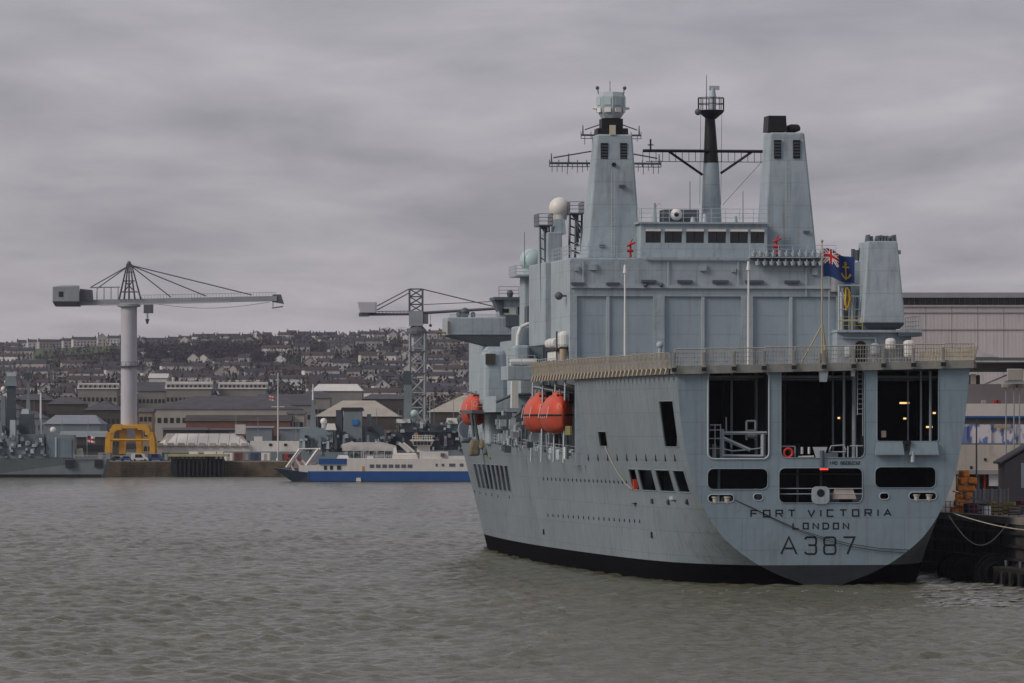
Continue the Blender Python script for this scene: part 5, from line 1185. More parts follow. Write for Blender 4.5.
def car(px, Y, ci, kind, label):
    nm, c_ = CARC[ci]; m_ = mat('car_'+nm, c_, .3, .05, 1.); X = wx(px, Y); e = empty('van' if kind else 'parked_car', (X, Y, GQ), random.uniform(-.2, .2), label, 'van' if kind else 'car', 'vehicles on the far quay')
    L_ = 5.2 if kind else 4.3; H_ = 2.2 if kind else 1.5
    pr = [(-L_/2, .3), (L_/2, .3), (L_/2, 1.0), (L_*.36, 1.1), (L_*.24, H_), (-L_*.48, H_), (-L_/2, 1.2)] if kind else [(-L_/2, .3), (L_/2, .3), (L_/2, .75), (L_*.25, .9), (L_*.1, H_), (-L_*.3, H_), (-L_*.44, .95), (-L_/2, .9)]
    bevel(MB().prism(pr, -.9, .9).build('body', m_, e), .1); MB().prism([(-L_*.28, 1.0), (L_*.2, 1.0), (L_*.09, H_-.12), (-L_*.26, H_-.12)], -.92, .92).build('side_glass', GLASS, e)
    for x in (-L_*.3, L_*.3):
        for y in (-.85, .85): MB().cyl((x, y-.1, .32), (x, y+.1, .32), .32, .32, 12).build('wheel', BLACK, e)
car(127, 1668, 1, False, 'blue car parked nearest the yellow crane base'); car(140, 1667, 0, True, 'white van parked in front of the yellow crane base'); car(146, 1672, 2, False, 'silver car half behind the white van on the quay'); car(156, 1668, 1, True, 'blue van parked at the right end of the quay vehicles'); car(118, 1670, 3, False, 'dark car parked under the left leg of the yellow crane base'); car(293, 1668, 4, True, 'red van parked on the far quay near the ferry bow')
CABC = [('white', WHITER), ('green', mat('container_green', (.05, .10, .07), .7)), ('blue', mat('container_blue', (.05, .09, .17), .7)), ('rust red', mat('container_red', (.17, .05, .035), .8)), ('grey', mat('container_grey', (.2, .21, .22), .7))]
for k, (px, ci, rel) in enumerate(((229, 0, 'just right of the landing stage'), (238, 3, 'second right of the landing stage'), (247, 4, 'third right of the landing stage'), (256, 2, 'below the low wing of the white boat shed'), (266, 0, 'left of the tall flagpole foot'), (284, 4, 'right of the tall flagpole foot'), (166, 1, 'just left of the landing stage'), (105, 4, 'left of the yellow crane base'), (303, 2, 'above the ferry bow ramp'), (311, 3, 'between the ferry bow ramp and the warship'))):
    nm, m_ = CABC[ci]; Yc = 1676+(k*7 % 9); e = empty('storage_container', (wx(px, Yc), Yc, GQ+.004), (k*37 % 7-3)*.05, '%s storage container %s' % (nm, rel), 'container', 'containers on the far quay')
    MB().box(-1.3-.6*(k % 2), 1.3+.6*(k % 2), -1.2, 1.2, .1, 2.5).build('body', m_, e); MB().box(-.5, .4, -1.26, -1.2, .2, 2.1).build('door', DARKW if k % 2 else CREAM, e); MB().box(-1.2, 1.2, -1.1, 1.1, 0, .1).build('skid', DARKW, e)
for k, (px, hh_) in enumerate(((112, 425), (162, 420), (236, 415), (258, 418), (296, 412), (308, 420), (62, 418), (88, 416))):
    fpole('yard_lamp', px, hh_, 470, 1700+k*5, .16, ['slim lamp post left of the yellow crane base', 'slim lamp post right of the yellow crane base', 'slim lamp post above the boat shed tower', 'slim lamp post left of the flagpole', 'slim lamp post right of the flagpole', 'slim lamp post beside the grey warship mast', 'slim lamp post above the frigate hangar', 'slim lamp post above the frigate stern flag'][k], 'lamp post', CRANEG, k % 2 == 0)
# ---- cranes
Yk = 1690; kx, _ = W(129, 0, Yk)
cr1 = empty('hammerhead_crane', (kx, Yk, GQ), 0, 'tall white column crane with long jib and yellow arched base', 'crane'); po = (kx, Yk, GQ)
def kp(px, py, dy=0): return Vector((wx(px, Yk)-kx, dy, wz(py, Yk)-GQ))
cw = 8.3/F_PX*Yk
MB().cyl(kp(129, 428), kp(129, 305), cw, cw*.96, 24).build('column', CRANEW, cr1)
cp = MB().lathe(kp(129, 367), [(cw, 0), (cw+1.0, .1), (cw+1.0, .35), (cw, .4)], 20, False).build('collar_platform', CRANED, cr1)
b = MB()
for k in range(14):
    t0, t1 = 2*math.pi*k/14, 2*math.pi*(k+1)/14; c0 = kp(129, 366)
    p = c0+Vector(((cw+.9)*math.cos(t0), (cw+.9)*math.sin(t0), 0)); q = c0+Vector(((cw+.9)*math.cos(t1), (cw+.9)*math.sin(t1), 0)); b.bar(p, p+Vector((0, 0, 1.2)), .06); b.bar(p+Vector((0, 0, 1.2)), q+Vector((0, 0, 1.2)), .05)
b.build('railing', CRANED, cp)
MB().lathe(kp(129, 307.5), [(cw*.95, 0), (cw+1.0, .3), (cw+1.0, 1.0), (cw, 1.4)], 20, False).build('slewing_ring', CRANEG, cr1)
boom = MB().hexa([kp(60, 306, -1.5), kp(277, 301, -1.2), kp(277, 301, 1.2), kp(60, 306, 1.5), kp(60, 300.5, -1.5), kp(277, 296, -1.2), kp(277, 296, 1.2), kp(60, 300.5, 1.5)]).build('jib', CRANEG, cr1)
MB().hexa([kp(100, 305.9, -1.55), kp(230, 302.7, -1.45), kp(230, 302.7, -1.4), kp(100, 305.9, -1.4), kp(100, 304.6, -1.57), kp(230, 301.5, -1.45), kp(230, 301.5, -1.4), kp(100, 304.6, -1.4)]).build('jib_flange', CRANEW, boom)
b = MB()
for k in range(44):
    px = 142+3.1*k; p = kp(px, 300.7-(px-60)*.0207+.1, -1.2); b.bar(p, p+Vector((0, 0, 1.1)), .05)
b.bar(kp(142, 295.2, -1.2), kp(276, 292.4, -1.2), .05); b.build('railing', CRANED, boom)
hs = bevel(MB().hexa([kp(53.5, 302, -4), kp(80.5, 302, -4), kp(80.5, 302, 4), kp(53.5, 302, 4), kp(53.5, 287, -4), kp(80.5, 286, -4), kp(78, 285, 3), kp(60, 285, 3)]).build('machinery_house', CRANEG, cr1), .2)
MB().hexa([kp(56, 306.5, -3), kp(80, 306.5, -3), kp(80, 306.5, 3), kp(56, 306.5, 3), kp(53.5, 302.1, -4), kp(80.5, 302.1, -4), kp(80.5, 302.1, 4), kp(53.5, 302.1, 4)]).build('counterweight', CRANED, cr1)
p = kp(62, 294.5, -4.05); MB().box(p.x-.7, p.x+.7, p.y-.05, p.y+.1, p.z-.8, p.z+.8).build('window', WINF, hs)
MB().hexa([kp(80.5, 301, -2.5), kp(93, 301, -2.5), kp(93, 301, 2.5), kp(80.5, 301, 2.5), kp(80.5, 289, -2.5), kp(92, 290, -2.5), kp(92, 290, 2.5), kp(80.5, 289, 2.5)]).build('winch_room', CRANED, cr1)
ap = kp(129, 263.5)
for px in (119, 124, 129, 135, 141):
    for dy in (-1.8, 1.8): MB().bar(kp(px, 300, dy), kp(127+(px-119)*.2, 264, dy*.35), .17).build('tower_leg', CRANED, cr1)
for (a, c_) in (((121, 292), (138, 292)), ((123, 281), (135, 281)), ((124, 292), (133, 281)), ((135, 292), (125, 281)), ((126, 272), (133, 272))): MB().bar(kp(*a, -1), kp(*c_, -1), .18).build('tower_brace', CRANED, cr1)
for q in ((91, 287), (97, 288.5), (171, 297.3), (206, 296), (252, 295)): MB().bar(kp(130, 265), kp(*q), .17).build('stay', CRANED, cr1)
for q in ((97, 287), (104, 287), (111, 287), (118, 287)): MB().bar(kp(q[0], 287), kp(q[0], 301), .15).build('gantry_post', CRANEG, cr1)
MB().bar(kp(90, 287.5), kp(120, 287), .18).build('gantry_rail', CRANEG, cr1)
MB().lathe(ap, [(.5, -.4), (.7, 0), (.5, .5), (.15, .8)], 8, False).build('mast_head', CRANED, cr1)
p = kp(148.5, 308); MB().box(p.x-1.4, p.x+1.4, -1.5, 1.5, p.z-1.6, p.z+1.4).build('trolley', CRANED, cr1); MB().bar(kp(147, 312), kp(147, 321), .1).bar(kp(148, 312), kp(148, 321), .1).build('hoist_rope', CRANED, cr1)
p = kp(147.3, 322); MB().cyl(p+Vector((0, 0, .9)), p-Vector((0, 0, .6)), .7, .25, 8).build('hook_block', CRANED, cr1)
p = kp(278, 301); MB().hexa([kp(272, 302, -1), kp(284, 304, -1), kp(284, 304, 1), kp(272, 302, 1), kp(273, 294.5, -1), kp(281, 294.5, -1), kp(281, 294.5, 1), kp(273, 294.5, 1)]).build('jib_end', CRANED, cr1)
MB().bar(kp(272, 308), kp(283, 306.5), .2).bar(kp(273, 302), kp(273, 308), .12).build('jib_end_platform', CRANEG, cr1)
ropes = MB()
for a, c_, sg in ((152, 270, 9),):
    pts = [kp(a+(c_-a)*i/12, 303.5+(302-303.5)*i/12+sg*math.sin(math.pi*i/12)*.6) for i in range(13)]
    ropes.path(pts, .06, 4)
ropes.build('catenary_cable', CRANED, cr1)
# arched yellow portal: top ring beam and four cranked legs
for dy in (-5, 5):
    for s in (-1, 1):
        pts = [kp(131+s*22.5, 455, dy), kp(131+s*22, 440, dy), kp(131+s*20, 432, dy), kp(131+s*15, 427, dy), kp(131+s*8, 427, dy)]
        b = MB()
        for a, c_ in zip(pts, pts[1:]):
            b.hexa([a+Vector((-.78, -.6, 0)), a+Vector((.78, -.6, 0)), a+Vector((.78, .6, 0)), a+Vector((-.78, .6, 0)), c_+Vector((-.78, -.6, 0)), c_+Vector((.78, -.6, 0)), c_+Vector((.78, .6, 0)), c_+Vector((-.78, .6, 0))] if abs(a.x-c_.x) < abs(a.z-c_.z) else [Vector((min(a.x, c_.x), dy-.7, a.z-.9)), Vector((max(a.x, c_.x), dy-.7, a.z-.9 if abs(a.z-c_.z) < 1 else (c_ if c_.x > a.x else a).z-.9)), Vector((max(a.x, c_.x), dy+.7, (c_ if c_.x > a.x else a).z-.9)), Vector((min(a.x, c_.x), dy+.7, (a if c_.x > a.x else c_).z-.9)),
                Vector((min(a.x, c_.x), dy-.7, (a if c_.x > a.x else c_).z+.9)), Vector((max(a.x, c_.x), dy-.7, (c_ if c_.x > a.x else a).z+.9)), Vector((max(a.x, c_.x), dy+.7, (c_ if c_.x > a.x else a).z+.9)), Vector((min(a.x, c_.x), dy+.7, (a if c_.x > a.x else c_).z+.9))])
        fixn(b.build('portal_leg', YEL, cr1))
    for s in (-1, 1):
        a = kp(131+s*9, 454, dy*.6); c_ = kp(131+s*7.5, 428, dy*.6); MB().hexa([a+Vector((-.8, -.6, 0)), a+Vector((.8, -.6, 0)), a+Vector((.8, .6, 0)), a+Vector((-.8, .6, 0)), c_+Vector((-.9, -.6, 0)), c_+Vector((.9, -.6, 0)), c_+Vector((.9, .6, 0)), c_+Vector((-.9, .6, 0))]).build('portal_leg', YEL, cr1)
p0, p1 = kp(114, 429, -5.6), kp(148, 424.6, 5.6); bevel(MB().box(p0.x, p1.x, -5.6, 5.6, p0.z, p1.z).build('portal_top', YEL, cr1), .3)
MB().bar(kp(110, 440, -5.2), kp(152, 440, -5.2), .35).build('portal_tie', YEL, cr1)
# lattice tower crane
Yj = 1760; jx = wx(416.5, Yj); cr2 = empty('lattice_crane', (jx, Yj, GQ), 0, 'grey lattice tower crane with square counterweight in front of the town', 'crane')
def jp(px, py, dy=0): return Vector((wx(px, Yj)-jx, dy, wz(py, Yj)-GQ))
def lattice(pl, pr, pt, pb, nseg, r0, name, m, dep=2.4):
    for dy in (-dep, dep):
        for px in (pl, pr): MB().bar(jp(px, pb, dy), jp(px, pt, dy), r0).build('tower_leg', m, cr2)
    for k in range(nseg):
        a, c_ = pb+(pt-pb)*k/nseg, pb+(pt-pb)*(k+1)/nseg
        for dy in (-dep, dep): MB().bar(jp(pl, a, dy), jp(pr, c_, dy), r0*.55).bar(jp(pr, a, dy), jp(pl, c_, dy), r0*.55).bar(jp(pl, c_, dy), jp(pr, c_, dy), r0*.55).build(name, m, cr2)
lattice(410, 425, 334, 452, 8, .42, 'lattice_brace', CRANEG); lattice(409.5, 422.5, 289, 312, 3, .3, 'lattice_brace', CRANED, 1.8)
MB().hexa([jp(409, 326, -2), jp(423, 326, -2), jp(423, 326, 2), jp(409, 326, 2), jp(409, 311, -2), jp(423, 311, -2), jp(423, 311, 2), jp(409, 311, 2)]).build('slewing_house', CRANEG, cr2)
MB().lathe(jp(417, 334), [(3.4, 0), (3.4, .8), (2.2, 2.2), (1.6, 2.6)], 12, False).build('slewing_ring', CRANED, cr2)
p = jp(424.5, 319); MB().box(p.x-.8, p.x+1.2, -1.8, 0, p.z-1.6, p.z+1.6).build('operator_cab', CRANED, cr2)
MB().cyl(jp(416.5, 334), jp(416.5, 352), 1.6, 1.6, 12).build('core_tube', CRANEW, cr2)
bevel(MB().hexa([jp(360, 313, -2.5), jp(376.5, 313, -2.5), jp(376.5, 313, 2.5), jp(360, 313, 2.5), jp(357.5, 302, -2.5), jp(376.5, 302, -2.5), jp(376.5, 302, 2.5), jp(357.5, 302, 2.5)]).build('counterweight', CRANEW, cr2), .2); p0, p1 = jp(359, 316.5, -2), jp(369, 313, 2); MB().box(p0.x, p1.x, -2, 2, p0.z, p1.z).build('winch', CRANED, cr2)
for (a, c_, r_) in (((362, 314.5), (409, 314), .45), ((377, 311.5), (409, 311), .12), ((423, 313), (505, 308), .45), ((424, 304.5), (505, 301), .12)): MB().bar(jp(*a), jp(*c_), r_).build('jib' if r_ > .3 else 'jib_rail', CRANED, cr2)
for k in range(9): MB().bar(jp(379+3.6*k, 314.5), jp(379+3.6*k, 311.3), .1).build('jib_post', CRANED, cr2)
for a, c_ in (((377, 306), (409, 289)), ((377, 310), (409, 293)), ((422, 289), (496, 307))): MB().bar(jp(*a), jp(*c_), .18).build('stay', CRANED, cr2)
p = jp(430.5, 325.5); MB().bar(p+Vector((0, 0, 4)), p, .06).ball(p, .5, 8, 6).build('hook_block', CRANED, cr2)
for py in (352, 374, 396): p0, p1 = jp(409, py), jp(426, py-1.2); MB().box(p0.x, p1.x, -2.8, 2.8, p0.z, p1.z).build('stage', CRANED, cr2)

for k, (pa, pb_, pe, pr_, Yb, lab, wm, rm) in enumerate(((-14, 20, 409, 402, 2060, 'slate roofed warehouse at the left edge of the photo behind the frigate masts', STONE, SLATE), (14, 52, 400, 394, 2150, 'low dark warehouse between the frigate masts and the barracks', DARKW, SLATE), (48, 84, 404, 397, 2120, 'brown warehouse left of the pale barrack block', DARKW, SLATE),
        (-14, 44, 418, 411, 1900, 'grey warehouse directly behind the frigate superstructure', BLUEG, SLATE), (298, 330, 398, 391, 2300, 'stone store right of the flagpole above the grey warships', STONE, SLATE), (362, 409, 399, 394, 2250, 'dark roofed store between the cream shed and the lattice crane', DARKW, SLATE), (455, 500, 396, 389, 2350, 'stone store at the far right behind the slanting shed', STONE, SLATE))):
    building('warehouse', lab, 'warehouse', (pa, pb_), pe, pr_, Yb, 20, wm, rm, 8, 2, hip=4, wsize=(1.4, 1.8))
# ================================================================ grey frigate on the left
def fship(name, Y, px0, label):
    return empty(name, (wx(px0, Y), Y, 0), 0, label, 'ship')
NG = mat('distant_navy_grey', (.175, .215, .235), .6, .12, .2, .3); ND = mat('distant_dark_blue_grey', (.05, .065, .08), .6, .2, .3)
Yg = 1640; fr = fship('frigate', Yg, 50, 'grey frigate with dark masts moored at the left edge of the far quay'); po = (wx(50, Yg), Yg, 0)
b = MB(); xq = lambda p: wx(p, Yg)-po[0]; zq = lambda p: wz(p, Yg)
b.hexa([(xq(-70), -3, -2), (xq(102), -5.5, -2), (xq(102), 5.5, -2), (xq(-70), 3, -2), (xq(-70), -6, zq(457)), (xq(108.5), -6.5, zq(459)), (xq(108.5), 6.5, zq(459)), (xq(-70), 6, zq(457))]); b.build('hull', NG, fr)
b = MB().hexa([(xq(-70), -3.6, -2), (xq(102), -5.9, -2), (xq(102), 5.9, -2), (xq(-70), 3.6, -2), (xq(-70), -4.3, .6), (xq(103.4), -6.05, .6), (xq(103.4), 6.05, .6), (xq(-70), 4.3, .6)]); b.build('boot_top', BLACK, fr)
for pl, pr in ((67, 76.5), (96, 104.5)): MB().box(xq(pl), xq(pr), -6.6, -5.4, zq(467), zq(459.8)).build('mooring_port', WINF, fr)
def fp(pl, pr, pt, pb, y0, y1, name, m, tp=0, par=fr, Y=Yg, p_=None):
    p_ = p_ or po; xa, xb = wx(pl, Y)-p_[0], wx(pr, Y)-p_[0]; z0_, z1_ = wz(pb, Y)-p_[2], wz(pt, Y)-p_[2]
    return MB().hexa([(xa, y0, z0_), (xb, y0, z0_), (xb, y1, z0_), (xa, y1, z0_), (xa+tp, y0+tp, z1_), (xb-tp, y0+tp, z1_), (xb-tp, y1-tp, z1_), (xa+tp, y1-tp, z1_)]).build(name, m, par)
hg = fp(47, 76, 435, 458, -5, 5, 'hangar', NG, .3); fp(50, 61, 438.5, 457.5, -5.15, -4.8, 'hangar_door', mat('frigate_door', (.15, .20, .23), .6), 0, hg); fp(61.5, 73, 438.5, 457.5, -5.15, -4.8, 'hangar_door', mat('frigate_door', (.15, .20, .23), .6), 0, hg)
fp(56.5, 58, 437, 457, -5.4, -5.1, 'pipe', LGREY, 0, hg); fp(-20, 47, 446, 458, -5.5, 5.5, 'superstructure', NG, .2); fp(18, 46, 434, 447, -4, 4, 'superstructure', NG, .5)
fp(18.5, 35, 414, 436, -2.5, 2.5, 'funnel', ND, .5); fp(6.5, 16, 385, 436, -1.8, 1.8, 'main_mast', ND, .3); fp(5, 17.5, 376, 386, -2, 2, 'mast_head', NG, .4); fp(7, 16.5, 372.5, 376, -1.4, 1.4, 'radar', LGREY)
fp(24, 32, 373, 379, -1.2, 1.2, 'radar', ND, .1); fp(26, 30.5, 379, 415, -1, 1, 'aft_mast', NG, .5); fp(11, 17.5, 420, 448, -5.6, -3, 'deckhouse', LGREY, .2); fp(21, 30, 409, 416, -1.4, 1.4, 'director', LGREY, .4); fp(-14, 5, 425, 447, -4, 4, 'superstructure', NG, .6); fp(1, 6, 396, 430, -1, 1, 'ladder_trunk', NG, .1)
MB().cyl((xq(40.8), 0, zq(437)), (xq(40.8), 0, zq(392.6)), .4, .25, 8).build('white_mast', WHITE, fr); MB().ball((xq(53), 0, zq(430)), .95, 14, 10).build('radome', DOME, fr); MB().ball((xq(3.5), 0, zq(389)), .8, 12, 8).build('radome', DOME, fr)
for k, (px, py) in enumerate(((2, 440), (7, 444), (24, 439), (29, 443), (33, 431), (38, 444), (42, 440), (14, 452), (26, 452), (34, 451), (5, 453), (44, 452))): fp(px-2, px+2, py-2.2, py+2.2, -6-.1*k % .6, -4.5, 'deck_fitting', (LGREY, ND, NG)[k % 3], .2)
for a, c_ in (((6, 392), (-2, 396)), ((16, 398), (24, 402)), ((8, 404), (14, 404)), ((30, 384), (36, 388)), ((40, 398), (45, 398))): MB().bar((xq(a[0]), 0, zq(a[1])), (xq(c_[0]), 0, zq(c_[1])), .15).build('yard', ND, fr)
rf_ = random.Random(8)
for k in range(40):
    px, py = rf_.uniform(-6, 47), rf_.uniform(428, 457); w_ = rf_.uniform(.5, 1.8); fp(px-w_, px+w_, py-rf_.uniform(.5, 2.2), py+rf_.uniform(.5, 1.6), -6.2-.02*k, -4, 'deck_fitting', rf_.choice([LGREY, NG, NG, ND, GREY]), .05)
for px, pt, pb in ((12, 366, 376), (28, 366, 374), (20, 398, 416), (34, 396, 434), (46, 420, 436), (2, 398, 430), (9, 360, 374)): MB().cyl((xq(px), 0, zq(pb)), (xq(px), 0, zq(pt)), .12, .06, 5).build('whip_aerial', NG, fr)
b = MB()
for k in range(30): x = xq(76+k*1.06); b.bar((x, -6.3, zq(458.5)), (x, -6.3, zq(455)), .05)
b.bar((xq(76), -6.3, zq(455)), (xq(107), -6.3, zq(455.3)), .05); b.build('railing', LGREY, fr)
small_flag(87.5, 95, 435.5, 442, Yg, 'white ensign with red cross flying at the frigate stern', [WHITE, RED, mat('flag_blue', (.012, .035, .14))]); MB().cyl((xq(87), 0, zq(458)), (xq(87), 0, zq(434)), .08, .08, 6).build('ensign_staff', LGREY, fr)
e = empty('inflatable_boat', (wx(79.5, Yg), Yg-2, wz(457.6, Yg)), 0, 'cream covered boat standing on the frigate flight deck', 'boat'); bevel(MB().hexa([(-1.3, -1, 0), (1.4, -1, 0), (1.4, 1, 0), (-1.3, 1, 0), (-.8, -.8, 2.6), (1.1, -.8, 2.9), (1.1, .8, 2.9), (-.8, .8, 2.6)]).build('cover', mat('cream_cover', (.5, .46, .36), .8), e), .4); MB().box(-1.2, 1.3, -1.05, 1.05, .0, .35).build('cradle', ND, e)
# ---- grey warships behind the ferry
def warship(px0, Y, label): return empty('moored_warship', (wx(px0, Y), Y, 0), 0, label, 'ship', 'grey warships behind the ferry')
Yv = 1640; ws = warship(325, Yv, 'grey warship with pointed mast and blue square on its block, left behind ferry'); pv = (wx(325, Yv), Yv, 0)
def wp(pl, pr, pt, pb, y0, y1, name, m, tp=0): return fp(pl, pr, pt, pb, y0, y1, name, m, tp, ws, Yv, pv)
wp(302, 384, 452, 477, -6, 6, 'hull', NG); wp(300, 334, 428, 452, -5, 5, 'superstructure', mat('pale_blue_grey', (.20, .26, .29), .6, .1), .2); wp(336, 343, 410, 453, -4, 4, 'superstructure', ND, .1); bl = wp(343, 363, 411, 453, -4.5, 4.5, 'superstructure', NG, .3); wp(341, 364, 407.5, 411, -4.4, 4.4, 'roof_fitting', BLACK, .3)
wp(352.5, 358.5, 419.5, 425, -4.75, -4.2, 'blue_panel', mat('panel_blue', (.03, .16, .42), .5)); wp(363, 384, 426, 453, -4, 4, 'superstructure', ND, .2); wp(366, 372, 414, 428, -1.5, 1.5, 'funnel', NG, .3)
wp(309.5, 316.5, 400, 430, -1.5, 1.5, 'mast_base', NG, .7); MB().cyl((wx(313, Yv)-pv[0], 0, wz(401, Yv)), (wx(313, Yv)-pv[0], 0, wz(384, Yv)), .35, .15, 6).build('mast', WHITE, ws); MB().ball((wx(324, Yv)-pv[0], -2, wz(421.5, Yv)), 1.05, 12, 8).build('radome', DOME, ws); MB().cyl((wx(324, Yv)-pv[0], -2, wz(428, Yv)), (wx(324, Yv)-pv[0], -2, wz(423, Yv)), .7, .7, 10).build('radome_base', LGREY, ws); wp(326, 337, 423.5, 430, -5.4, -1, 'canvas_cover', WHITER, .5)
for k in range(10): wp(303+k*8, 306+k*8, 441-(k % 3)*3, 449, -6.4, -5.2, 'deck_fitting', (LGREY, ND, NG)[k % 3], .1)
e = empty('canopy_tent', (wx(372, 1652), 1652, wz(452, 1652)), 0, 'long white arched canopy on the deck behind the ferry', 'canopy')
b = MB(); xa, xb = wx(345, 1652)-e.location.x, wx(398, 1652)-e.location.x
for i in range(9):
    a = math.pi*i/8
    for x, f in ((xa, .8), (xa+2, 1), (xb-4, 1), (xb, .6)): b.v.append((x, -3*math.cos(a), 2.6*math.sin(a)*f+.4))
for i in range(8):
    for j in range(3): k = i*4+j; b.f.append((k, k+1, k+5, k+4)); b.m.append(0); b.sm.append(True)
fixn(b.build('canvas', mat('grey_canvas', (.36, .35, .33), .8, .2, .3, .3), e)); e.location.y = 1628
for k in range(7): x = xa+(xb-xa)*(k+.5)/7; MB().bar((x, -3, .4), (x, -3, -2.2), .1).build('post', LGREY, e)
Yv = 1655; ws = warship(430, Yv, 'grey warship with tall dark-topped block mast, right behind ferry'); pv = (wx(430, Yv), Yv, 0)
wp(386, 520, 450, 477, -6, 6, 'hull', NG); wp(386, 478, 432, 452, -4, 4, 'superstructure', ND, .2); wp(404, 470, 424, 433, -3.5, 3.5, 'superstructure', mat('pale_blue_grey', (.20, .26, .29)), .3); wp(403.5, 412.5, 383, 430, -2, 2, 'block_mast', NG, .2); wp(402.5, 412, 371, 384, -2, 2, 'mast_head', ND, .5)
MB().ball((wx(414.5, Yv)-pv[0], -3, wz(413.5, Yv)), 1.15, 14, 10).build('radome', DOMEG, ws); wp(413, 416, 417, 425, -3.6, -2.4, 'radome_base', NG); wp(396, 411, 419, 423, -5, -2, 'white_awning', WHITER, .3); wp(420, 428, 419.5, 424, -4.5, -2, 'white_awning', WHITER, .4); wp(446, 458, 418, 424, -4.5, -2, 'white_awning', WHITER, .3); wp(463, 475, 415, 430, -3, 3, 'superstructure', LGREY, .3)
for k in range(13): wp(388+k*7, 391+k*7, 436+(k*5 % 4), 442+(k*3 % 5), -4.4, -3.5, 'deck_fitting', (LGREY, ND, NG, BRICK)[k % 4], .1)
MB().cyl((wx(430, Yv)-pv[0], -2, wz(425, Yv)), (wx(430, Yv)-pv[0], -2, wz(396, Yv)), .18, .1, 6).build('pole', LGREY, ws)
for (ws, Yv, a0, a1, b0, b1, n_) in ((bpy.data.objects['moored_warship'], 1640, 301, 384, 428, 456, 60), (ws, 1655, 386, 478, 416, 452, 80)):
    pv = (ws.location.x, Yv, 0)
    for k in range(n_):
        px, py = rf_.uniform(a0, a1), rf_.uniform(b0, b1); w_ = rf_.uniform(.5, 2.4)
        if 340 < px < 365 and py < 430: continue
        wp(px-w_, px+w_, py-rf_.uniform(.5, 2.6), py+rf_.uniform(.5, 1.8), -5.6-.015*k, -3.6, 'deck_fitting', rf_.choice([LGREY, NG, NG, ND, ND, GREY, BLACK, STEEL]), .05)
    for k in range(7):
        px = rf_.uniform(a0, a1); pt = rf_.uniform(b0-22, b0-6); MB().cyl((wx(px, Yv)-pv[0], -1, wz(b1-10, Yv)), (wx(px, Yv)-pv[0], -1, wz(pt, Yv)), .14, .06, 5).build('whip_aerial', NG, ws)
# ================================================================ car ferry
Ye = 1505; fe = empty('car_ferry', (wx(370, Ye), Ye, 0), 0, 'blue and white chain ferry with raised bow ramp crossing behind the supply ship', 'ferry'); pe = (wx(370, Ye), Ye, 0)
FB = mat('ferry_blue', (.012, .075, .25), .45, .12, .3, .15); FW = mat('ferry_white', (.62, .60, .57), .5, .06, .3, .2); FD = mat('ferry_dark_prow', (.01, .022, .04), .5, .2, .4)
def ep(pl, pr, pt, pb, y0, y1, name, m, tp=0, par=fe): return fp(pl, pr, pt, pb, y0, y1, name, m, tp, par, Ye, pe)
ex = lambda p: wx(p, Ye)-pe[0]; ez = lambda p: wz(p, Ye)
hl_ = ep(309, 560, 471, 484.5, -9, 9, 'hull', FB); ep(309, 560, 480.6, 484.5, -9.1, 9.1, 'waterline_band', FD, 0, hl_)
MB().hexa([(ex(297), -8, -1), (ex(311), -9.05, -1), (ex(311), 9.05, -1), (ex(297), 8, -1), (ex(274), -7.5, ez(467.5)), (ex(311), -9.05, ez(472.5)), (ex(311), 9.05, ez(472.5)), (ex(274), 7.5, ez(467.5))]).build('bow_ramp', FD, fe)
ep(348, 470, 458.5, 471, -9.02, 9.02, 'car_deck_house', FW); ep(420, 448, 451.5, 458.5, -8, 8, 'upper_house', FW); ep(448, 466, 456, 458.6, -8.5, 8.5, 'upper_house', FW); ep(470, 560, 458.5, 471, -8.9, 8.9, 'car_deck_house', FW)
ep(320, 348, 458.5, 464, -9, -2, 'blue_bulwark', FB); ep(318, 348, 464.3, 471, -8.6, -8.2, 'side_wall', FW); ep(300, 320, 465, 472, -8.4, -8.1, 'side_wall', FW)
for pl, pr in ((325, 328), (331, 334), (338, 342)): ep(pl, pr, 465.5, 469.5, -8.7, -8.5, 'opening', WINF)
for k in range(7): ep(370.5+k*6.3, 375+k*6.3, 464.2, 467.6, -9.1, -8.9, 'window', mat('ferry_glass', (.10, .11, .12), .2))
for pl, pr, pt, pb in ((441, 445, 453, 456.5), (436, 438, 463.5, 466), (442, 444.5, 463.5, 466), (449.5, 455.5, 463.3, 466.3), (460, 463.5, 463.3, 466.3)): ep(pl, pr, pt, pb, -9.12, -7.8, 'window', mat('ferry_glass', (.10, .11, .12), .2))
wh = ep(417, 430, 446, 452, -4, 4, 'wheelhouse_base', FW, .1); w2 = MB().hexa([(ex(414), -5, ez(446)), (ex(431), -5, ez(446)), (ex(431), 5, ez(446)), (ex(414), 5, ez(446)), (ex(411.5), -5.6, ez(441)), (ex(433), -5.6, ez(441)), (ex(433), 5.6, ez(441)), (ex(411.5), 5.6, ez(441))]).build('wheelhouse', FW, fe)
for k in range(5): ep(414.2+k*3.5, 416.8+k*3.5, 441.8, 445, -5.75, -5.2, 'window', WINF, 0, w2)
ep(410.5, 434, 439.6, 441, -6, 6, 'wheelhouse_roof', FW)
b = MB()
for k in range(9): x = ex(413+k*2.4); b.bar((x, -5.5, ez(439.6)), (x, -5.5, ez(435.5)), .09)
for py in (435.5, 437.5): b.bar((ex(413), -5.5, ez(py)), (ex(432.3), -5.5, ez(py)), .08)
b.build('railing', FW, fe)
b = MB()
for k in range(26): x = ex(366+k*2.1); b.bar((x, -8.8, ez(458.6)), (x, -8.8, ez(455)), .06)
b.bar((ex(366), -8.8, ez(455)), (ex(419), -8.8, ez(455)), .07); b.bar((ex(366), -8.8, ez(456.8)), (ex(419), -8.8, ez(456.8)), .06); b.build('railing', FW, fe)
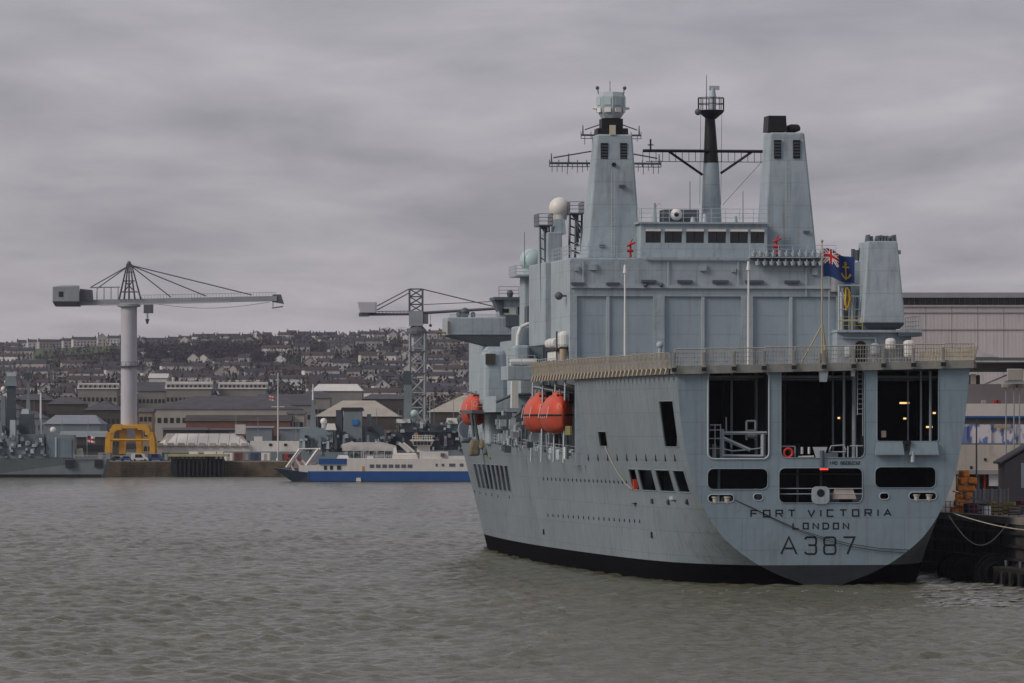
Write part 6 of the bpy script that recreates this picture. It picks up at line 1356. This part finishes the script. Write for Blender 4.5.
ep(392, 418, 453, 459, -5, 5, 'passenger_shelter', FW, .5); ep(367, 374, 456, 459, -7, -4, 'deck_locker', FW, .2); ep(393, 397, 447.5, 453, -1, 1, 'funnel', FW, .2); ep(415.5, 418, 433, 440, -.3, .3, 'radar_mast', mat('mast_orange', (.4, .15, .05), .6))
for a, c_, r_ in (((287.5, 467.5), (301, 448.7), .35), ((304, 470), (319.5, 448.7), .42), ((301, 449), (319.5, 448.7), .18), ((403, 443), (414, 452), .3), ((399, 443), (409, 452), .3)):
    for dy in (-8, 8): MB().bar((ex(a[0]), dy, ez(a[1])), (ex(c_[0]), dy, ez(c_[1])), r_).build('ramp_strut', FW, fe)
for a, c_ in (((291, 463), (296, 472)), ((296, 458), (303, 468)), ((303, 460), (312, 470)), ((309, 462), (315, 470))): MB().bar((ex(a[0]), -7.8, ez(a[1])), (ex(c_[0]), -7.8, ez(c_[1])), .3).build('ramp_brace', FW, fe)
ep(294, 318, 462, 468, -3, 5, 'ramp_gear', mat('rusty_gear', (.25, .2, .18), .8), .3); ep(357, 362, 477.5, 481, -9.6, -9, 'chain_guide', FW, .1); ep(363, 365, 466, 471, -9.15, -9, 'rope_fender', mat('orange_fender', (.5, .25, .05), .7))
MB().cyl((ex(364), -7, ez(459)), (ex(364), -7, ez(452)), .08, .08, 5).build('post', FW, fe); ep(337, 350, 455, 459, -6, -1, 'life_raft_rack', FW, .6)
for px, ci, k in ((325, 4, 0), (333, 2, 0), (342, 0, 1)):
    pass
# ================================================================ quay on the right, alongside the ship
QX, QZ = 18.6, 5.6
def Q(x, y, z=QZ): return ship_w(x, y, z)
qy0, qy1 = -60, 230
def qslab(x0, x1, y0, y1, z0, z1, name, m, par=None):
    b = MB().box(x0, x1, y0, y1, z0, z1); o = b.build(name, m, par); o.location = (SX, SY, 0); o.rotation_euler = (0, 0, YAW); return o
tag(qslab(QX, QX+900, qy0, qy1, -5, QZ, 'near_quay', CONC), kind='structure'); tag(qslab(QX+70, QX+900, qy1+.02, 450, -5, QZ-.01, 'near_quay', CONC), kind='structure')
TIMB = mat('wet_dark_timber', (.012, .012, .013), .7, .35, .6, .4); WALLD = mat('dark_quay_wall', (.035, .033, .031), .9, .35, .3, .5)
pw = empty('quay_piling', (SX, SY, 0), YAW, 'dark timber-faced wall of the quay right of the ship stern', 'quay wall')
for k in range(62): y = -40+k*2.0; MB().box(QX-.35-random.uniform(0, .15), QX-.02, y+.08, y+1.85, -3, QZ-.5).build('plank', WALLD if k % 3 else TIMB, pw)
MB().box(QX-.5, QX+.6, -60, 228, QZ-.45, QZ+.18).build('coping', mat('coping_stone', (.17, .155, .135), .9, .2, .4, .3), pw)
for k in range(4): MB().box(QX-.75, QX-.36, -40, 84, .6+k*1.2, .85+k*1.2).build('waler', TIMB, pw)
# floating fender pontoon with tyres
RUB = mat('tyre_rubber', (.006, .006, .007), .95, .3, 1., spec=.1)
def fender(x, y0, y1, r, label):
    e = empty('floating_fender', ship_w(x, y0, 0), YAW, label, 'fender'); ln = y1-y0
    MB().cyl((0, 0, r*.45), (0, ln, r*.45), r, r, 18).build('drum', RUB, e)
    for k in range(3):
        c_ = Vector((0, ln*(k+.5)/3, r*.45)); b = MB()
        for i in range(18):
            t0, t1 = 2*math.pi*i/18, 2*math.pi*(i+1)/18; b.cyl(c_+Vector(((r+.1)*math.cos(t0), 0, (r+.1)*math.sin(t0))), c_+Vector(((r+.1)*math.cos(t1), 0, (r+.1)*math.sin(t1))), .22, .22, 6)
        b.build('tyre', RUB, e)
    b = MB()
    for i in range(16):
        t0, t1 = 2*math.pi*i/16, 2*math.pi*(i+1)/16; b.cyl((r*.6*math.cos(t0), -.12, r*.45+r*.6*math.sin(t0)), (r*.6*math.cos(t1), -.12, r*.45+r*.6*math.sin(t1)), .2, .2, 6)
    b.build('end_tyre', RUB, e); MB().cyl((0, -.25, r*.45), (0, 0, r*.45), .07, .07, 8).build('end_shackle', LGREY, e)
fender(15.4, 9, 17, 1.35, 'black drum fender floating beside the starboard quarter of the ship'); fender(16.2, 1, 7, 1.5, 'larger black drum fender floating against the quay pontoon, nearest the camera')
e = empty('fender_pontoon', ship_w(QX-1.6, -14, 0), YAW, 'dark timber pontoon lying along the foot of the quay wall', 'pontoon')
MB().box(-1.0, 1.0, 0, 26, -.6, 1.15).build('float', TIMB, e); MB().box(-1.1, 1.1, -.1, 26.1, 1.15, 1.35).build('deck', TIMB, e)
for k in range(7): MB().cyl((-1.05, 2+k*3.6, .35), (-1.35, 2+k*3.6, .35), .62, .62, 12).build('tyre', RUB, e)
for k in range(4): MB().cyl((.2, 3+k*6, 1.35), (.2, 3+k*6, 1.9), .16, .2, 8).build('bollard', DGREY, e)
# mooring ropes
def rope(name, p, q, sag, r_, m, label):
    b = MB(); n = 16; pts = [Vector(p).lerp(Vector(q), i/n)-Vector((0, 0, sag*math.sin(math.pi*i/n))) for i in range(n+1)]; b.path(pts, r_, 6); tag(b.build(name, m), label, 'rope', 'mooring ropes on the right quay')
rope('mooring_rope', ship_w(12.2, 1.0, 6.2), ship_w(QX+.3, -16, 4.8), .5, .05, ROPE, 'pale mooring rope stretched from the stern to the lower right edge of the quay')
rope('mooring_rope', ship_w(12.0, 2.0, 6.0), ship_w(QX-.1, 5, QZ), 2.6, .05, ROPE, 'slack thin rope sagging in a loop over the quay wall')
rope('mooring_rope', ship_w(12.3, 1.5, 8.2), ship_w(QX+2, -18, QZ+.8), .6, .045, DROPE, 'thin dark line running from the stern across the quayside clutter')
# orange net bales standing on the quay edge
ORN = mat('orange_netting', (.62, .22, .03), .7, .3, 1.2, .3, ((.35, .1, .02), .9, .55, .7)); random.seed(11)
yo = Ly(962, QX+1.6)
e = empty('orange_fender_stack', ship_w(QX+1.6, yo, QZ), YAW, 'tall untidy stack of orange netted bags on the quay close to the ship stern', 'bags')
for k in range(11):
    lv = k//2; wob = (k % 2)*.75-.55+.16*lv; z_ = lv*.72+random.uniform(0, .1); w_ = random.uniform(.42, .6)
    o = MB().hexa([(-w_, -.5, 0), (w_, -.45, .05), (w_, .5, 0), (-w_, .45, 0), (-w_*.8, -.42, .62), (w_*.85, -.4, .74), (w_*.8, .4, .66), (-w_*.85, .42, .7)]).build('bag', ORN, e); o.location = (wob, random.uniform(-.2, .2), z_); o.rotation_euler = (0, random.uniform(-.18, .18), random.uniform(-.5, .5)); bevel(o, .16, 3)
# fence, huts and clutter on the near quay
def qb(px0, px1, pt, pb, Y, dep):   # camera-facing box given by photo rows
    return MB().box(wx(px0, Y), wx(px1, Y), Y, Y+dep, wz(pb, Y), wz(pt, Y))
CORR = mat('corrugated_grey', (.24, .24, .25), .7, .12, .3, .3); PGREY = mat('purple_grey_wall', (.15, .135, .14), .8, .12, .1, .15)
def corr(px0, px1, pt, pb, Y, pitch, amp, name, m, par=None, thick=.4):
    x0, x1 = wx(px0, Y), wx(px1, Y); n = int((x1-x0)/pitch)*2; z0_, z1_ = wz(pb, Y), wz(pt, Y); b = MB()
    for i in range(n+1): x = x0+(x1-x0)*i/n; y = Y+(amp if i % 2 else 0); b.v += [(x, y, z0_), (x, y, z1_)]
    for i in range(n): k = 2*i; b.f.append((k, k+2, k+3, k+1)); b.m.append(0); b.sm.append(False)
    b.box(x0, x1, Y+amp+.05, Y+amp+thick, z0_, z1_-.01); return b.build(name, m, par)
yf = 548
e = empty('hoarding', (0, 0, 0), 0, 'grey corrugated hoarding behind the quayside clutter right of the ship', 'hoarding')
for k in range(6): corr(959+k*8.2, 966.8+k*8.2, 489, 514, yf, .35, .08, 'panel', CORR, e)
for k in range(7): qb(958.6+k*8.2, 959.6+k*8.2, 488, 515, yf-.2, .15).build('post', STEEL, e)
e = empty('grey_hut', (0, 0, 0), 0, 'grey gabled hut at the right edge of the photo behind the hoarding', 'hut'); yh = 575
x0, x1 = wx(1003, yh), wx(1062, yh); z0_, z1_, z2_ = QZ, wz(463, yh), wz(444, yh); xm_ = wx(1034, yh)
MB().box(x0+.2, x1-.2, yh, yh+8, z0_, z1_).build('wall', PGREY, e); MB().prism([(x0+.2, z1_), (x1-.2, z1_), (xm_, z2_-.2)], yh, yh+8).build('gable', PGREY, e)
for a, c_ in ((x0-.3, xm_), (xm_, x1+.3)):
    za, zc_ = (z1_-.1, z2_) if a < xm_-1 else (z2_, z1_-.1); MB().hexa([(a, yh-.4, za), (c_, yh-.4, zc_), (c_, yh+8.4, zc_), (a, yh+8.4, za), (a, yh-.4, za+.2), (c_, yh-.4, zc_+.2), (c_, yh+8.4, zc_+.2), (a, yh+8.4, za+.2)]).build('roof_slope', mat('felt_roof', (.11, .10, .105), .9), e)
qb(1021, 1027, 463, 488, yh-.1, .1).build('door_post', LGREY, e)
e = empty('low_store', (0, 0, 0), 0, 'open fronted low store with dark bays behind the hoarding', 'shed'); ys_ = 600
qb(955, 1003, 470, 474, ys_-.5, 6).build('roof', mat('pale_fascia', (.36, .34, .32), .8), e); qb(956, 1002, 474.2, 490, ys_+4, .3).build('back_wall', DARKW, e)
for pa, pb_, m_ in ((957, 968, CREAM), (989, 1002, WHITE), (978, 979.5, PGREY), (984, 985.5, RED)): qb(pa, pb_, 474.2, 489 if m_ is not WHITE else 486, ys_, .4).build('bay_panel', m_, e)
# the big sheds behind
Yr = 900; e = empty('covered_dock_hall', (0, 0, 0), 0, 'huge grey ribbed hall with a dark strip under its flat roof, far right', 'hall')
for k in range(9): corr(900+k*26, 925.6+k*26, 306.5, 440, Yr, .55, .015, 'wall_panel', mat('hall_cladding', (.485, .445, .455), .7, .1, .06, .25), e, 2)
for k in range(42): qb(898+k*5.6, 903.1+k*5.6, 297.8, 304.9, Yr+.2, .4).build('clerestory_pane', mat('clerestory', (.06, .06, .065), .35, .2), e)
qb(895, 1140, 305, 306.6, Yr-.3, 2).build('cill', mat('hall_cladding', (.25, .235, .235)), e); qb(894, 1142, 292.5, 297.6, Yr-1.2, 90).build('roof', mat('hall_roof', (.27, .265, .29), .6, .08), e); qb(900, 1134, 312, 313, Yr-.16, .1).build('band', mat('hall_band', (.32, .3, .3), .7), e); qb(900, 1134, 329, 329.8, Yr-.16, .1).build('band', mat('hall_band', (.32, .3, .3), .7), e)
Y2 = 800; e = empty('white_gabled_shed', (0, 0, 0), 0, 'low shed with white gables and grey roof above the dark wall on the right', 'shed')
qb(955, 1100, 384, 440, Y2+6, 20).build('wall', PGREY, e); qb(953, 1060, 357.5, 359.5, Y2-1, 12).build('canopy_edge', DGREY, e); qb(953, 1060, 359.6, 362, Y2-.8, 12).build('fascia', WHITER, e); qb(958, 1060, 363, 372, Y2+6, .3).build('shadow_panel', mat('grey_panel', (.2, .2, .215), .8), e); qb(962, 980, 375, 384, Y2+2, 1).build('vent_block', DARKW, e); qb(971, 976, 374, 384, Y2+1.5, 1).build('post', CREAM, e)  # flat grey panel set back below the fascia
MB().prism([(wx(988, Y2), wz(384, Y2)), (wx(1060, Y2), wz(384, Y2)), (wx(1060, Y2), wz(362, Y2)), (wx(1026, Y2), wz(368, Y2))], Y2, Y2+10).build('gable', mat('pale_grey_sheet', (.46, .44, .44), .7), e); MB().prism([(wx(953, Y2+30), wz(357, Y2+30)), (wx(1000, Y2+30), wz(357, Y2+30)), (wx(978, Y2+30), wz(350.5, Y2+30))], Y2+30, Y2+40).build('rear_gable', mat('pale_grey_sheet', (.46, .44, .44)), e)
Y3 = 740; e = empty('striped_store', (0, 0, 0), 0, 'long store with dark upper wall, white band and thin blue stripe, right side', 'building')
qb(958, 1110, 384.2, 403.5, Y3+3, 12).build('upper_wall', PGREY, e); qb(955, 1110, 403.6, 416, Y3, 14).build('white_band', mat('band_white', (.52, .48, .45), .7, .08, .3, .15), e); qb(955, 1110, 416.1, 418, Y3-.2, 14).build('blue_stripe', FB, e); qb(955, 1110, 418.1, 424, Y3+.5, 12).build('shadow_gap', mat('gap_grey', (.16, .15, .15), .8), e)  # plain grey strip set back under the blue stripe
for px, m_ in ((982, CREAM), (994, RED), (997, BRICK)): qb(px, px+4, 400, 403.4, Y3, 1).build('roof_vent', m_, e)
Y4 = 728; e = empty('sheeted_scaffold', (0, 0, 0), 0, 'white sheeted wall streaked with blue paint marks above the cream wall', 'wall')
SHEET = bpy.data.materials.new('streaked_sheeting'); SHEET.use_nodes = True; t = SHEET.node_tree; bs = t.nodes['Principled BSDF']; bs.inputs['Roughness'].default_value = .7
c = N(t, 'ShaderNodeTexCoord'); mp = N(t, 'ShaderNodeMapping'); mp.inputs['Scale'].default_value = (.55, .3, .28); mp.inputs['Rotation'].default_value = (0, .35, 0); nn_ = N(t, 'ShaderNodeTexNoise'); nn_.inputs['Scale'].default_value = 1.7; nn_.inputs['Detail'].default_value = 3; rr_ = N(t, 'ShaderNodeValToRGB')
t.links.new(c.outputs['Object'], mp.inputs[0]); t.links.new(mp.outputs[0], nn_.inputs['Vector']); t.links.new(nn_.outputs['Fac'], rr_.inputs[0]); t.links.new(rr_.outputs[0], bs.inputs['Base Color'])
rr_.color_ramp.elements[0].position = .50; rr_.color_ramp.elements[0].color = (.48, .47, .50, 1); rr_.color_ramp.elements[1].position = .56; rr_.color_ramp.elements[1].color = (.10, .15, .32, 1)
for k in range(11): qb(955+k*12.2, 966.9+k*12.2, 424.5, 443.2, Y4+(.25 if k % 2 else 0), .4).build('sheet', SHEET, e)
qb(955, 1095, 443.4, 444.8, Y4-.4, 3).build('edge_board', DGREY, e); qb(994, 1010, 425, 428, Y4-.3, .2).build('name_board', mat('ochre_board', (.3, .24, .12), .8), e)
Y5 = 716; e = empty('cream_wall_building', (0, 0, 0), 0, 'plain cream stained wall below the blue streaked sheeting', 'building'); qb(950, 1100, 445, 500, Y5+2, 10).build('wall', mat('stained_cream', (.40, .36, .32), .85, .12, .15, .35, ((.25, .22, .19), .2, .6, .6)), e)
for px, py in ((984, 458), (997, 461), (970, 466)): qb(px, px+2.5, py, py+3, Y5+1.9, .1).build('vent', WINF, e)
for k, (px, pt, Yp) in enumerate(((976.5, 419, 560), (1006, 388, 640), (1014, 388, 640), (1019.5, 388, 640))):
    X = wx(px, Yp); e = empty('lamp_post', (X, Yp, QZ), 0, ['thin dark pole left of the lamp columns on the right quay', 'leftmost of three tall lighting columns on the right', 'middle of three tall lighting columns on the right', 'rightmost of three tall lighting columns on the right'][k], 'lamp post', 'poles on the right quay'); h = wz(pt, Yp)-QZ
    MB().cyl((0, 0, 0), (0, 0, h), .12, .07, 8).build('column', STEEL if k else DGREY, e); MB().box(-.25, .25, -.25, .25, 0, .5).build('base', STEEL, e)
    if k: bevel(MB().box(-.5, .5, -.4, .4, h, h+.5).build('lamp_head', CREAM, e), .1)
X = wx(1014, 640); e = empty('floodlight_cluster', (X, 639, wz(386, 640)), 0, 'pale floodlight cluster on top of the lighting columns', 'lights'); bevel(MB().box(-.9, .9, -.4, .4, .6, 2.0).build('housing', CREAM, e), .1); MB().box(-1.2, 1.2, -.3, .3, .3, .6).build('bracket', STEEL, e)
# quayside clutter
random.seed(31)
CL = [('drum', mat('clutter_blue', (.02, .035, .07), .6), 'blue'), ('drum', mat('clutter_ochre', (.4, .24, .06), .6), 'ochre'), ('crate', mat('clutter_dark', (.04, .04, .045), .7), 'dark'), ('crate', mat('clutter_tan', (.30, .22, .14), .8), 'tan'), ('drum', WHITE, 'white'), ('crate', mat('clutter_maroon', (.16, .04, .05), .7), 'maroon'), ('crate', mat('clutter_yellow', (.30, .22, .05), .7), 'yellow'), ('crate', CORR, 'grey')]
ORD = ['first', 'second', 'third', 'fourth', 'fifth', 'sixth', 'seventh', 'eighth', 'ninth', 'tenth', 'eleventh', 'twelfth', 'thirteenth', 'fourteenth']
for k in range(14):
    px = 968+k*4.6; y_ = random.uniform(8, 22); kd, m_, cn = CL[(k*5+k//8) % 8]; yy_ = 531+random.uniform(-2, 8); X = wx(px, yy_)
    e = empty('storage_drum' if kd == 'drum' else 'storage_crate', (X, yy_, QZ+.004), random.uniform(-.5, .5), '%s %s on the right quay edge, %s item along from the ship' % (cn, kd, ORD[k]), kd, 'clutter along the right quay edge'); h = random.uniform(.6, 1.3)
    if kd == 'drum': MB().lathe((0, 0, 0), [(.42, 0), (.45, .1), (.42, .3), (.45, .5), (.42, .7), (.44, h)], 12).build('barrel', m_, e); MB().lathe((0, 0, h), [(.3, .003), (.3, .05)], 10).build('lid', DGREY, e)
    else:
        MB().box(-.55, .55, -.5, .5, .12, h).build('box', m_, e)
        for q in (-.4, .4): MB().box(q-.08, q+.08, -.55, .55, 0, .12).build('skid', TIMB, e)
        for q in (.3, .7): MB().box(-.58, .58, -.53, -.5, h*q, h*q+.1).build('batten', TIMB, e)
e = empty('quay_railing', (SX, SY, 0), YAW, 'thin metal railing along the edge of the right quay', 'railing'); b = MB()
for k in range(30): y = -20+k*2.2; MB().bar((QX+.5, y, QZ+.1), (QX+.5, y, QZ+1.25), .04).build('post', DGREY, e)
for h in (.65, 1.2): MB().bar((QX+.5, -20, QZ+h), (QX+.5, 44, QZ+h), .03).build('rail', DGREY, e)
# pale wash flecks; their colour stands in for the sheen of calmer water
random.seed(5); b = MB()
for k in range(330):
    px = random.gauss(975, 38); py = 578+random.random()**.8*26
    if px < 917+max(0, (py-590)*-1.5): continue
    if k % 16 == 0: px = random.gauss(790, 60); py = 588+random.random()*3
    Yq = CH*F_PX/(py-HZ); X = wx(px, Yq); w_ = random.uniform(.25, 1.5)*(.3 if k % 16 == 0 else 1); d_ = random.uniform(.15, .9); n = 9
    b.add([(X+w_*math.cos(6.283*i/n)*random.uniform(.4, 1), Yq+d_*math.sin(6.283*i/n)*random.uniform(.4, 1), -.2+.03*math.sin(i)) for i in range(n)], [tuple(range(n))])
tag(b.build('wash_sheen_flecks', mat('foam', (.30, .30, .29), .7, .2, .8)), 'pale flecks for the sheen of calmer wash between stern and quay', kind='stuff')
# ================================================================ sea air
hm = bpy.data.materials.new('sea_haze'); hm.use_nodes = True; t = hm.node_tree; t.nodes.clear(); oo = N(t, 'ShaderNodeOutputMaterial'); pv_ = N(t, 'ShaderNodeVolumePrincipled')
pv_.inputs['Color'].default_value = (.76, .80, .92, 1); pv_.inputs['Density'].default_value = .000028; pv_.inputs['Anisotropy'].default_value = .1; t.links.new(pv_.outputs[0], oo.inputs['Volume'])
o = MB().box(-8000, 8000, -1500, 12000, -8, 170).build('haze', hm); tag(o, kind='stuff')
